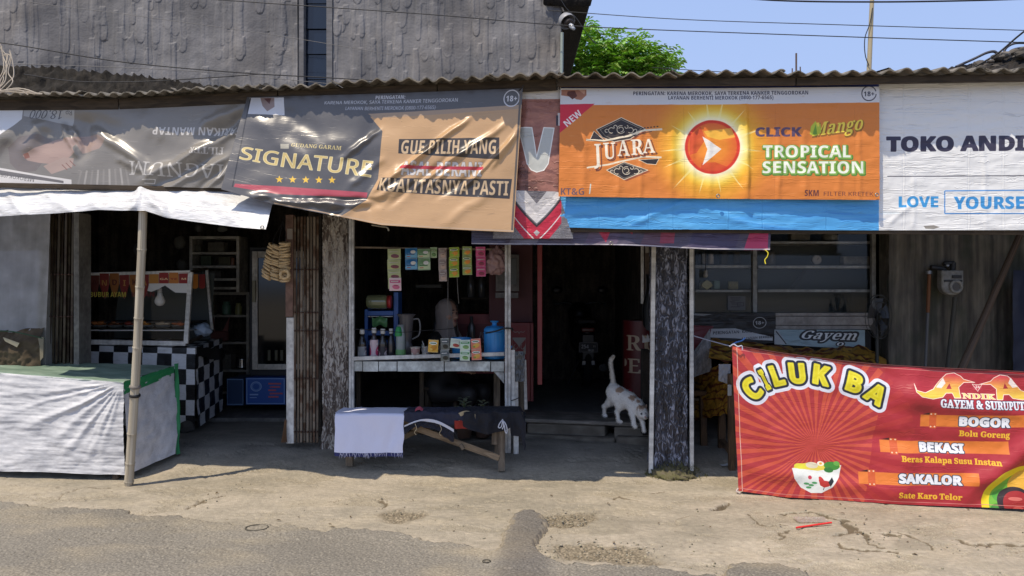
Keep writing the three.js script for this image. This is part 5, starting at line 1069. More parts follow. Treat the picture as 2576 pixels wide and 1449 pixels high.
  crate('darker blue carton on the floor left of the printed one', 570, 952, 613, 1020, 8.65, '#2b4468', false);
  // dim goods hanging high on the back wall
  for (const [x, y, w, h, c, l] of [[352, 630, 30, 40, 0x5a5c60, 'grey sack hanging high in the left shop beside the bamboo post'], [452, 610, 30, 34, 0x66665e, 'pale packet pinned high on the dark back wall'], [458, 666, 26, 30, 0x5c5b54, 'second packet low on the dark back wall beside the rack'], [500, 574, 20, 20, 0x606060, 'small packet hanging at the roof left of the upper rack'], [560, 576, 26, 16, 0x7a7a74, 'small bright packet hanging under the roof above the rack']]) {
    const g = new THREE.SphereGeometry(1, 16, 12), p = g.attributes.position, o = P(x, y, 9.1);
    for (let i = 0; i < p.count; i++) { const q = 1 + 0.25 * noise3(p.getX(i) * 2, p.getY(i) * 2, p.getZ(i) * 2 + x); p.setXYZ(i, o.x + p.getX(i) * q * S(w, 9.1) / 2, o.y + p.getY(i) * q * S(h, 9.1) / 2, o.z + p.getZ(i) * 0.04); }
    g.computeVertexNormals(); solo('hanging_packet', g, mat(c, 0.7), l, 'packet');
  }
}
// ---------------------------------------------------------------- strings of ring crackers by the gate
{
  const m = mat(0xffffff, 0.85, { map: tex(64, 64, (u, v) => { const n = fbm(u * 6, v * 6, 2, 4); return mix3([168, 140, 100], [222, 202, 164], clamp(0.6 + n)); }) });
  const ring = new THREE.TorusGeometry(0.033, 0.0155, 8, 16); ring.scale(1, 1, 0.75);
  const str = (label, x0, y0, x1, y1, n, tilt, d) => {
    const t = thing('cracker_string', label, 'crackers', 'strings of ring crackers hanging by the gate'), a = P(x0, y0, d), b = P(x1, y1, d); let k = 0;
    for (let i = 0; i < n; i++) { const g = ring.clone(); g.scale(rr(0.9, 1.08), rr(0.9, 1.08), 1); g.rotateX(Math.PI / 2 + rr(-0.18, 0.18)); g.rotateZ(tilt + rr(-0.16, 0.16)); const p = a.clone().lerp(b, i / (n - 1)); g.translate(p.x + rr(-0.004, 0.004), p.y, p.z + rr(-0.006, 0.006)); mesh('cracker', g, m, t); }
    mesh('loop', [tube([a.clone(), P(x0 + 4, y0 - 20, d), P(712, 556, d + 0.05), P(718, 538, d + 0.08)], 0.003, 16, 5), rod(a, b, 0.003)], darkCable, t);
    return settle(t);
  };
  str('left slanting string of pale ring crackers hung by the gate', 686, 618, 669, 698, 12, -0.55, 6.86);
  str('middle string of pale ring crackers hung by the gate', 699, 620, 694, 702, 13, -0.3, 6.84);
  const t3 = str('right string of pale ring crackers nearest the gate post', 716, 612, 717, 706, 15, 0.06, 6.8);
  const last = new THREE.TorusGeometry(0.034, 0.015, 8, 18), q = P(716, 690, 6.74); last.translate(q.x, q.y, q.z);
  last.translate(-t3.position.x, -t3.position.y, -t3.position.z); mesh('cracker', last, m, t3);
}

// ---------------------------------------------------------------- body surfaces
function bodyGeo(bones, k, lo, hi, cell, colour) {            // smooth union of tapered capsules, as one skin
  const size = Math.max(hi.x - lo.x, hi.y - lo.y, hi.z - lo.z), n = Math.ceil(size / cell) + 4, half = n / 2, c = lo.clone().add(hi).multiplyScalar(0.5), R = half * cell;
  const mc = new MarchingCubes(n, new THREE.MeshStandardMaterial(), false, false, 400000);
  mc.isolation = 0;
  const B = bones.map((b) => { const a = V(...b.a), e = V(...b.b), d = e.clone().sub(a); return { a, d, l2: d.lengthSq() || 1e-9, r0: b.r, r1: b.r1 ?? b.r, s: b.s ?? [1, 1, 1], k: b.k ?? k }; });
  const dist = (x, y, z) => {
    let s = 1e3;
    for (const b of B) {
      const px = (x - b.a.x), py = (y - b.a.y), pz = (z - b.a.z), t = clamp((px * b.d.x + py * b.d.y + pz * b.d.z) / b.l2);
      const qx = (px - b.d.x * t) / b.s[0], qy = (py - b.d.y * t) / b.s[1], qz = (pz - b.d.z * t) / b.s[2], d = Math.sqrt(qx * qx + qy * qy + qz * qz) - lerp(b.r0, b.r1, t);
      const h = Math.max(b.k - Math.abs(s - d), 0) / b.k; s = Math.min(s, d) - h * h * b.k * 0.25;
    }
    return s;
  };
  for (let z = 0; z < n; z++) for (let y = 0; y < n; y++) for (let x = 0; x < n; x++) mc.field[x + y * n + z * n * n] = -dist(c.x + (x - half) * cell, c.y + (y - half) * cell, c.z + (z - half) * cell);
  mc.update();
  const N = mc.count, p = new Float32Array(mc.positionArray.subarray(0, N * 3)), pos = [], col = [];
  for (let i = 0; i < N; i++) { const v = V(p[i * 3] * R + c.x, p[i * 3 + 1] * R + c.y, p[i * 3 + 2] * R + c.z); pos.push(v.x, v.y, v.z); if (colour) col.push(...colour(v)); }
  let g = new THREE.BufferGeometry();
  g.setAttribute('position', new THREE.Float32BufferAttribute(pos, 3));
  if (colour) g.setAttribute('color', new THREE.Float32BufferAttribute(col, 3));
  g = mergeVertices(g, 1e-5); g.computeVertexNormals();
  g.setAttribute('uv', new THREE.Float32BufferAttribute(new Float32Array(g.attributes.position.count * 2), 2));
  return g.toNonIndexed();
}
// ---------------------------------------------------------------- doorway
{
  const t = thing('doorstep', 'low worn stone doorstep under the open doorway', 'step');
  const A = P(1290, 1049, 7.4), B = P(1648, 1062, 7.1);
  const stoneT = tex(256, 256, (u, v) => { const n = fbm(u * 6, v * 8, 2, 5); return mix3([92, 88, 82], [150, 146, 138], clamp(0.5 + n)); });
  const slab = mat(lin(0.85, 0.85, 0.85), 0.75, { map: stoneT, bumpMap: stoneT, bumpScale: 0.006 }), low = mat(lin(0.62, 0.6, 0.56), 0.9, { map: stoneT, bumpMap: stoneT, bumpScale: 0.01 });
  const tread = (z0, z1, y0, y1, ua, ub, m, name, r) => { const a = A.clone().lerp(B, ua), b = A.clone().lerp(B, ub), g = box(0, a.distanceTo(b), y0, y1, z1, z0, r); g.rotateY(-Math.atan2(b.z - a.z, b.x - a.x)); g.translate(a.x, 0, a.z); mesh(name, g, m, t); };
  tread(0.012, -0.5, 0.268, 0.305, 0, 1, slab, 'slab', 0.012);
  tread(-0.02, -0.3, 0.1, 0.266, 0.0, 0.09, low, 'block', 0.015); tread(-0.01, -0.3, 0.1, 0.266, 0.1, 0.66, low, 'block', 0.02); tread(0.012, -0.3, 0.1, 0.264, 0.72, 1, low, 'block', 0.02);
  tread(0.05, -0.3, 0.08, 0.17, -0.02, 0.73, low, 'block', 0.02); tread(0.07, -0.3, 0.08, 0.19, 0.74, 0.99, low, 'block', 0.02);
  settle(t);
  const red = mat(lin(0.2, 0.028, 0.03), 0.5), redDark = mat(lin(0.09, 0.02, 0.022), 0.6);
  solo('door_post', pbox(1352, 560, 1364, 968, 7.45, 0.08), mat(lin(0.26, 0.035, 0.035), 0.45), 'bright red wooden door post at the left of the dark doorway', 'post');
  // red cabinet with white ornament
  const c = thing('red_cabinet', 'tall red cabinet with white scroll ornament beside the doorway', 'cabinet'), cd = 7.95;
  mesh('body', pbox(1282, 812, 1334, 1010, cd, 0.6), red, c);
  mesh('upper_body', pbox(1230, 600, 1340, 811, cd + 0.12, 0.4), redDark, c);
  mesh('edge_strip', pbox(1334.5, 812, 1342, 1010, cd - 0.02, 0.5), red, c);
  const [oc, og] = canvas(256, 768);
  og.fillStyle = '#7a1c20'; og.fillRect(0, 0, 256, 768); og.fillStyle = '#8d8884'; og.fillRect(20, 130, 216, 176); og.fillStyle = '#7a1c20';
  const curl = (x, y, f, s) => { og.beginPath(); og.moveTo(x, y); og.bezierCurveTo(x + f * 10 * s, y - 60 * s, x + f * 80 * s, y - 70 * s, x + f * 100 * s, y - 110 * s); og.bezierCurveTo(x + f * 118 * s, y - 50 * s, x + f * 90 * s, y - 20 * s, x + f * 60 * s, y - 6 * s); og.bezierCurveTo(x + f * 90 * s, y + 6 * s, x + f * 60 * s, y + 40 * s, x, y + 20 * s); og.fill(); };
  curl(128, 250, 1, 1); curl(128, 250, -1, 1); og.strokeStyle = '#8d8884'; og.lineWidth = 7;
  for (const f of [1, -1]) { og.beginPath(); og.arc(128 + f * 54, 226, 26, 0, 4.4); og.stroke(); og.beginPath(); og.arc(128 + f * 50, 400, 30, 0, 4.6); og.stroke(); og.beginPath(); og.moveTo(128, 90); og.bezierCurveTo(128 + f * 20, 40, 128 + f * 60, 100, 128 + f * 90, 60); og.stroke(); }
  og.fillStyle = '#8d8884'; for (const y of [450, 500, 590, 650]) { og.fillRect(180, y, 34, 24); og.fillRect(120, y + 10, 30, 18); }
  mesh('ornament_panel', grid(1, 1, (u, v) => P(lerp(1286, 1326, u), lerp(818, 1002, v), cd - 0.006)), mat(0xffffff, 0.5, { map: ctex(oc) }), c);
  settle(c);
  const [rc, rg] = canvas(512, 256);
  rg.fillStyle = '#5e1518'; rg.fillRect(0, 0, 512, 256); rg.strokeStyle = '#8f8a88'; rg.lineWidth = 6;
  for (let i = 0; i < 4; i++) for (const f of [1, -1]) { const x = 64 + i * 128; rg.beginPath(); rg.arc(x + f * 24, 150, 24, 0, 4.5); rg.stroke(); rg.beginPath(); rg.moveTo(x, 210); rg.bezierCurveTo(x + f * 10, 120, x + f * 60, 120, x + f * 56, 60); rg.stroke(); }
  const ch = thing('red_cooler', 'low red cooler with white scrollwork behind the drinks counter', 'cooler');
  mesh('cooler_body', pbox(1140, 790, 1279, 940, 8.15, 0.5), red, ch);
  mesh('scroll_panel', grid(1, 1, (u, v) => P(lerp(1145, 1276, u), lerp(815, 900, v), 8.143)), mat(0xffffff, 0.5, { map: ctex(rc) }), ch);
  settle(ch);
  const gb = thing('meter_box', 'grey metal box on the red cabinet above the blue drink jug', 'box');
  mesh('box', pbox(1247, 640, 1306, 733, 7.9, 0.12), mat(lin(0.24, 0.23, 0.23), 0.6, { map: grimeTex }), gb);
  mesh('lower_lip', pbox(1246, 736, 1304, 750, 7.89, 0.12), mat(lin(0.3, 0.29, 0.29), 0.6, { map: grimeTex }), gb);
  mesh('cover_panel', pbox(1276, 650, 1300, 715, 7.893, 0.006), mat(lin(0.1, 0.11, 0.11), 0.5), gb);
  settle(gb);
  const bag = new THREE.SphereGeometry(1, 40, 30), bp = bag.attributes.position, bo = P(1250, 655, 6.98);
  for (let i = 0; i < bp.count; i++) { const y = bp.getY(i), q = 1 + 0.3 * noise3(bp.getX(i) * 3, y * 3, bp.getZ(i) * 3) + 0.12 * noise3(bp.getX(i) * 9, y * 9, bp.getZ(i) * 9); bp.setXYZ(i, bo.x + bp.getX(i) * q * 0.1 * (1 - 0.2 * y) + 0.02 * y, bo.y + y * q * 0.12, bo.z + bp.getZ(i) * q * 0.07); }
  bag.computeVertexNormals();
  solo('plastic_bag', bag, phys(0xb08e8e, 0.3, { transmission: 0.3, thickness: 0 }), 'crumpled pinkish clear bag hanging beside the right counter post', 'bag');
  // sign sheet at the right of the doorway
  const [sc, sg] = canvas(256, 640);
  sg.fillStyle = '#5a1518'; sg.fillRect(0, 0, 256, 640); sg.fillStyle = '#b9a78e'; sg.font = 'bold 150px serif'; sg.textAlign = 'left';
  sg.save(); sg.translate(16, 214); sg.scale(0.95, 1.05); sg.fillText('RU', 0, 0); sg.restore(); sg.save(); sg.translate(-62, 382); sg.scale(0.92, 1); sg.fillText('PER', 0, 0); sg.restore();
  sg.fillStyle = '#8a2030'; for (let i = 0; i < 8; i++) { sg.beginPath(); sg.arc(rr(10, 60), rr(500, 600), rr(8, 22), 0, 7); sg.fill(); }
  const sd = thing('red_lettered_drum', 'dark red drum with pale serif letters RU and PER inside the doorway', 'drum'), so = P(1622, 1040, 7.9), rad = 0.2;
  mesh('drum_body', new THREE.CylinderGeometry(rad, rad, 0.86, 32, 1).translate(so.x, 0.31 + 0.44, so.z - 0.12), mat(lin(0.085, 0.012, 0.014), 0.45), sd);
  mesh('printed_sheet', grid(24, 2, (u, v) => { const a = lerp(-1.2, 0.95, u); return V(so.x + (rad + 0.006) * Math.sin(a), lerp(1.17, 0.33, v), so.z - 0.12 + (rad + 0.006) * Math.cos(a)); }), mat(0xffffff, 0.45, { map: ctex(sc) }), sd);
  settle(sd);
  const j = thing('door_jamb', 'grimy pale door jamb between the red drum and the black pillar', 'jamb');
  mesh('lower_jamb', pbox(1617, 880, 1634, 1095, 7.0, 0.12), mat(lin(0.26, 0.23, 0.2), 0.9, { map: sootTex, bumpMap: sootTex, bumpScale: 0.01 }), j);
  mesh('upper_batten', pbox(1613, 600, 1620, 764, 7.02, 0.03), whitePaint, j);
  mesh('upper_jamb', pbox(1622, 600, 1634, 764, 7.03, 0.05), mat(lin(0.22, 0.17, 0.14), 0.8, { map: grimeTex }), j);
  settle(j);
  const hc = P(1628, 690, 6.95);
  solo('hanging_cloth', grid(16, 40, (u, v) => V(hc.x + (u - 0.5) * 0.06 * (0.5 + v) + 0.01 * Math.sin(v * 7), hc.y - v * 0.44 - (v > 0.9 ? 0.05 * (1 - Math.abs(u - 0.5) * 2) : 0), hc.z + 0.02 * Math.sin(u * 9 + v * 2))), mat(lin(0.03, 0.035, 0.04), 0.85, { side: THREE.DoubleSide }), 'dark cloth hanging on the door jamb beside the black pillar', 'cloth');
  solo('paper_cup', lathe([[0, 0], [0.022, 0], [0.03, 0.085], [0.032, 0.088], [0.028, 0.086], [0.02, 0.006], [0, 0.006]], 16).translate(P(1630, 622, 6.98).x, P(1630, 636, 6.98).y, -6.98), mat(0x8a857c, 0.7), 'pale cup hooked at the top of the door jamb', 'cup');
  solo('white_paper', prism([[0, 0], [0.085, 0.01], [0.08, 0.075], [0.06, 0.035], [0.045, 0.075], [0.03, 0.03], [0.0, 0.07]], 0.004, new THREE.Matrix4().setPosition(P(1616, 862, 6.96))), mat(0xa7a9aa, 0.8), 'torn white paper stuck low on the door jamb', 'paper');
}
// motorcycle in the dark of the doorway
{
  const t = thing('motorcycle', 'dark parked motorcycle deep inside the doorway seen from the rear', 'motorcycle'), d = 9.6, o = V(X(1475, d), 0.31, -d), k = mat(0x0d0d0f, 0.35), ch = mat(0x9a9ca0, 0.25, { metalness: 0.8 });
  const at = (g, x, y, z) => g.translate(o.x + x, o.y + y, o.z + z);
  for (const z of [0, -1.2]) { const w = mesh('wheel', at(new THREE.TorusGeometry(0.24, 0.05, 12, 36).rotateY(Math.PI / 2), 0, 0.29, z), mat(0x111112, 0.85), t); mesh('rim', at(new THREE.TorusGeometry(0.19, 0.016, 8, 30).rotateY(Math.PI / 2), 0, 0.29, z), ch, w); mesh('hub', at(new THREE.CylinderGeometry(0.04, 0.04, 0.1, 14).rotateZ(Math.PI / 2), 0, 0.29, z), ch, w); }
  mesh('body', bodyGeo([{ a: [o.x, o.y + 0.68, o.z + 0.12], b: [o.x, o.y + 0.62, o.z - 0.5], r: 0.1, r1: 0.14 }, { a: [o.x, o.y + 0.62, o.z - 0.5], b: [o.x, o.y + 0.5, o.z - 0.85], r: 0.13, r1: 0.1 }, { a: [o.x, o.y + 0.85, o.z - 0.95], b: [o.x, o.y + 0.45, o.z - 0.95], r: 0.16, r1: 0.1 }], 0.12, V(o.x - 0.3, o.y + 0.2, o.z - 1.3), V(o.x + 0.3, o.y + 1.1, o.z + 0.3), 0.02), k, t);
  mesh('seat', at(new RoundedBoxGeometry(0.24, 0.08, 0.6, 3, 0.035), 0, 0.79, -0.2), mat(0x141416, 0.6), t);
  mesh('tail_lamp', at(new RoundedBoxGeometry(0.16, 0.06, 0.05, 2, 0.02), 0, 0.7, 0.2), phys(0x5a1410, 0.2), t);
  mesh('rear_fender', at(new RoundedBoxGeometry(0.14, 0.3, 0.03, 2, 0.01), 0, 0.5, 0.24), k, t);
  const [c, g] = canvas(256, 128); g.fillStyle = '#161617'; g.fillRect(0, 0, 256, 128); g.strokeStyle = '#8d8d8d'; g.lineWidth = 4; g.strokeRect(6, 6, 244, 116); g.fillStyle = '#b9b9b9'; g.font = 'bold 62px sans-serif'; g.fillText('254', 30, 76); g.font = 'bold 34px sans-serif'; g.fillText('11', 190, 64); g.fillText('09 20', 120, 112);
  mesh('number_plate', at(new THREE.PlaneGeometry(0.22, 0.12), 0, 0.5, 0.262), mat(0xffffff, 0.5, { map: ctex(c) }), t);
  mesh('rear_reflector', at(new RoundedBoxGeometry(0.15, 0.05, 0.02, 2, 0.01), 0, 0.32, 0.26), mat(0xb8b8b8, 0.2), t);
  mesh('handlebar', [tube([V(o.x - 0.33, o.y + 0.98, o.z - 0.85), V(o.x - 0.15, o.y + 1.0, o.z - 0.95), V(o.x, o.y + 0.95, o.z - 1.0), V(o.x + 0.15, o.y + 1.0, o.z - 0.95), V(o.x + 0.33, o.y + 0.98, o.z - 0.85)], 0.014, 24, 8)], ch, t);
  for (const s of [-1, 1]) mesh('mirror', at(new THREE.SphereGeometry(0.06, 16, 10).scale(1.2, 0.8, 0.3), s * 0.3, 1.16, -0.9), k, t);
  mesh('headlamp', at(new THREE.SphereGeometry(0.09, 18, 12), 0, 0.86, -1.12), k, t);
  mesh('exhaust', at(new THREE.CylinderGeometry(0.045, 0.035, 0.55, 14).rotateX(Math.PI / 2), 0.16, 0.27, 0.05), k, t);
  mesh('stand', rod(V(o.x - 0.05, o.y + 0.3, o.z - 0.4), V(o.x - 0.2, o.y, o.z - 0.35), 0.012), k, t);
  settle(t);
}
// ---------------------------------------------------------------- drinks counter
const CD = 6.92, CT = Y(906, CD);                              // its front and the height of its top
{
  const t = thing('drinks_counter', 'drinks counter with white tiled edge between the two aluminium posts', 'counter');
  const edges = [889, 913, 930, 953, 999, 1119, 1236, 1269];
  const tile = phys(lin(1.05, 1.14, 1.16), 0.25, { map: grimeTex });
  const list = [[890, 912], [913, 952], [953, 998.5], [1000, 1117], [1118.5, 1234], [1235.5, 1269]]; void edges;
  list.forEach(([a, b], i) => mesh('tile', pbox(a, 909 + 0.2 * (i % 3), b - 0.7, 934 + (i % 2) * 0.8, CD - 0.004 * (i % 2), 0.012, 0.003), tile, t));
  mesh('counter_top', box(X(889, CD), X(1269, CD), CT - 0.045, CT - 0.012, -CD - 0.55, -CD - 0.012), mat(lin(0.4, 0.42, 0.42), 0.4, { map: grimeTex }), t);
  mesh('front_rail', bar(P(889, 902, CD - 0.012), P(1269, 890, CD - 0.012), 0.034, 0.03), alu, t);
  mesh('grout_bed', pbox(889, 910, 1269, 933, CD + 0.012, 0.02), blackStuff, t);
  mesh('bracket', prism([[0, 0], [0, -0.1], [-0.085, 0]], 0.03, new THREE.Matrix4().setPosition(P(1268, 935, CD + 0.05))), whitePaint, t);
  mesh('rear_leg', pbox(1055, 936, 1066, 1110, CD + 0.5, 0.05), darkWood, t); mesh('rear_leg', pbox(1242, 936, 1258, 1080, CD + 0.4, 0.05), oldWood, t); mesh('rear_leg', pbox(896, 936, 906, 1100, CD + 0.45, 0.05), darkWood, t);
  settle(t);
  const w = thing('leaning_boards', 'weathered white boards strapped beside the right counter post', 'boards');
  mesh('board', bar(P(1296, 885, 6.9), P(1298, 1142, 6.85), 0.045, 0.02), whitePaint, w);
  mesh('board', bar(P(1290, 880, 6.86), P(1291, 1040, 6.84), 0.03, 0.02), whitePaint, w);
  mesh('board', bar(P(1310, 890, 6.98), P(1313, 1110, 6.95), 0.05, 0.02), mat(lin(0.5, 0.5, 0.5), 0.8, { map: woodTex }), w);
  mesh('board', bar(P(1319, 905, 7.0), P(1322, 1030, 6.98), 0.035, 0.02), whitePaint, w);
  mesh('plastic_wrap', grid(20, 30, (u, v) => { const q = P(lerp(1296, 1320, u), lerp(884, 960, v), 6.86); q.z += 0.03 * fbm(u * 4, v * 6, 3); return q; }), phys(lin(0.09, 0.095, 0.1), 0.25, { side: THREE.DoubleSide }), w);
  mesh('strap', tube([P(1286, 1008, 6.82), P(1298, 1004, 6.82), P(1306, 1000, 6.86)], 0.004, 10), darkCable, w);
  settle(w);
  solo('black_strap', tube([P(1222, 838, 6.86), P(1248, 833, 6.8), P(1270, 826, 6.79), P(1288, 827, 6.8), P(1290, 832, 6.85)], 0.007, 20), darkCable, 'black rubber strap tied round the counter post over the blue jug', 'strap');
  solo('dark_string', tube([P(890, 828, 6.9), P(960, 831, 6.92), P(1010, 836, 6.92), P(1060, 832, 6.92), P(1150, 826, 6.92)], 0.0028, 20), darkCable, 'thin dark string stretched across the bottles on the counter', 'string');
  solo('hanging_rail', bar(P(889, 622, 6.98), P(1275, 628, 6.95), 0.016, 0.016), oldWood, 'thin wooden rail under the banner carrying the sachet strips', 'rail');
  // blue stand with the lying jar
  const s = thing('blue_stand', 'blue plastic shelf stand at the back left of the counter', 'stand'), sd = 7.35, bl = mat(lin(0.02, 0.1, 0.36), 0.4);
  mesh('side_panel', pbox(917, 778, 925, 905, sd, 0.25), bl, s); mesh('side_panel', pbox(990, 735, 1002, 905, sd, 0.25), bl, s);
  for (const y of [782, 832, 856]) mesh('shelf', pbox(925.2, y, 989.8, y + 12, sd + 0.002, 0.24), bl, s);
  mesh('white_edge', pbox(925.5, 795, 989, 797.5, sd - 0.006, 0.006), whitePaint, s);
  settle(s);
  const jar = thing('snack_jar', 'clear snack jar with a red lid lying on the blue stand', 'jar'), jo = P(950, 759, 7.3);
  const turn = (g) => g.rotateZ(-Math.PI / 2).translate(jo.x, jo.y, jo.z);
  mesh('jar_body', turn(lathe([[0, -0.1], [0.05, -0.1], [0.064, -0.085], [0.066, -0.03], [0.063, -0.02], [0.066, -0.01], [0.066, 0.075], [0.055, 0.09], [0, 0.09]], 26)), phys(lin(0.17, 0.19, 0.1), 0.08, { clearcoat: 1 }), jar);
  mesh('lid', turn(lathe([[0, 0.09], [0.058, 0.09], [0.06, 0.12], [0.052, 0.126], [0, 0.126]], 24)), mat(lin(0.4, 0.03, 0.03), 0.35), jar);
  settle(jar);
  solo('green_packet', grid(10, 10, (u, v) => { const q = P(lerp(936, 974, u), lerp(798, 820, v) + 3 * Math.sin(u * 9), 7.32); q.z += 0.03 * Math.sin(Math.PI * u) * Math.sin(Math.PI * v); return q; }), phys(lin(0.1, 0.26, 0.1), 0.3, { side: THREE.DoubleSide }), 'crinkled green packet on the blue stand under the lying jar', 'packet');
  // bottles
  const bottle = (label, px, py, h, r, c, cap, lab, d = 7.05) => {
    const b = thing('sauce_bottle', label, 'bottle'), q = P(px, py, d), m = phys(c, 0.12, { clearcoat: 0.6 }), T = (g) => g.translate(q.x, CT, q.z);
    mesh('bottle_body', T(lathe([[0, 0], [r * 0.95, 0], [r, 0.008], [r, h * 0.5], [r * 0.9, h * 0.58], [r * 0.5, h * 0.74], [r * 0.42, h * 0.84], [0, h * 0.84]], 24)), m, b);
    mesh('cap', T(lathe([[0, h * 0.84], [r * 0.58, h * 0.84], [r * 0.56, h], [r * 0.5, h * 1.01], [0, h * 1.01]], 20)), mat(0xc9cbcb, 0.4), b);
    if (lab) { const [lc, lg] = canvas(128, 96); lg.fillStyle = lab[0]; lg.fillRect(0, 0, 128, 96); lg.fillStyle = lab[1]; lg.beginPath(); lg.ellipse(64, 60, 44, 28, -0.3, 0, 7); lg.fill(); lg.fillStyle = lab[2]; lg.fillRect(34, 16, 60, 12); lg.fillRect(44, 54, 40, 7);
      mesh('bottle_label', T(new THREE.CylinderGeometry(r * 1.012, r * 1.012, h * lab[3], 24, 1, true).translate(0, h * (0.06 + lab[3] / 2), 0)), mat(0xffffff, 0.5, { map: rep(ctex(lc), 2, 1) }), b); }
    settle(b);
  };
  bottle('dark bottle with white cap and grey label, leftmost on the counter', 911, 890, 0.26, 0.037, lin(0.015, 0.014, 0.014), 1, ['#8e9296', '#b4b6b8', '#4a4a52', 0.36]);
  bottle('bottle with a pink and white label, second from the counter left', 941, 890, 0.27, 0.036, lin(0.05, 0.04, 0.045), 1, ['#d7c0c8', '#c63a6a', '#f0e4e8', 0.56]);
  bottle('dark bottle with a round pale label, third from the counter left', 963, 890, 0.26, 0.036, lin(0.03, 0.028, 0.03), 1, ['#3a363a', '#c9b8be', '#8a5a68', 0.36], 7.08);
  bottle('plain dark grey bottle with white cap, fourth from the left', 984, 890, 0.26, 0.034, lin(0.04, 0.038, 0.045), 1, null, 7.12);
  const gb = thing('squeeze_bottle', 'green capped clear squeeze bottle behind the counter rail', 'bottle'), go = P(1008, 890, 7.05);
  mesh('bottle_body', lathe([[0, 0], [0.04, 0], [0.042, 0.02], [0.042, 0.2], [0.03, 0.27], [0.03, 0.3], [0, 0.3]], 22).translate(go.x, CT, go.z), phys(lin(0.28, 0.32, 0.32), 0.15), gb);
  mesh('green_sleeve', lathe([[0.0435, 0.02], [0.0445, 0.06], [0.036, 0.14], [0.0435, 0.15]], 22).translate(go.x, CT, go.z), mat(lin(0.14, 0.34, 0.12), 0.5, { side: THREE.DoubleSide }), gb);
  mesh('spout', lathe([[0.03, 0.2], [0.034, 0.22], [0.02, 0.28], [0.012, 0.285], [0, 0.285]], 16).translate(go.x - 0.015, CT, go.z + 0.03), mat(lin(0.03, 0.3, 0.08), 0.4), gb);
  settle(gb);
  const bld = thing('blender_jug', 'tall flared clear blender jug behind the bottles', 'jug'), bq = P(1022, 890, 7.25);
  mesh('jug', lathe([[0, 0], [0.06, 0], [0.06, 0.1], [0.045, 0.13], [0.05, 0.15], [0.066, 0.36], [0.088, 0.385], [0.08, 0.387], [0.06, 0.36], [0, 0.35]], 26).translate(bq.x, CT, bq.z), phys(lin(0.13, 0.12, 0.12), 0.2), bld);
  mesh('handle', tube([V(bq.x + 0.062, CT + 0.34, bq.z), V(bq.x + 0.11, CT + 0.34, bq.z), V(bq.x + 0.115, CT + 0.2, bq.z), V(bq.x + 0.055, CT + 0.16, bq.z)], 0.008, 24), mat(0x7d7c7a, 0.3), bld);
  settle(bld);
  const cup = thing('printed_cup', 'paper cup with a pink and cream print on the counter', 'cup'), cq = P(1045, 890, 7.03), [cc, cg] = canvas(256, 128);
  cg.fillStyle = '#b78f86'; cg.fillRect(0, 0, 256, 128); cg.fillStyle = '#d9cdbf'; for (let i = 0; i < 4; i++) { cg.fillRect(i * 64, 20, 44, 26); cg.beginPath(); cg.ellipse(i * 64 + 30, 78, 22, 18, 0, 0, 7); cg.fill(); } cg.fillStyle = '#c75872'; for (let i = 0; i < 4; i++) { cg.beginPath(); cg.arc(i * 64 + 34, 98, 14, 0, 7); cg.fill(); }
  mesh('cup_body', lathe([[0, 0], [0.03, 0], [0.042, 0.1], [0, 0.1]], 24).translate(cq.x, CT, cq.z), mat(0xffffff, 0.5, { map: ctex(cc) }), cup);
  mesh('rim', new THREE.TorusGeometry(0.043, 0.004, 8, 26).rotateX(Math.PI / 2).translate(cq.x, CT + 0.102, cq.z), mat(0xc7b8a8, 0.5), cup);
  settle(cup);
  const gl = thing('straw_glass', 'clear glass holding pale straws beside the printed cup', 'glass'), gq = P(1070, 890, 7.04);
  mesh('tumbler', lathe([[0, 0], [0.03, 0], [0.036, 0.11], [0.033, 0.11], [0.027, 0.008], [0, 0.008]], 20).translate(gq.x, CT, gq.z), phys(0xffffff, 0.05, { transmission: 0.9, thickness: 0 }), gl);
  for (let i = 0; i < 5; i++) mesh('straw', rod(V(gq.x + rr(-0.015, 0.015), CT + 0.01, gq.z), V(gq.x + rr(-0.04, 0.04), CT + rr(0.12, 0.16), gq.z + rr(-0.02, 0.02)), 0.003, 0.003, 6), mat(i % 2 ? 0xb0b0ac : 0x8f9a90, 0.5), gl);
  settle(gl);
  const blue = phys(lin(0.04, 0.28, 0.66), 0.35);
  const jug = thing('blue_drink_jug', 'large blue ribbed plastic drink jug with a knobbed lid', 'jug'), jq = P(1244, 890, 7.06), prof = [[0, 0], [0.083, 0], [0.09, 0.01]];
  for (let i = 0; i <= 4; i++) prof.push([0.09 + 0.001 * i, 0.02 + i * 0.048]);
  prof.push([0.093, 0.225], [0.097, 0.23], [0.097, 0.236], [0.09, 0.24], [0, 0.24]);
  const jb = lathe(prof, 64), jp = jb.attributes.position; for (let i = 0; i < jp.count; i++) { const a = Math.atan2(jp.getZ(i), jp.getX(i)), q = jp.getY(i) > 0.02 && jp.getY(i) < 0.22 ? 1 + 0.012 * Math.cos(a * 28) : 1; jp.setX(i, jp.getX(i) * q); jp.setZ(i, jp.getZ(i) * q); } jb.computeVertexNormals();
  mesh('jug_body', jb.translate(jq.x, CT, jq.z), blue, jug);
  mesh('lid', lathe([[0.094, 0.241], [0.094, 0.262], [0.07, 0.285], [0.024, 0.29], [0.02, 0.318], [0.038, 0.322], [0.038, 0.334], [0, 0.336]], 36).translate(jq.x, CT, jq.z), blue, jug);
  mesh('spout', rod(V(jq.x + 0.09, CT + 0.12, jq.z + 0.02), V(jq.x + 0.15, CT + 0.1, jq.z + 0.03), 0.02, 0.015), blue, jug);
  settle(jug);
  const tub = P(1160, 890, 7.15);
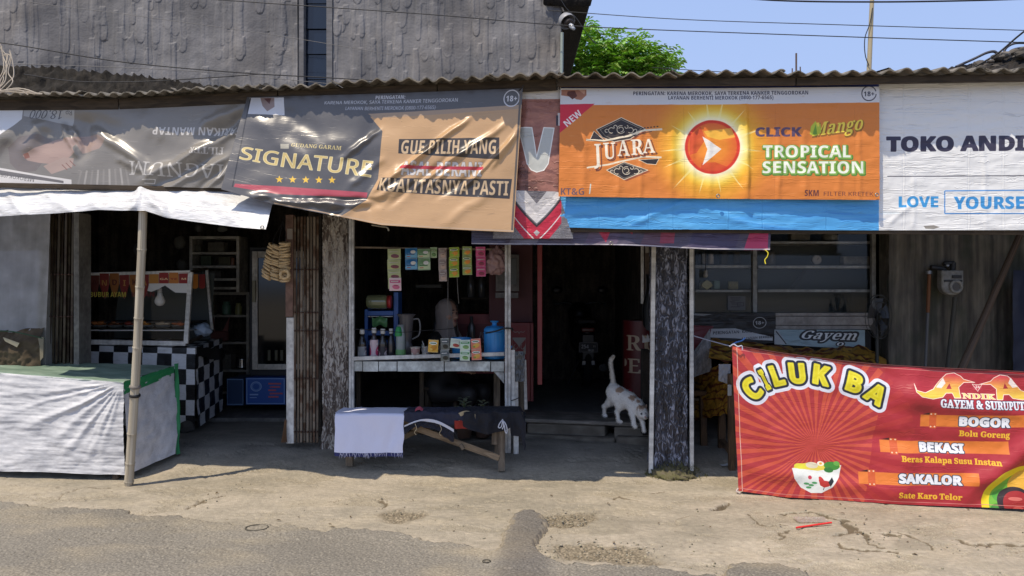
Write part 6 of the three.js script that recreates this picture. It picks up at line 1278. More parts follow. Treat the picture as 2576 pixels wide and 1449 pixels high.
  solo('blue_bucket', lathe([[0, 0], [0.075, 0], [0.086, 0.165], [0.092, 0.168], [0.092, 0.18], [0.085, 0.18], [0.072, 0.01], [0, 0.01]], 40).translate(tub.x, CT, tub.z), blue, 'small blue plastic bucket behind the sachets on the counter', 'bucket');
  solo('steel_bowl', lathe([[0, 0], [0.05, 0], [0.09, 0.05], [0.092, 0.052], [0.05, 0.006], [0, 0.006]], 30).translate(P(1110, 890, 7.3).x, CT, -7.3), mat(0x9da0a2, 0.3, { metalness: 0.8 }), 'steel bowl behind the sachets in the middle of the counter', 'bowl');
  for (const [px, h, c, l] of [[1186, 0.27, lin(0.05, 0.05, 0.055), 'dark tall bottle at the back in front of the red cooler'], [1098, 0.3, lin(0.04, 0.042, 0.045), 'dim bottle standing at the back left of the woman']]) { const q = P(px, 850, 7.95); solo('bottle', lathe([[0, 0], [0.04, 0], [0.04, h * 0.6], [0.016, h * 0.8], [0.016, h], [0, h]], 18).translate(q.x, 0.95, q.z), phys(c, 0.15), l, 'bottle'); }
  solo('back_shelf', box(X(1080, 7.95), X(1278, 7.95), 0.915, 0.945, -8.1, -7.85), darkWood, 'dim wooden shelf behind the counter carrying two bottles', 'shelf');
  solo('back_shelf', pbox(1046, 716, 1110, 724, 8.6, 0.2), mat(lin(0.12, 0.12, 0.11), 0.8), 'short grey shelf high on the dark wall left of the woman', 'shelf');
  // back shelf bottles at height
  for (const [px, l] of [[1185, 'clear bottle on the dim back wall above the cooler'], [1212, 'tall clear bottle right of the other on the back wall']]) { const q = P(px, 748, 8.6); solo('bottle', lathe([[0, 0], [0.04, 0], [0.04, 0.16], [0.016, 0.22], [0.018, 0.25], [0, 0.25]], 18).translate(q.x, q.y, q.z), phys(lin(0.09, 0.09, 0.09), 0.12), l, 'bottle'); }
  solo('back_shelf', pbox(1160, 748, 1240, 754, 8.55, 0.2), darkWood, 'narrow dark shelf under the two clear bottles on the back wall', 'shelf');
  for (const [a, b, l] of [[[1127, 700], [1126, 890], 'left thin cord hanging from the rail before the woman'], [[1150, 700], [1154, 764], 'right thin cord hanging from the rail above the woman']]) solo('hanging_string', tube([P(a[0], 625, 6.96), P(a[0], a[1], 6.96), P(b[0], b[1], 6.97)], 0.003, 10, 5), paleCable, l, 'cord');
}
// ---------------------------------------------------------------- sachets
{
  const make = (bg, kind, fg, fg2) => {
    const [c, g] = canvas(96, 120);
    g.fillStyle = bg; g.fillRect(0, 0, 96, 120); g.fillStyle = 'rgba(255,255,255,0.35)'; g.fillRect(0, 0, 96, 5); g.fillRect(0, 115, 96, 5);
    if (kind === 'fruit') { g.fillStyle = fg; g.beginPath(); g.ellipse(52, 78, 34, 24, -0.5, 0, 7); g.fill(); g.fillStyle = fg2; g.beginPath(); g.ellipse(30, 90, 14, 10, 0.4, 0, 7); g.fill(); g.fillStyle = '#f2f4e8'; g.beginPath(); g.ellipse(46, 32, 38, 14, 0, 0, 7); g.fill(); g.fillStyle = '#2f6a38'; g.fillRect(18, 27, 56, 10); }
    if (kind === 'wash') { g.fillStyle = fg; g.beginPath(); g.moveTo(0, 90); g.bezierCurveTo(30, 20, 60, 120, 96, 30); g.lineTo(96, 110); g.lineTo(0, 110); g.fill(); g.fillStyle = '#e6e9ea'; g.beginPath(); g.arc(64, 46, 20, 0, 7); g.fill(); g.fillStyle = fg2; g.fillRect(12, 66, 64, 13); g.fillStyle = '#b5383e'; g.fillRect(14, 92, 30, 8); }
    if (kind === 'drink') { g.fillStyle = fg; g.fillRect(6, 22, 84, 24); g.fillStyle = '#d8d5cc'; g.fillRect(14, 29, 60, 8); g.fillStyle = fg2; g.beginPath(); g.ellipse(54, 84, 30, 22, 0.2, 0, 7); g.fill(); g.fillStyle = 'rgba(30,24,24,0.5)'; g.fillRect(40, 68, 30, 6); }
    return phys(0xffffff, 0.32, { map: ctex(c), side: THREE.DoubleSide });
  };
  const K = {
    lime: make('#b9c48e', 'drink', '#c3cc9c', '#7c4458'), blue: make('#2d74b0', 'wash', '#6fb2dc', '#1d4a84'), green: make('#7aa276', 'wash', '#b9cfae', '#3d7a4a'), leaf: make('#a7c49a', 'drink', '#6f9a62', '#5b8a52'),
    mocha: make('#a89a98', 'drink', '#8b7b7c', '#c0aaa0'), neon: make('#9cbc32', 'fruit', '#dc9a3a', '#8fbf3a'), orange: make('#94ac5e', 'fruit', '#e08c34', '#c9b94a'), pink: make('#cc4a84', 'drink', '#d988a8', '#8a2a50'), rose: make('#e3c6cf', 'drink', '#c8447c', '#d06a94'),
    tea: make('#dfae44', 'fruit', '#c88a2a', '#e8c46a'), black: make('#6c716c', 'drink', '#3a3f3e', '#2c302f'), white: make('#cfdcca', 'drink', '#c2cfc0', '#b04a44'), mint: make('#cfe3cc', 'drink', '#4f9a58', '#7fae6a'), guava: make('#d8795e', 'fruit', '#dfae52', '#8a9a4a'),
  };
  const pillow = (w, h) => grid(8, 8, (u, v) => V((u - 0.5) * w, -v * h, 0.012 * Math.sin(Math.PI * clamp(u * 1.1 - 0.05)) * Math.sin(Math.PI * clamp(v * 1.16 - 0.08))));
  const shapes = {};
  const strip = (label, px, py, w, list, d, tilt = 0) => {
    const t = thing('sachet_strip', label, 'sachets'), o = P(px, py, d), W = S(w, d); let y = 0;
    t.position.copy(o); t.rotation.z = tilt;
    list.forEach(([k, h]) => {
      const H = S(h, d), key = w + '_' + h, m = mesh('sachet', shapes[key] ??= pillow(W, H - 0.002), K[k], t);
      m.position.set(rr(-0.003, 0.003), y, rr(-0.004, 0.004)); m.rotation.set(rr(-0.1, 0.1), rr(-0.16, 0.16), rr(-0.03, 0.03)); y -= H;
    });
    return t;
  };
  const d = 6.93;
  strip('long pale lime sachet strip hanging at the left of the rail', 991, 626, 33, [['lime', 27], ['lime', 26], ['lime', 24], ['lime', 24]], d, 0.01);
  strip('single pink and white sachet under the lime strip', 994, 699, 30, [['rose', 33]], d - 0.01);
  strip('blue sachet strip left of the wide green one', 1035, 624, 31, [['blue', 27], ['blue', 28]], d);
  strip('wide green sachet pair beside the blue strip', 1066, 626, 32, [['green', 24], ['green', 30]], d - 0.012);
  strip('short pale green sachet right of the wide green pair', 1090, 622, 17, [['leaf', 27]], d);
  strip('long grey brown sachet strip in the middle of the rail', 1113, 624, 20, [['mocha', 28], ['mocha', 28], ['mocha', 28]], d, 0.02);
  strip('bright lime and orange sachet strip on the rail', 1142, 622, 25, [['neon', 25], ['neon', 25], ['neon', 26]], d, 0.01);
  strip('dull green and orange sachet strip on the rail', 1175, 620, 24, [['orange', 24], ['orange', 24], ['orange', 24]], d);
  strip('hot pink sachet strip at the right of the rail', 1209, 621, 24, [['pink', 25], ['pink', 25], ['pink', 25]], d, 0.01);
  const e = 6.84;
  strip('yellow sachet hanging over the counter rail', 1091, 855, 25, [['tea', 32]], e, -0.04);
  strip('black and grey sachet pair over the counter rail', 1118, 851, 22, [['black', 30], ['black', 28]], e - 0.01, 0.04);
  strip('tilted white sachet between the black and the mint ones', 1147, 852, 26, [['white', 24]], e, -0.12);
  strip('white and mint green sachet pair over the counter rail', 1170, 855, 25, [['mint', 26], ['mint', 27]], e - 0.01, 0.0);
  strip('orange red sachet pair at the right over the counter rail', 1197, 852, 25, [['guava', 27], ['guava', 27]], e, 0.05);
}
// ---------------------------------------------------------------- woman behind the counter
{
  const d = 7.62, H = P(1127, 790, d), t = thing('person', 'seated woman in a taupe headscarf looking right behind the drinks counter', 'person');
  const ry = -0.62, c = Math.cos(ry), s = Math.sin(ry);       // she looks to the right and a little towards the road
  const L = (x, y, z) => [H.x + x * Math.sin(0.95) + z * Math.cos(0.95), H.y + y, H.z + x * Math.cos(0.95) - z * Math.sin(0.95)];   // x forwards from the face, z to her left
  void c; void s;
  const skin = [0.36, 0.21, 0.145], lip = [0.24, 0.085, 0.075], dark = [0.02, 0.016, 0.015];
  const face = bodyGeo([
    { a: L(-0.01, 0.03, 0), b: L(-0.01, 0.0, 0), r: 0.092, s: [1, 1.12, 0.95] }, { a: L(0.03, -0.06, 0), b: L(0.045, -0.075, 0), r: 0.052, r1: 0.04 },
    { a: L(0.078, 0.005, 0), b: L(0.104, -0.03, 0), r: 0.009, r1: 0.016, k: 0.02 }, { a: L(0.075, -0.034, 0.014), b: L(0.09, -0.034, 0.01), r: 0.01, k: 0.012 }, { a: L(0.075, -0.034, -0.014), b: L(0.09, -0.034, -0.01), r: 0.01, k: 0.012 },
    { a: L(0.076, -0.06, 0.016), b: L(0.076, -0.06, -0.016), r: 0.011, k: 0.012 }, { a: L(0.076, -0.073, 0.013), b: L(0.076, -0.073, -0.013), r: 0.011, k: 0.012 }, { a: L(0.07, -0.1, 0), b: L(0.072, -0.1, 0), r: 0.022, k: 0.03 },
    { a: L(0.06, 0.028, 0.05), b: L(0.078, 0.03, 0.015), r: 0.012, k: 0.02 }, { a: L(0.06, 0.028, -0.05), b: L(0.078, 0.03, -0.015), r: 0.012, k: 0.02 }, { a: L(0.05, -0.025, 0.05), b: L(0.05, -0.025, 0.05), r: 0.026, k: 0.03 }, { a: L(0.05, -0.025, -0.05), b: L(0.05, -0.025, -0.05), r: 0.026, k: 0.03 },
    { a: L(-0.02, -0.08, 0), b: L(-0.04, -0.2, 0), r: 0.058, r1: 0.06 },
  ], 0.03, V(H.x - 0.17, H.y - 0.24, H.z - 0.17), V(H.x + 0.17, H.y + 0.16, H.z + 0.17), 0.0045, (v) => {
    const q = v.clone().sub(H), f = q.x * Math.sin(0.95) + q.z * Math.cos(0.95), z = q.x * Math.cos(0.95) - q.z * Math.sin(0.95);
    if (f > 0.06 && Math.hypot(q.y + 0.066, z * 0.6) < 0.013) return lip;
    if (f > 0.06 && Math.abs(q.y - 0.036) < 0.005 && Math.abs(z) > 0.014 && Math.abs(z) < 0.05) return dark;
    if (f > 0.05 && Math.hypot((q.y - 0.012) * 1.6, Math.abs(z) - 0.031) < 0.013) return dark;
    return skin;
  });
  // torso, arms and legs in one dark dress
  const B = (x, y, z) => L(x, y, z), floor = 0.16 - H.y;
  const dress = [0.012, 0.011, 0.012];
  const arm = (z) => [{ a: B(-0.03, -0.27, z * 0.17), b: B(0.04, -0.5, z * 0.21), r: 0.05, r1: 0.042 }, { a: B(0.04, -0.5, z * 0.21), b: B(0.25, -0.5, z * 0.12), r: 0.04, r1: 0.028 }];
  const leg = (z) => [{ a: B(-0.05, -0.74, z * 0.1), b: B(0.34, -0.72, z * 0.11), r: 0.085, r1: 0.062 }, { a: B(0.34, -0.72, z * 0.11), b: B(0.33, floor + 0.07, z * 0.1), r: 0.06, r1: 0.036 }, { a: B(0.33, floor + 0.035, z * 0.1), b: B(0.47, floor + 0.03, z * 0.11), r: 0.036, r1: 0.028 }];
  const hand = (z) => [{ a: B(0.26, -0.5, z * 0.115), b: B(0.32, -0.505, z * 0.1), r: 0.024, r1: 0.026, k: 0.02 }, ...[0, 1, 2, 3].map((i) => ({ a: B(0.33, -0.505, z * 0.1 + (i - 1.5) * 0.019), b: B(0.385 + [0, 0.012, 0.008, -0.008][i], -0.53, z * 0.095 + (i - 1.5) * 0.021), r: 0.0095, r1: 0.007, k: 0.006 })), { a: B(0.28, -0.5, z * 0.1 - z * 0.03), b: B(0.335, -0.51, z * 0.1 - z * 0.058), r: 0.011, r1: 0.008, k: 0.008 }];
  const body = bodyGeo([{ a: B(-0.05, -0.25, 0.12), b: B(-0.05, -0.25, -0.12), r: 0.085 }, { a: B(-0.05, -0.28, 0), b: B(-0.07, -0.62, 0), r: 0.13, r1: 0.125 }, { a: B(-0.07, -0.68, 0.07), b: B(-0.07, -0.68, -0.07), r: 0.13 }, ...arm(1), ...arm(-1), ...leg(1), ...leg(-1)], 0.06, V(H.x - 0.55, H.y + floor - 0.02, H.z - 0.6), V(H.x + 0.6, H.y - 0.08, H.z + 0.6), 0.014, () => dress);
  const hands = bodyGeo([...hand(1), ...hand(-1)], 0.01, V(H.x + 0.05, H.y - 0.6, H.z - 0.1), V(H.x + 0.5, H.y - 0.42, H.z + 0.4), 0.005, () => skin);
  mesh('body', [face, body, hands], mat(0xffffff, 0.65, { vertexColors: true }), t);
  // headscarf: closed over the crown and open round the face
  const sc = grid(72, 56, (u, v) => {
    const a = lerp(0.42, 2 * Math.PI - 0.42, u), y = v, open = Math.min(u, 1 - u);
    let r, h;
    if (v < 0.5) { const q = v / 0.5 * Math.PI / 2; r = 0.118 * Math.sin(q) + 0.0; h = 0.03 + 0.118 * Math.cos(q); } else { const q = (v - 0.5) / 0.5; r = 0.118 - 0.02 * Math.sin(q * 3.0) + 0.15 * q * q * (0.6 + 0.4 * Math.abs(Math.sin(a))); h = 0.03 - q * 0.4; }
    const x = Math.cos(a) * r * 0.98 - 0.015, z = Math.sin(a) * r * 0.86, fold = 0.008 * Math.sin(a * 9 + v * 6) * smooth(0.5, 1, v) + 0.005 * noise(u * 9, v * 9, 3);
    const pull = v > 0.5 ? smooth(0.12, 0, open) * 0.5 * smooth(0.5, 0.72, v) : 0;        // the edges meet under the chin
    const zz = z * (1 - pull) + fold;
    return V(...L(x + fold + (v > 0.6 ? 0.02 * (v - 0.6) : 0), h + 0.004 * noise(u * 12, v * 12), zz));
  });
  const chest = grid(30, 20, (u, v) => { const a = lerp(-1.0, 1.0, u), r = 0.09 + 0.16 * v; return V(...L(Math.cos(a) * r * 0.75 - 0.02, -0.125 - v * 0.26 + 0.03 * Math.abs(u - 0.5), Math.sin(a) * r + 0.008 * Math.sin(a * 12))); });
  mesh('headscarf', [sc, chest], mat(lin(0.23, 0.195, 0.175), 0.85, { side: THREE.DoubleSide }), t);
  settle(t);
  const st = thing('stool', 'low wooden stool under the seated woman', 'stool'), so = V(...L(-0.07, 0, 0));
  mesh('seat', box(so.x - 0.17, so.x + 0.17, 0.545, 0.575, so.z - 0.17, so.z + 0.17), darkWood, st);
  for (const [x, z] of [[-1, -1], [1, -1], [-1, 1], [1, 1]]) mesh('leg', bar(V(so.x + x * 0.14, 0.16, so.z + z * 0.14), V(so.x + x * 0.13, 0.544, so.z + z * 0.13), 0.035), darkWood, st);
  settle(st);
}
// ---------------------------------------------------------------- bench with the washing
{
  const t = thing('wooden_bench', 'rough wooden bench with crossed braces in front of the drinks counter', 'bench'), d0 = 6.44;
  const fl = P(880, 1171, groundAt(880, 1170)), fr = P(1262, 1186, groundAt(1262, 1186)), topY = Y(1038, d0) - 0.012;
  for (const p of [fl, fr]) { p.z = Math.min(p.z, -d0 - 0.05); p.y = ramp(-p.z) - 0.004; }
  const bl = V(fl.x + 0.06, 0.09, fl.z - 0.24), br = V(fr.x - 0.04, 0.08, fr.z - 0.28);
  mesh('seat', bar(V(X(846, d0), topY - 0.018, -d0 - 0.15), V(X(1316, d0), topY - 0.03, -d0 - 0.15), 0.035, 0.29), oldWood, t);
  for (const [p, w] of [[fl, 0.055], [fr, 0.052], [bl, 0.05], [br, 0.05]]) mesh('leg', bar(p, V(p.x, topY - 0.04, Math.min(-d0 - 0.06, p.z + (p === fl || p === fr ? 0.05 : 0))), w), oldWood, t);
  mesh('rail', bar(V(fl.x + 0.012, topY - 0.16, fl.z - 0.02), V(fl.x + 0.05, topY - 0.16, bl.z), 0.035), oldWood, t); mesh('rail', bar(V(fr.x, topY - 0.075, fr.z + 0.03), V(br.x, topY - 0.075, br.z), 0.04), oldWood, t);
  mesh('brace', bar(P(1008, 1062, d0 + 0.04), P(1256, 1152, d0 + 0.03), 0.05, 0.022), paleWood, t);
  mesh('brace', bar(P(1112, 1056, 6.7), P(1006, 1102, 6.62), 0.05, 0.022), oldWood, t);
  mesh('stub', bar(P(1247, 1070, d0 + 0.06), P(1246, 1118, d0 + 0.06), 0.06, 0.03), oldWood, t);
  mesh('stub', bar(P(1158, 1118, d0 - 0.0), P(1166, 1130, d0 - 0.0), 0.03, 0.02), oldWood, t);
  settle(t);
  // towel: over the seat and down the front
  const drape = (x0, x1, topBack, hang, fn) => grid(70, 70, (u, v) => {
    const L = 0.32 + hang, s = v * L, x = lerp(x0, x1, u); let y, z;
    if (s < 0.30) { y = topY + 0.008; z = -d0 - 0.30 + s; } else if (s < 0.335) { const a = (s - 0.30) / 0.035 * Math.PI / 2; y = topY + 0.008 - 0.022 * (1 - Math.cos(a)); z = -d0 + 0.022 * Math.sin(a); } else { y = topY - 0.014 - (s - 0.335); z = -d0 + 0.022; }
    return fn(V(x, y, z), u, v, s);
  });
  const tw = thing('towel', 'white towel with a dark blue fringe hung over the left end of the bench', 'towel');
  const cloth = tex(128, 128, (u, v) => 200 + 30 * noise(u * 60, v * 60) + 20 * noise(u * 120, v * 120, 3), false);
  const xa = X(843, d0), xb = X(1018, d0), hang = 0.3;
  const wave = (p, u, v, s) => { const q = smooth(0.3, 0.5, s); p.z += q * (0.014 * Math.sin(u * 7 + 1) + 0.02 * Math.exp(-(((u - 0.82 + (s - 0.5) * 0.4) / 0.08) ** 2)) * -1 + 0.01 * noise(u * 5, v * 3)); p.y += 0.006 * noise(u * 5, 3) - (s > 0.5 ? 0.012 * Math.sin(u * 3) : 0); p.x += 0.012 * noise(v * 5, u > 0.5 ? 9 : 2) + (s > 0.3 ? 0.01 * (0.5 - u) : 0); return p; };
  mesh('towel_cloth', drape(xa, xb, 0, hang, wave), mat(lin(0.68, 0.70, 0.86), 0.95, { bumpMap: cloth, bumpScale: 0.004, side: THREE.DoubleSide }), tw);
  mesh('blue_border', grid(70, 6, (u, v) => wave(V(lerp(xa, xb, u), topY - 0.014 - (0.285 - 0.004) - v * 0.035, -d0 + 0.02 - 0.004 * v), u, 1, 0.62)), mat(lin(0.03, 0.035, 0.13), 0.9, { side: THREE.DoubleSide }), tw);
  const fr2 = []; for (let i = 0; i < 46; i++) { const u = rr(0.05, 0.98), p = wave(V(lerp(xa, xb, u), topY - 0.3, -d0 + 0.026), u, 1, 0.62); fr2.push(rod(p, p.clone().add(V(rr(-0.02, 0.02), -rr(0.02, 0.045), 0)), 0.0022, 0.001, 4)); }
  mesh('fringe', fr2, mat(0xb9bbd0, 0.9), tw);
  settle(tw);
  // navy garment with white piping
  const gm = thing('navy_shorts', 'navy garment with white piping laid along the middle of the bench', 'clothes'), ga = X(1016, d0), gbx = X(1168, d0);
  const navy = mat(lin(0.022, 0.024, 0.045), 0.85, { side: THREE.DoubleSide, bumpMap: cloth, bumpScale: 0.004 });
  const ng = grid(90, 50, (u, v) => { const s = v * 0.42; let y, z; if (s < 0.3) { y = topY + 0.012 + 0.03 * Math.abs(fbm(u * 5, v * 4, 3)); z = -d0 - 0.28 + s; } else { y = topY + 0.006 - (s - 0.3) * (0.45 + 0.5 * Math.sin(Math.PI * u)); z = -d0 + 0.022 + 0.02 * noise(u * 8, v * 3); } return V(lerp(ga, gbx, u) + 0.01 * noise(v * 7, u * 3), y, z); });
  mesh('cloth', ng, navy, gm);
  const pip = (u) => V(lerp(ga + 0.01, gbx - 0.08, u), topY + 0.012 - 0.06 * (1 - Math.sin(Math.PI * u)) - 0.03 * u * u - 0.035, -d0 + 0.05);
  mesh('white_piping', grid(50, 3, (u, v) => { const p = pip(u); p.y -= v * (0.012 + 0.012 * smooth(0.3, 0.5, u)); p.z += 0.004 * noise(u * 12, v); return p; }), mat(0xc7c8d0, 0.85, { side: THREE.DoubleSide }), gm);
  mesh('lower_cloth', grid(70, 24, (u, v) => { const p = pip(u); p.y -= 0.012 + v * (0.05 + 0.06 * smooth(0.3, 0.9, u) * Math.abs(Math.sin(u * 5)) + 0.03 * noise(u * 9, 2)); p.z += 0.012 * noise(u * 14, v * 3) - 0.012; return p; }), mat(lin(0.012, 0.013, 0.022), 0.9, { side: THREE.DoubleSide }), gm);
  for (const x of [0.22, 0.72]) { const p = pip(x); mesh('thread', tube([p.clone().add(V(0, -0.02, 0.008)), p.clone().add(V(0.012, -0.06, 0.012)), p.clone().add(V(-0.004, -0.09, 0.012)), p.clone().add(V(0.01, -0.11, 0.01))], 0.002, 16, 5), mat(0xc9b896, 0.8), gm); }
  settle(gm);
  const red = thing('patterned_cloth', 'red and cream patterned cloth peeping out between the dark garments', 'cloth');
  mesh('cream_part', grid(24, 16, (u, v) => V(lerp(X(1148, d0), X(1196, d0), u), topY + 0.03 * Math.sin(Math.PI * u) - v * 0.075, -d0 + 0.015 + 0.012 * Math.sin(u * 6 + v))), mat(0xa8997a, 0.9, { side: THREE.DoubleSide }), red);
  mesh('red_part', grid(20, 12, (u, v) => V(lerp(X(1144, d0), X(1178, d0), u), topY - 0.046 - v * 0.065, -d0 + 0.034 + 0.01 * Math.sin(u * 8))), mat(0x8e2a1e, 0.85, { side: THREE.DoubleSide }), red);
  settle(red);
  solo('pink_cloth', grid(10, 6, (u, v) => V(lerp(X(1042, d0), X(1062, d0), u), topY + 0.03 + 0.02 * Math.sin(Math.PI * u) - v * 0.02, -d0 - 0.08 + v * 0.05)), mat(0xb4505e, 0.85, { side: THREE.DoubleSide }), 'scrap of pink red cloth on the bench beside the towel', 'cloth');
  const bk = thing('black_trousers', 'black trousers with a white drawstring folded over the right end of the bench', 'clothes'), b0 = X(1166, d0), b1 = X(1322, d0);
  mesh('cloth', grid(100, 60, (u, v) => { const s = v * 0.5; let y, z; const end = smooth(0.9, 1, u), hangK = u > 0.75 ? 0.95 : 0.55 + 0.3 * Math.sin(u * 4); if (s < 0.3) { y = topY + 0.02 + 0.03 * Math.abs(fbm(u * 5, v * 4, 13)); z = -d0 - 0.28 + s; } else { y = topY + 0.016 - (s - 0.3) * hangK; z = -d0 + 0.03 + 0.02 * noise(u * 9, v * 4, 5) + 0.02 * Math.sin(u * 21); } return V(lerp(b0, b1, u) + 0.012 * noise(v * 8, u * 4), y - end * 0.05 - end * 0.06 * v, z); }), mat(lin(0.011, 0.012, 0.018), 0.9, { side: THREE.DoubleSide, bumpMap: cloth, bumpScale: 0.005 }), bk);
  const k0 = P(1265, 1058, d0 - 0.07), loop = (pts) => tube(pts.map(([x, y, z]) => k0.clone().add(V(x, y, z))), 0.0045, 30, 6);
  mesh('drawstring', [loop([[0, 0.01, 0], [-0.03, -0.03, 0.01], [-0.034, -0.055, 0.012], [-0.014, -0.05, 0.012], [0, 0, 0.01], [0.006, -0.04, 0.012], [-0.004, -0.066, 0.012]]), loop([[0, 0, 0], [0.02, -0.02, 0.012], [0.034, -0.07, 0.012], [0.03, -0.1, 0.012], [0.02, -0.09, 0.012], [0.014, -0.05, 0.012], [0.004, -0.01, 0.01]])], mat(0xc2c4cc, 0.8), bk);
  settle(bk);
  // potted plants under the counter
  for (const [px, py, d2, n, l] of [[1168, 1030, 7.2, 12, 'pale leafed potted plant in the shade under the counter'], [1215, 1036, 7.25, 9, 'second smaller plant under the counter, nearer the right post']]) {
    const pl = thing('potted_plant', l, 'plant'), o = P(px, py, d2), lv = [];
    mesh('pot', lathe([[0, 0], [0.06, 0], [0.08, 0.14], [0.085, 0.15], [0.07, 0.15], [0, 0.13]], 20).translate(o.x, 0.16, o.z), mat(0x4a3a32, 0.9), pl);
    mesh('stem', rod(V(o.x, 0.28, o.z), V(o.x, o.y + 0.06, o.z), 0.008), mat(0x4a5a34, 0.8), pl);
    for (let i = 0; i < n; i++) { const a = i * 2.4, y = o.y - 0.02 + 0.13 * (i / n), r = 0.1 - 0.05 * (i / n); const g = grid(4, 6, (u, v) => V((u - 0.5) * 0.045 * Math.sin(Math.PI * clamp(v + 0.06)) , 0.35 * r * Math.sin(v * 2.2) - 0.006 * Math.abs(u - 0.5), v * r)); g.rotateY(a); g.translate(o.x, y, o.z); mesh('leaf', g, mat(lin(0.19, 0.21, 0.13), 0.7, { side: THREE.DoubleSide }), pl); }
    settle(pl); void lv;
  }
}
// ---------------------------------------------------------------- cat
{
  const t = thing('cat', 'white cat with orange patches and raised tail stepping down from the doorstep', 'cat');
  const at = (px, py, d) => { const p = P(px, py, d); return [p.x, p.y, p.z]; };
  const bones = [
    { a: at(1551, 990, 7.22), b: at(1583, 1008, 7.1), r: 0.072, r1: 0.074, s: [1, 1, 0.86] }, { a: at(1583, 1008, 7.1), b: at(1604, 1020, 7.02), r: 0.066, r1: 0.055, s: [1, 1, 0.85] },
    { a: at(1545, 985, 7.25), b: at(1553, 992, 7.2), r: 0.066, r1: 0.068 },
    { a: at(1604, 1018, 7.02), b: at(1613, 1030, 6.96), r: 0.045, r1: 0.042 },
    // tail
    { a: at(1544, 972, 7.26), b: at(1541, 945, 7.27), r: 0.024, r1: 0.02, k: 0.03 }, { a: at(1541, 945, 7.27), b: at(1537, 915, 7.27), r: 0.019, r1: 0.0165, k: 0.012 }, { a: at(1537, 915, 7.27), b: at(1538, 903, 7.27), r: 0.0165, r1: 0.016, k: 0.012 }, { a: at(1538, 903, 7.27), b: at(1544, 897, 7.27), r: 0.016, r1: 0.014, k: 0.012 },
    // far hind leg stretched back
    { a: at(1544, 993, 7.3), b: at(1535, 1012, 7.33), r: 0.048, r1: 0.033, k: 0.04 }, { a: at(1535, 1012, 7.33), b: at(1521, 1022, 7.38), r: 0.03, r1: 0.018, k: 0.02 }, { a: at(1521, 1022, 7.38), b: at(1521, 1042, 7.4), r: 0.017, r1: 0.014, k: 0.015 }, { a: at(1521, 1044, 7.4), b: at(1525, 1046, 7.38), r: 0.016, r1: 0.014, k: 0.012 },
    // near hind leg
    { a: at(1551, 1000, 7.2), b: at(1560, 1022, 7.14), r: 0.052, r1: 0.033, k: 0.04 }, { a: at(1560, 1022, 7.14), b: at(1553, 1036, 7.16), r: 0.028, r1: 0.019, k: 0.02 }, { a: at(1553, 1036, 7.16), b: at(1556, 1055, 7.15), r: 0.018, r1: 0.015, k: 0.015 }, { a: at(1556, 1059, 7.14), b: at(1563, 1061, 7.1), r: 0.017, r1: 0.014, k: 0.012 },
    // near foreleg and far foreleg, both reaching down
    { a: at(1589, 1016, 7.04), b: at(1591, 1040, 6.99), r: 0.042, r1: 0.026, k: 0.03 }, { a: at(1591, 1040, 6.99), b: at(1595, 1064, 6.94), r: 0.024, r1: 0.017, k: 0.015 }, { a: at(1595, 1068, 6.94), b: at(1599, 1074, 6.92), r: 0.019, r1: 0.016, k: 0.012 },
    { a: at(1603, 1022, 7.0), b: at(1610, 1044, 6.96), r: 0.036, r1: 0.024, k: 0.025 }, { a: at(1610, 1044, 6.96), b: at(1618, 1064, 6.91), r: 0.023, r1: 0.017, k: 0.012 }, { a: at(1618, 1064, 6.91), b: at(1621, 1084, 6.88), r: 0.017, r1: 0.016, k: 0.012 },
    // head, muzzle, ears
    { a: at(1616, 1036, 6.9), b: at(1618, 1040, 6.89), r: 0.05, r1: 0.046, k: 0.025 }, { a: at(1621, 1045, 6.86), b: at(1623, 1049, 6.83), r: 0.026, r1: 0.018, k: 0.02 }, { a: at(1613, 1043, 6.86), b: at(1613, 1043, 6.86), r: 0.025, k: 0.02 }, { a: at(1625, 1044, 6.87), b: at(1625, 1044, 6.87), r: 0.022, k: 0.02 },
    { a: at(1609, 1030, 6.87), b: at(1607, 1018, 6.87), r: 0.017, r1: 0.004, k: 0.012, s: [1, 1, 0.7] }, { a: at(1623, 1028, 6.9), b: at(1627, 1017, 6.91), r: 0.017, r1: 0.004, k: 0.012, s: [1, 1, 0.7] },
  ];
  const spot = (px, py, d, r) => ({ c: P(px, py, d), r });
  const patches = [spot(1558, 978, 7.13, 0.045), spot(1592, 1001, 7.03, 0.038), spot(1604, 1010, 6.98, 0.025), spot(1611, 1022, 6.9, 0.055), spot(1626, 1024, 6.92, 0.045)], nose = P(1623, 1049, 6.81), e1 = P(1614, 1041, 6.835), e2 = P(1624, 1040, 6.845);
  const g = bodyGeo(bones, 0.03, V(X(1500, 7.2), 0.1, -7.5), V(X(1640, 7), 0.95, -6.7), 0.0058, (v) => {
    let o = 0;
    for (const s of patches) o = Math.max(o, smooth(s.r, s.r * 0.75, v.distanceTo(s.c) + 0.016 * noise3(v.x * 40, v.y * 40, v.z * 40) + 0.012 * noise3(v.x * 110, v.y * 110, v.z * 110)));
    const tail = v.y > 0.64 ? 0.45 + 0.35 * Math.sin(v.y * 95) * smooth(0.8, 0.9, v.y) : 0;
    let c = mix3([0.82, 0.8, 0.76], [0.33, 0.18, 0.09], o * 0.85); c = mix3(c, [0.3, 0.25, 0.17], clamp(tail));
    if (v.distanceTo(nose) < 0.009) c = [0.4, 0.18, 0.16];
    if (v.distanceTo(e1) < 0.009 || v.distanceTo(e2) < 0.009) c = [0.02, 0.02, 0.015];
    const f = 1 + 0.12 * noise3(v.x * 90, v.y * 60, v.z * 90);
    return [c[0] * f, c[1] * f, c[2] * f];
  });
  mesh('body', g, mat(0xffffff, 0.9, { vertexColors: true }), t);
  const gp0 = g.attributes.position, gn = g.attributes.normal, gc = g.attributes.color, hp = [], hc = [];
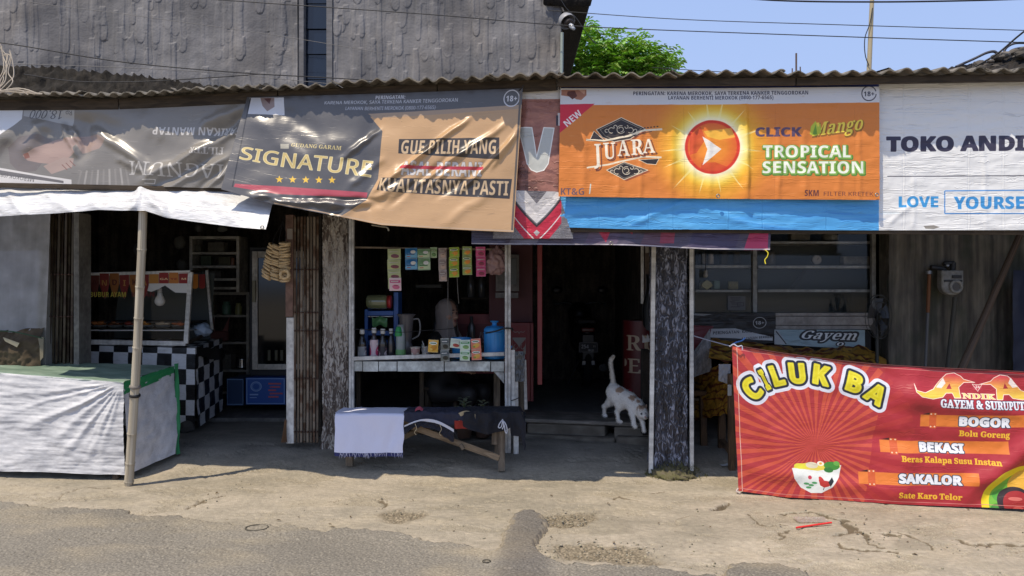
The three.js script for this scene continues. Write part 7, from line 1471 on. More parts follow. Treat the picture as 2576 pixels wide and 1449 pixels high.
  for (let i = 0; i < 9000; i++) {                          // short coat lying towards the tail and down
    const j = Math.floor(rnd() * gp0.count), p = V(gp0.getX(j), gp0.getY(j), gp0.getZ(j)), n = V(gn.getX(j), gn.getY(j), gn.getZ(j)), L = rr(0.008, 0.016), dir = n.clone().multiplyScalar(0.55).add(V(-0.5 + rr(-0.3, 0.3), -0.45 + rr(-0.3, 0.3), -0.2 + rr(-0.3, 0.3))).normalize(), s = V(n.y, -n.x, 0.2).normalize().multiplyScalar(0.0012), k = rr(0.8, 1.1);
    hp.push(p.clone().sub(s), p.clone().add(s), p.clone().addScaledVector(dir, L)); for (let q = 0; q < 3; q++) hc.push(gc.getX(j) * k, gc.getY(j) * k, gc.getZ(j) * k);
  }
  const hg = new THREE.BufferGeometry().setFromPoints(hp); hg.setAttribute('color', new THREE.Float32BufferAttribute(hc, 3)); hg.computeVertexNormals();
  mesh('fur', hg, mat(0xffffff, 0.9, { vertexColors: true, side: THREE.DoubleSide }), t).userData.kind = 'stuff';
  settle(t);
}

// ---------------------------------------------------------------- right shop: glass cabinet front
{
  const d = 7.45, t = thing('glass_shop_window', 'aluminium framed glass window of the right shop with shelves behind', 'window'), fr = mat(lin(0.6, 0.62, 0.62), 0.5, { map: grimeTex });
  mesh('frame', pbox(1737, 588, 1748, 846, d, 0.05), fr, t); mesh('mullion', pbox(1894, 588, 1905, 786, d - 0.01, 0.05), fr, t); mesh('frame', pbox(2194, 588, 2204, 830, d, 0.05), fr, t); mesh('frame', pbox(1748.3, 580, 2193.7, 588, d, 0.05), fr, t);
  const sh = mat(lin(0.6, 0.62, 0.62), 0.6, { map: grimeTex });
  mesh('shelf', pbox(1749, 667, 1893, 674, d + 0.07, 0.3), sh, t); mesh('shelf', pbox(1907, 668, 2192, 675, d + 0.07, 0.3), sh, t); mesh('shelf', pbox(1749, 729, 1893, 735, d + 0.07, 0.3), sh, t); mesh('shelf', pbox(1907, 728, 2192, 735, d + 0.07, 0.3), sh, t); mesh('shelf', pbox(1749, 607, 2192, 613, d + 0.07, 0.3), sh, t);
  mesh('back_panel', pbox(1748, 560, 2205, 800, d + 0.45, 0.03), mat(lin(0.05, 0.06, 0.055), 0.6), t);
  mesh('pane', pbox(1748.5, 589, 1893.5, 786, d + 0.02, 0.004, 0.001), glassPane, t); mesh('pane', pbox(1905.5, 589, 2193.5, 786, d + 0.02, 0.004, 0.001), glassPane, t);
  mesh('slanted_strip', bar(P(2026, 680, d + 0.3), P(1990, 728, d + 0.3), 0.04, 0.01), mat(0x2c2c2c, 0.6), t);
  settle(t);
  const z = d + 0.2, goods = [
    [1767, 665, 12, 27, 0xb3a996, 'paper packet, leftmost on the upper shelf behind the glass'], [1788, 665, 15, 26, 0xb7ac9c, 'second paper packet on the upper shelf behind the glass'], [1820, 665, 17, 34, 0x605c54, 'dim brown packet in the middle of the upper left shelf'], [1853, 665, 15, 32, 0x6e6960, 'dim packet at the right of the upper left shelf'],
    [1770, 727, 22, 20, 0xb9c0b0, 'pale pot, leftmost on the lower shelf behind the glass'], [1800, 727, 15, 21, 0xa1c0b6, 'pale green pot on the lower left shelf'], [1844, 728, 24, 20, 0xd3ca9c, 'cream box on the lower left shelf'],
    [1940, 667, 20, 34, 0x5b584e, 'dark jar left of the round clock behind the glass'], [2150, 667, 66, 22, 0xa29f94, 'wide pale carton at the right of the upper shelf'], [2010, 606, 48, 18, 0x9e9887, 'pale carton on the top shelf near the roof'], [2088, 606, 40, 18, 0x757265, 'dim carton right of the pale one on the top shelf'],
  ];
  goods.forEach(([x, y, w, h, c, l], i) => {
    const o = P(x, y, z), W = S(w, z), H = S(h, z);
    if (i % 3 === 1) solo('jar', lathe([[0, 0], [W * 0.45, 0], [W * 0.5, H * 0.1], [W * 0.5, H * 0.75], [W * 0.4, H * 0.85], [W * 0.42, H], [0, H]], 16).translate(o.x, o.y, o.z), mat(c, 0.5), l, 'jar');
    else { const g = box(-W / 2, W / 2, 0, H, -0.05, 0.05, 0.008); g.rotateY(rr(-0.25, 0.25)); g.translate(o.x, o.y, o.z); solo('packet', g, mat(c, 0.75, { map: grimeTex }), l, 'packet'); }
  });
  const kq = P(1777, 728, d + 0.1); solo('kite_packet', prism([[-0.05, 0.035], [0, 0], [0.05, 0.035], [0.04, 0.06], [0, 0.085], [-0.04, 0.06]], 0.02, new THREE.Matrix4().setPosition(kq), 0.004), mat(0x9a9468, 0.7), 'yellowish diamond shaped packet hanging low behind the left glass', 'packet');
  const cq = P(2054, 654, z), cl = thing('round_clock', 'round pale dial standing on the upper shelf behind the glass', 'clock');
  mesh('case', new THREE.CylinderGeometry(0.044, 0.044, 0.03, 30).rotateX(Math.PI / 2).translate(cq.x, cq.y, cq.z), mat(0x7d776c, 0.5), cl); mesh('dial', new THREE.CircleGeometry(0.037, 30).translate(cq.x, cq.y, cq.z + 0.017), mat(0x928b7e, 0.6), cl); mesh('hand', bar(V(cq.x, cq.y, cq.z + 0.02), V(cq.x + 0.014, cq.y + 0.02, cq.z + 0.02), 0.004, 0.002, 0.001), blackStuff, cl);
  settle(cl);
  const bq = P(1775, 690, d - 0.06), hb = thing('hanging_bulb', 'small white bulb hanging on a black cord before the left pane', 'light bulb');
  mesh('bulb', new THREE.SphereGeometry(0.022, 18, 12).translate(bq.x, bq.y - 0.01, bq.z), phys(0xb9b5ac, 0.3), hb); mesh('holder', new THREE.CylinderGeometry(0.016, 0.018, 0.03, 14).translate(bq.x, bq.y + 0.02, bq.z), mat(0xa9a59c, 0.5), hb); mesh('cord', rod(V(bq.x, bq.y + 0.03, bq.z), P(1776, 580, d - 0.06), 0.004), darkCable, hb);
  settle(hb);
  const [pc, pg] = canvas(128, 128); pg.fillStyle = '#6d6e70'; pg.fillRect(0, 0, 128, 128); pg.fillStyle = '#3f4046'; for (let i = 0; i < 6; i++) pg.fillRect(14 + (i % 3) * 8, 12 + i * 12, 80 - (i % 4) * 14, 4); pg.strokeStyle = '#3f4046'; pg.lineWidth = 4; pg.strokeRect(70, 60, 46, 30); pg.fillRect(20, 96, 70, 5);
  solo('paper_notice', grid(1, 1, (u, v) => P(lerp(1831, 1875, u), lerp(745, 780, v), d - 0.004)), mat(0xffffff, 0.8, { map: ctex(pc) }), 'grey paper notice taped low on the left glass pane', 'notice');
  // rolled shutter, black banner and pale blue sign below
  const s = thing('white_counter_front', 'white slatted counter front under the right glass pane', 'counter');
  for (const [a, b] of [[787, 795], [796, 818], [819, 829]]) mesh('slat', pbox(1951, a, 2198, b, d - 0.1 - (a === 796 ? 0.01 : 0), 0.08), mat(lin(0.6, 0.56, 0.54), 0.6, { map: grimeTex }), s);
  mesh('counter_body', pbox(1951, 831, 2192, 1090, d, 0.3), blackStuff, s);
  settle(s);
  const kb = new Banner([[1745, 787], [1951, 787]], [[1745, 880], [1951, 862]], 3);
  kb.fill([[1700, 700], [2000, 700], [2000, 900], [1700, 900]], '#141214'); kb.fill([[1700, 815], [1795, 820], [1770, 880], [1700, 900]], '#6e1a24'); kb.fill([[1700, 788], [1745, 788], [1792, 790], [1770, 795], [1746, 793]], '#8d8f90');
  kb.fill([[1789, 827], [1850, 826], [1900, 838], [1944, 847], [1944, 857], [1850, 851], [1786, 849]], '#b9bcc0'); kb.text('PERINGATAN: KARENA', 1850, 835, 114, 8, { fill: '#26262c' }); kb.text('LAYANAN BERHENTI', 1908, 849, 84, 7, { fill: '#26262c' });
  kb.text(WARN, 1840, 810, 150, 4, { fill: '#3c3a3c', style: '' }); const q = kb.inv(1911, 812); kb.g.strokeStyle = '#b4b6b8'; kb.g.lineWidth = 5; kb.g.beginPath(); kb.g.arc(q[0], q[1], 16 * kb.k(), 0, 7); kb.g.stroke(); kb.text('18+', 1911, 812, 24, 10, { fill: '#b4b6b8' });
  solo('black_banner', kb.sheet(40, 16, () => d - 0.12, (x, y) => 0.015 * fbm(x / 30, y / 20, 5)), vinyl(kb, 0.45, rep(bumpB, 0.5), 0.008), 'black and white warning banner wrapped under the left glass pane', 'banner');
  const gy = new Banner([[1948, 829], [2176, 830]], [[1948, 866], [2176, 880]], 3);
  gy.fill([[1900, 800], [2200, 800], [2200, 900], [1900, 900]], '#93a9b0'); gy.fill([[1948, 829], [1956, 829], [1980, 866], [1948, 866]], '#a9aeb0'); gy.line([[1952, 833], [1978, 866]], '#20242a', 3);
  for (const [st, w] of [['#22262c', 30], ['#22262c', 22]]) gy.text('Gayem', 2084, 843, 142, 24, { font: 'serif', style: 'bold italic', fill: '#dfe2e2', skew: -0.25, strokes: [[st, w]] });
  gy.text('o', 2112, 864, 20, 12, { font: 'serif', style: 'bold italic', fill: '#dfe2e2', strokes: [['#22262c', 22]] });
  solo('pale_blue_sign', gy.sheet(40, 12, (x) => d - 0.13, (x, y) => 0.01 * fbm(x / 40, y / 20, 8)), vinyl(gy, 0.45, rep(bumpB, 0.5), 0.006), 'pale blue sign with a cursive word under the white counter front', 'sign');
  // yellow tarpaulin over the table
  const tt = thing('tarpaulin_table', 'rough wooden table covered by a crumpled yellow brown tarpaulin behind the red banner', 'table');
  const tarT = tex(256, 256, (u, v) => { const n = fbm(u * 7, v * 7, 2, 4), m = noise(u * 26, v * 20, 5), s = Math.sin(v * 42 + 4 * noise(u * 5, v * 5)); let c = mix3([120, 88, 34], [176, 138, 52], clamp(0.5 + n)); if (s > 0.75) c = [84, 36, 26]; if (m > 0.4) c = mix3(c, [60, 44, 24], 0.7); return c; });
  const tm = phys(lin(1.0, 0.95, 0.85), 0.5, { map: tarT, side: THREE.DoubleSide });
  mesh('tarpaulin_top', grid(100, 40, (u, v) => { const bk = P(lerp(1790, 2230, u), poly([[1790, 852], [1950, 868], [2060, 880], [2120, 868], [2200, 882], [2230, 905]], lerp(1790, 2230, u)), 7.25), ft = P(lerp(1782, 2230, u), lerp(900, 985, u), 6.6); const p = bk.lerp(ft, v); p.y += 0.05 * fbm(u * 8, v * 4, 3) * (u > 0.3 ? 1 : 0.4) + 0.02 * noise(u * 24, v * 12); return p; }), tm, tt);
  mesh('tarpaulin_side', grid(60, 40, (u, v) => { const a = P(1744, 940, 7.2), b = P(1832, 912, 6.62), p = a.lerp(b, u); p.y -= v * 0.42 - 0.03 * fbm(u * 6, v * 6, 2); p.x += 0.03 * fbm(u * 5, v * 4, 9); return p; }), tm, tt);
  const tw = mat(lin(0.6, 0.42, 0.27), 0.8, { map: woodTex, bumpMap: woodBump, bumpScale: 0.003 });
  mesh('leg', bar(P(1770, 1121, 7.05), P(1768, 985, 7.05), 0.056, 0.05), tw, tt); mesh('leg', bar(P(1815, 1131, 6.98), P(1816, 930, 6.98), 0.058, 0.05), tw, tt); mesh('leg', bar(P(1841, 1188, 6.52), P(1840, 940, 6.52), 0.054, 0.05), tw, tt);
  mesh('rail', bar(P(1740, 988, 7.02), P(1838, 990, 6.95), 0.045, 0.03), tw, tt); mesh('rail', bar(P(1742, 1004, 7.1), P(1832, 1008, 7.06), 0.02, 0.02), oldWood, tt); mesh('stretcher', bar(P(1816, 1108, 6.96), P(1838, 1136, 6.55), 0.05, 0.03), tw, tt); mesh('leg', bar(P(2230, 1160, 6.7), P(2230, 930, 6.7), 0.055, 0.05), tw, tt);
  settle(tt);
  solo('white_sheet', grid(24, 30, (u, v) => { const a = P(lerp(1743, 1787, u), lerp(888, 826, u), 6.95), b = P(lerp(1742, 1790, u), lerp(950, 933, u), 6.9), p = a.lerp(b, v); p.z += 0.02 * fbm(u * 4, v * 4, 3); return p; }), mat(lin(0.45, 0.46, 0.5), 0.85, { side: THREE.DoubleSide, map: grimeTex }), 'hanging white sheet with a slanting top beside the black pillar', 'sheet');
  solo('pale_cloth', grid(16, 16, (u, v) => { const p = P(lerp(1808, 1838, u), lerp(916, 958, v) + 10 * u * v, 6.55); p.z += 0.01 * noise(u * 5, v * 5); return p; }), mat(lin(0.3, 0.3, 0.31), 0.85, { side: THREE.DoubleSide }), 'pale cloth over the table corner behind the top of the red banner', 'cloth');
  solo('white_hook', pbox(1831, 968, 1841, 996, 6.48, 0.012), mat(0xa3a39e, 0.6), 'small white plate nailed to the table leg beside the red banner', 'plate');
  const gp2 = P(1822, 1174, groundAt(1822, 1172));
  solo('paper_scrap', grid(6, 4, (u, v) => V(gp2.x + (u - 0.5) * 0.07 + v * 0.015, gp2.y + 0.012 + 0.012 * u * u, gp2.z + (v - 0.5) * 0.05)), mat(0xb9bbbc, 0.8, { side: THREE.DoubleSide }), 'white paper scrap on the shaded ground by the table legs', 'paper');
  // standing fan in the shade
  const f = thing('standing_fan', 'dark fan with a round wire guard beside the right window frame', 'fan'), fq = P(2214, 797, 7.0), ring = (r, z2) => new THREE.TorusGeometry(r, 0.0045, 6, 40).scale(0.55, 1, 1).translate(fq.x, fq.y, fq.z + z2), fm = mat(0x33342f, 0.5);
  mesh('guard', [ring(0.19, 0), ring(0.19, -0.06), ring(0.13, 0.02), ring(0.07, 0.03)], fm, f); for (let i = 0; i < 5; i++) { const g = grid(6, 6, (u, v) => V((u - 0.5) * 0.09 * (0.5 + v), 0.03 + v * 0.13, 0.02 * (u - 0.5))); g.rotateZ(i * 1.2566); g.scale(0.55, 1, 1); g.translate(fq.x, fq.y, fq.z - 0.03); mesh('blade', g, mat(0x24262a, 0.4, { side: THREE.DoubleSide }), f); }
  mesh('hub', new THREE.SphereGeometry(0.035, 16, 12).scale(0.6, 1, 1.4).translate(fq.x, fq.y, fq.z - 0.03), fm, f); mesh('stand', rod(V(fq.x, 0.16, fq.z - 0.06), V(fq.x, fq.y, fq.z - 0.06), 0.016), fm, f); mesh('base', new THREE.CylinderGeometry(0.16, 0.18, 0.03, 28).translate(fq.x, 0.165, fq.z - 0.06), fm, f);
  settle(f);
}
// ---------------------------------------------------------------- dark wall with meter, pipes and leaning pole
{
  const d = 7.25, t = thing('dark_mossy_wall', 'dark stained mossy wall at the right under the shop name banner', 'wall');
  const mt = tex(512, 512, (u, v) => { const n = fbm(u * 8, v * 4, 2, 5), s = fbm(u * 26, v * 2, 7, 4), g = fbm(u * 5, v * 5, 11, 3); let c = mix3([70, 66, 60], [128, 121, 106], clamp(0.42 + n * 0.8 + s * 0.9)); c = mix3(c, [46, 56, 40], clamp(g * 1.6) * 0.6); return c; });
  const g = grid(120, 100, (u, v) => { const p = V(lerp(X(2236, d), 5.0, u), lerp(2.6, 0.1, v), -d); p.z += 0.025 * fbm(u * 9, v * 9, 3) + 0.008 * noise(u * 50, v * 50); return p; });
  mesh('wall_face', [g, box(X(2236, d), 5.0, 0.1, 2.6, -d - 0.2, -d - 0.04)], mat(0xffffff, 0.9, { map: rep(mt, 1.4), bumpMap: rep(mt, 1.4), bumpScale: 0.02 }), t);
  settle(t);
  const m = thing('gas_meter', 'pale grey round bottomed meter mounted on the dark wall', 'meter'), q = P(2385, 712, d - 0.1), W = S(48, d), H = S(56, d);
  const outline = []; outline.push([-W / 2, H / 2], [W / 2, H / 2], [W / 2, -H * 0.15]); for (let i = 0; i <= 10; i++) { const a = i / 10 * Math.PI; outline.push([W / 2 * Math.cos(a) * (1 - 0.08 * Math.sin(a)), -H * 0.18 - H * 0.3 * Math.sin(a)]); }
  const mm = mat(lin(0.5, 0.5, 0.48), 0.55, { map: grimeTex }), md = mat(lin(0.03, 0.03, 0.03), 0.6), ins = (g2) => g2.translate(q.x, q.y, q.z);
  mesh('housing', ins(prism(outline, 0.07, null, 0.01)), mm, m); mesh('dial_ring', ins(new THREE.TorusGeometry(0.048, 0.014, 10, 28).translate(W * 0.14, -H * 0.16, 0.085)), mm, m); mesh('dial_glass', ins(new THREE.CylinderGeometry(0.045, 0.045, 0.01, 26).rotateX(Math.PI / 2).translate(W * 0.14, -H * 0.16, 0.082)), mat(lin(0.1, 0.095, 0.09), 0.2), m);
  mesh('counter_window', ins(box(-0.01, W * 0.42, H * 0.2, H * 0.34, 0.08, 0.092, 0.004)), md, m); mesh('band', ins(box(-W * 0.46, W * 0.46, H * 0.05, H * 0.14, 0.08, 0.09, 0.003)), md, m);
  mesh('valve', [rod(P(2342, 672, d - 0.06), P(2374, 676, d - 0.06), 0.022), rod(P(2374, 676, d - 0.06), P(2374, 688, d - 0.06), 0.024), rod(P(2398, 660, d - 0.06), P(2396, 688, d - 0.06), 0.024), rod(P(2374, 663, d - 0.06), P(2400, 661, d - 0.06), 0.018)], md, m);
  mesh('nut', rod(P(2337, 681, d - 0.06), P(2337, 689, d - 0.06), 0.026), mat(0x8b8d90, 0.4, { metalness: 0.6 }), m); mesh('nut', rod(P(2383, 666, d - 0.08), P(2383, 670, d - 0.08), 0.02), mat(0x8b8d90, 0.4, { metalness: 0.6 }), m);
  settle(m);
  const p = thing('supply_pipe', 'thin pipe with a rusty upper part running down from the meter', 'pipe');
  mesh('upper_pipe', rod(P(2338, 690, d - 0.06), P(2334, 786, d - 0.06), 0.016), mat(lin(0.2, 0.08, 0.03), 0.7), p, 'rusty orange upper part'); mesh('lower_pipe', rod(P(2334, 787, d - 0.06), P(2322, 1060, d - 0.06), 0.013), mat(lin(0.13, 0.13, 0.13), 0.6), p);
  settle(p);
  solo('leaning_stick', rod(P(2376, 1000, d - 0.2), P(2403, 748, d - 0.08), 0.02), mat(lin(0.075, 0.07, 0.055), 0.8), 'dim upright stick against the dark wall below the meter', 'stick');
  solo('leaning_pole', rod(P(2398, 975, 6.3), P(2566, 590, 7.0), 0.03, 0.026), mat(lin(0.6, 0.48, 0.4), 0.75, { map: woodTex }), 'wooden pole leaning diagonally across the dark wall at far right', 'pole');
  solo('blue_sheet', grid(10, 30, (u, v) => { const q2 = P(lerp(2548, 2640, u), lerp(680, 1000, v), 7.0); q2.z += 0.03 * fbm(u * 4, v * 6, 5); return q2; }), mat(lin(0.018, 0.024, 0.05), 0.6, { side: THREE.DoubleSide }), 'dark blue plastic sheet hanging at the far right edge', 'sheet');
}
// ---------------------------------------------------------------- red menu banner in front
{
  const b = new Banner([[1840, 869], [1900, 879], [2000, 894], [2200, 917], [2400, 930], [2576, 937], [2720, 942]], [[1858, 1235], [1960, 1249], [2100, 1258], [2300, 1270], [2576, 1281], [2720, 1288]], 2), g = b.g, k = b.k();
  b.fill([[1700, 800], [2900, 800], [2900, 1400], [1700, 1400]], '#a43034');
  const cx = 2052, cy = 1120;
  for (let i = 0; i < 44; i++) { const a = i * Math.PI / 22, w = 0.066, R = 420; const inside = Math.cos(a) > 0.25 ? 250 : R; b.fill([[cx, cy], [cx + inside * Math.cos(a - w / 2), cy + inside * Math.sin(a - w / 2)], [cx + inside * Math.cos(a + w / 2), cy + inside * Math.sin(a + w / 2)]], 'rgba(200,88,58,0.75)'); }
  b.fill([[2240, 860], [2900, 900], [2900, 1400], [2160, 1400], [2190, 1150]], 'rgba(162,38,48,0.75)');
  const arc = [['C', 1890, 978, -0.8], ['I', 1922, 955, -0.5], ['L', 1953, 945, -0.32], ['U', 2005, 939, -0.08], ['K', 2063, 943, 0.14], ['B', 2147, 962, 0.28], ['A', 2202, 991, 0.5]];
  for (const pass of [0, 1, 2, 3]) arc.forEach(([c, x, y, r]) => {
    const o = [{ strokes: [['#d3d8e6', 52]], fill: null }, { strokes: [['#1d2233', 27]], fill: null }, { strokes: [['#d2c81a', 9]], fill: '#d2c81a' }, { strokes: [['rgba(238,232,110,0.4)', 3]], fill: null }][pass];
    b.text(c, x, y, c === 'I' ? 13 : 0, 48, { ...o, turn: r });
  });
  // bowl of food with a cockerel on it
  b.fill([[1990, 1176], [2116, 1170], [2110, 1200], [2092, 1226], [2066, 1240], [2040, 1240], [2014, 1226], [1996, 1202]], '#dde2df');
  b.fill([[1994, 1176], [2000, 1168], [2030, 1164], [2060, 1168], [2112, 1168], [2114, 1176], [2056, 1184]], '#d9c84c');
  for (const [x, y, rx, ry, c] of [[2012, 1172, 16, 7, '#d5d13a'], [2042, 1170, 16, 8, '#cfc9b0'], [2064, 1166, 9, 6, '#eee9d8'], [2064, 1166, 4, 3, '#e0a23a'], [2092, 1172, 20, 11, '#3f8a34'], [2084, 1182, 12, 7, '#2f7430'], [2104, 1166, 8, 6, '#66a848']]) b.blob(x, y, rx, ry, c);
  b.fill([[2058, 1206], [2066, 1200], [2072, 1208], [2084, 1210], [2086, 1222], [2072, 1226], [2062, 1220]], '#b3312c'); b.fill([[2082, 1212], [2092, 1200], [2096, 1210], [2088, 1224]], '#23262a'); b.blob(2062, 1202, 4, 4, '#c23a30'); b.line([[2072, 1226], [2070, 1232]], '#23262a', 1.6);
  b.blob(2036, 1200, 5, 5, '#c23f52'); for (const [x, y] of [[2028, 1216], [2040, 1220], [2048, 1214], [2034, 1226]]) b.blob(x, y, 7, 3, '#4f9a62');
  // right hand lettering
  const logo = (m) => { const X0 = (x) => (m ? 2 * 2458 - x : x); const gr = g.createLinearGradient(0, b.inv(2400, 940)[1], 0, b.inv(2400, 1004)[1]); gr.addColorStop(0, '#c43a4a'); gr.addColorStop(0.45, '#e0a04a'); gr.addColorStop(1, '#e0cc4a');
    const pts = [[2294, 964], [2298, 980], [2320, 986], [2344, 978], [2366, 954], [2380, 941], [2400, 938], [2416, 946], [2424, 954], [2452, 962], [2424, 962], [2410, 974], [2412, 1000], [2396, 1000], [2392, 988], [2376, 988], [2366, 998], [2340, 1002], [2310, 996], [2296, 984]].map(([x, y]) => [X0(x), y + (m ? 5 : 0)]);
    b.fill(pts, gr); b.path(pts); g.strokeStyle = '#efe2d2'; g.lineWidth = 3.2; g.stroke(); b.fill([[2352, 974], [2372, 950], [2378, 964], [2366, 976]].map(([x, y]) => [X0(x), y]), '#e6dcd6'); b.fill([[2378, 978], [2388, 964], [2392, 978]].map(([x, y]) => [X0(x), y]), '#a32a34'); };
  logo(false); logo(true); b.text('NDIK', 2458, 996, 84, 13, { font: 'serif', fill: '#e8d27a', strokes: [['#efe8dc', 8]] }); b.blob(2458, 974, 11, 8, '#b23a48'); b.path([[2445, 966], [2458, 984], [2471, 966], [2458, 968]]); g.strokeStyle = '#efe2d2'; g.lineWidth = 2.4; g.stroke(); b.text('24', 2458, 973, 12, 7, { fill: '#e8d6cc' });
  b.text('GAYEM & SURUPUT', 2470, 1018, 222, 21, { font: 'serif', fill: '#dfe1ea', strokes: [['#242c44', 16], ['#dfe1ea', 5]] });
  const tag2 = (x0, x1, y, name, nx, nw, sub, sx, sy, sw) => {
    b.fill([[x0, y - 16], [x1, y - 12], [x1, y + 20], [x0, y + 14]], '#d5772f'); b.fill([[x0 + 4, y - 17], [x0 + 24, y - 21], [x0 + 24, y - 15]], '#3a1a18'); b.fill([[x0 + 24, y - 21], [x0 + 42, y - 20], [x0 + 42, y + 20], [x0 + 24, y + 19]], '#c65a2c');
    for (const [dx, dy] of [[28, -17], [38, -17], [28, 15], [38, 15]]) b.blob(x0 + dx, y + dy, 2, 2, '#e8c9a8');
    b.text(name, nx, y + 4, nw, 23, { fill: '#dfe3ea', strokes: [['#22304a', 22], ['#dfe3ea', 9]] }); b.text(sub, sx, sy, sw, 15, { font: 'serif', fill: '#e2b62c', strokes: [['#e2b62c', 4]] });
  };
  tag2(2313, 2700, 1058, 'BOGOR', 2476, 132, 'Bolu Goreng', 2478, 1093, 130); tag2(2215, 2538, 1123, 'BEKASI', 2370, 118, 'Beras Kalapa Susu Instan', 2390, 1159, 256); tag2(2159, 2459, 1202, 'SAKALOR', 2338, 164, 'Sate Karo Telor', 2338, 1248, 166);
  b.blob(2590, 1272, 122, 104, '#dfc81e'); b.blob(2596, 1278, 108, 92, '#6aa832'); b.blob(2600, 1224, 62, 42, '#cf9f30'); b.blob(2534, 1250, 34, 20, '#4b9a30'); b.blob(2510, 1290, 20, 24, '#3d7f2a'); b.blob(2556, 1266, 46, 42, '#2b1c1c'); b.blob(2560, 1268, 36, 34, '#9a2522'); b.blob(2556, 1256, 18, 5, '#c86a60'); b.blob(2562, 1282, 14, 8, '#b94a40');
  b.line([[1852, 874], [1868, 1236]], '#d9b8a8', 1.6); b.line([[1848, 878], [2200, 923], [2720, 949]], '#c9837a', 1.4); b.line([[1860, 1228], [2100, 1251], [2720, 1281]], '#c9837a', 1.4);
  b.wear(260, '90,20,26', '240,150,120');
  const fold = ridges([[1860, 900, 1990, 1240, 30, 0.02], [2300, 940, 2250, 1260, 40, 0.025], [2250, 1010, 2576, 1040, 26, 0.03, 0.2], [2180, 1100, 2480, 1130, 24, -0.02], [2440, 1230, 2600, 1110, 24, 0.03], [2480, 1260, 2640, 1150, 22, -0.025], [2100, 960, 2400, 1000, 22, 0.014], [1900, 1180, 2300, 1240, 20, 0.012], [1850, 880, 1950, 960, 12, 0.012], [2560, 960, 2600, 1270, 40, -0.02]]);
  const dep = (x) => lerp(5.9, 5.42, clamp((x - 1850) / 726, 0, 1.25));
  const t = thing('red_menu_banner', 'red sunburst banner with yellow bubble letters strung low in front of the right shop', 'banner');
  mesh('banner_cloth', b.sheet(240, 110, (x, y, u, v) => dep(x) + 0.04 * (1 - v), (x, y) => fold(x, y) + 0.01 * fbm(x / 70, y / 60, 91)), vinyl(b, 0.42, rep(bumpB, 1.4, 1), 0.003, { clearcoat: 0.15, clearcoatRoughness: 0.4 }), t);
  mesh('hem_cord', tube([P(1840, 868, dep(1840) + 0.035), P(2000, 893, dep(2000) + 0.035), P(2200, 916, dep(2200) + 0.035), P(2576, 936, dep(2576) + 0.035)], 0.005, 40), mat(0x4a1a1c, 0.7), t);
  mesh('tie_string', [tube([P(1746, 845, 6.42), P(1790, 858, 6.2), P(1838, 871, 5.92)], 0.0042, 16, 5), tube([P(1836, 872, 5.92), P(1846, 866, 5.9), P(1856, 872, 5.88), P(1866, 870, 5.88), P(1868, 880, 5.88)], 0.005, 20, 5)], mat(0xa9aec0, 0.7), t);
  mesh('blue_string', tube([P(1838, 870, 5.92), P(1850, 862, 5.95), P(1866, 857, 5.98), P(1874, 850, 6.0)], 0.006, 14, 5), mat(0x4a7ab8, 0.6), t);
  mesh('corner_knot', tube([P(1857, 1228, 5.9), P(1853, 1236, 5.89), P(1862, 1240, 5.88)], 0.006, 12, 5), mat(0xb9a9a4, 0.8), t);
  settle(t);
  solo('banner_post', rod(P(2722, 1300, 5.3), P(2718, 900, 5.3), 0.03), oldWood, 'wooden post holding the right end of the red banner', 'post');
}
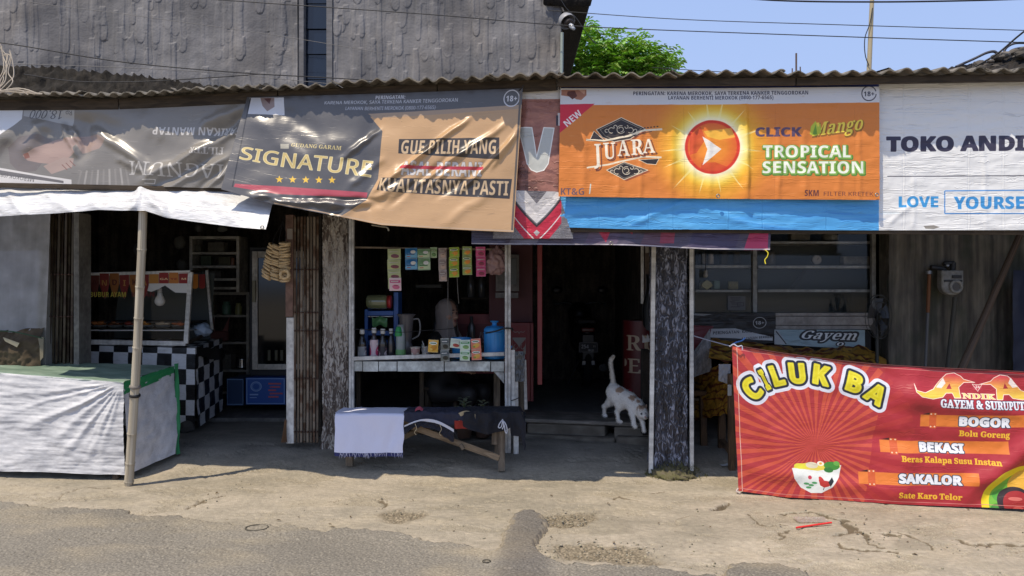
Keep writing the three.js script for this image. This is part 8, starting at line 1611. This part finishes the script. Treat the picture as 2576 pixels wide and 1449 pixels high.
// ---------------------------------------------------------------- litter
{
  const on = (px, py) => { const [x, d] = gp(px, py); return V(x, apronH(x, d) + 0.006, -d); };
  const a = on(2003, 1324), b = on(2092, 1317); a.y += 0.006; b.y += 0.012;
  solo('red_straw', rod(a, b, 0.006, 0.006, 8), mat(0xd02a26, 0.4), 'red drinking straw lying on the cracked concrete', 'straw');
  const w = on(2040, 1306);
  solo('plastic_wrapper', grid(20, 16, (u, v) => V(w.x + (u - 0.5) * 0.2, w.y + 0.01 + 0.02 * Math.abs(fbm(u * 6, v * 6, 3)), w.z + (v - 0.5) * 0.12)), phys(0xd8d4cf, 0.2, { transmission: 0.75, thickness: 0, side: THREE.DoubleSide }), 'crumpled clear plastic wrapper beside the red straw', 'wrapper');
  const r = on(646, 1327);
  solo('rubber_ring', new THREE.TorusGeometry(0.062, 0.005, 8, 36).scale(1.1, 1, 1).rotateX(Math.PI / 2).translate(r.x, r.y + 0.006, r.z), mat(0x4a463c, 0.8), 'dark rubber ring pressed into the road', 'ring');
  const r2 = on(1224, 1413);
  solo('small_wire_loop', new THREE.TorusGeometry(0.022, 0.003, 6, 24).rotateX(Math.PI / 2).translate(r2.x, r2.y + 0.012, r2.z), mat(0x4a463c, 0.7), 'tiny wire loop on the road near the asphalt hump', 'loop');
  const bits = [], base = new THREE.IcosahedronGeometry(1, 1);
  const spots = [[1340, 1300, 60, 16, 90], [1430, 1300, 70, 16, 160], [1500, 1385, 150, 26, 200], [2230, 1350, 60, 14, 40], [1015, 1292, 50, 14, 60], [600, 1215, 30, 12, 30], [2060, 1310, 100, 26, 40], [1700, 1340, 600, 70, 120], [700, 1270, 600, 40, 80], [1360, 1390, 24, 50, 60], [2400, 1370, 160, 24, 60], [1900, 1425, 100, 16, 60]];
  for (const [px, py, sx, sy, n] of spots) for (let i = 0; i < n * 0.8; i++) { const q = on(px + (rr(-1, 1) + rr(-1, 1)) * sx, Math.min(1480, py + (rr(-1, 1) + rr(-1, 1)) * sy * 0.7)), s = 0.0018 + 0.006 * rnd() ** 3, g = base.clone(); g.scale(s * rr(0.8, 1.5), s * 0.7, s); g.rotateY(rr(0, 6)); g.translate(q.x, q.y - s * 0.3, q.z); const k = rr(0.55, 1.35), w = rr(0.8, 1); g.setAttribute('color', new THREE.Float32BufferAttribute(new Float32Array(g.attributes.position.count * 3).map((_, j) => [0.26 * k, 0.235 * k * (0.96 + 0.04 * w), 0.19 * k * w][j % 3]), 3)); bits.push(g); }
  solo('loose_gravel', bits, mat(0xffffff, 0.95, { vertexColors: true }), 'loose gravel crumbs scattered along the broken edges of the concrete', 'gravel', null, 'stuff');
  const lf = [];
  for (let i = 0; i < 70; i++) { const q = on(rr(100, 2500), rr(1225, 1400)), s = rr(0.008, 0.022), an = rr(0, 6.28), c = Math.cos(an) * s, e = Math.sin(an) * s; lf.push(q, V(q.x + c - e * 0.4, q.y + rr(0.002, 0.01), q.z + e + c * 0.4), V(q.x + 2 * c, q.y + rr(0.001, 0.006), q.z + 2 * e), q, V(q.x + 2 * c, q.y + 0.003, q.z + 2 * e), V(q.x + c + e * 0.4, q.y + rr(0.002, 0.01), q.z + e - c * 0.4)); }
  const lg = new THREE.BufferGeometry().setFromPoints(lf); lg.computeVertexNormals();
  solo('leaf_litter', lg, mat(lin(0.12, 0.085, 0.045), 0.9, { side: THREE.DoubleSide }), 'small dry leaf bits strewn over the sunlit concrete', 'leaves', null, 'stuff');
}
renderer.render(scene, camera);
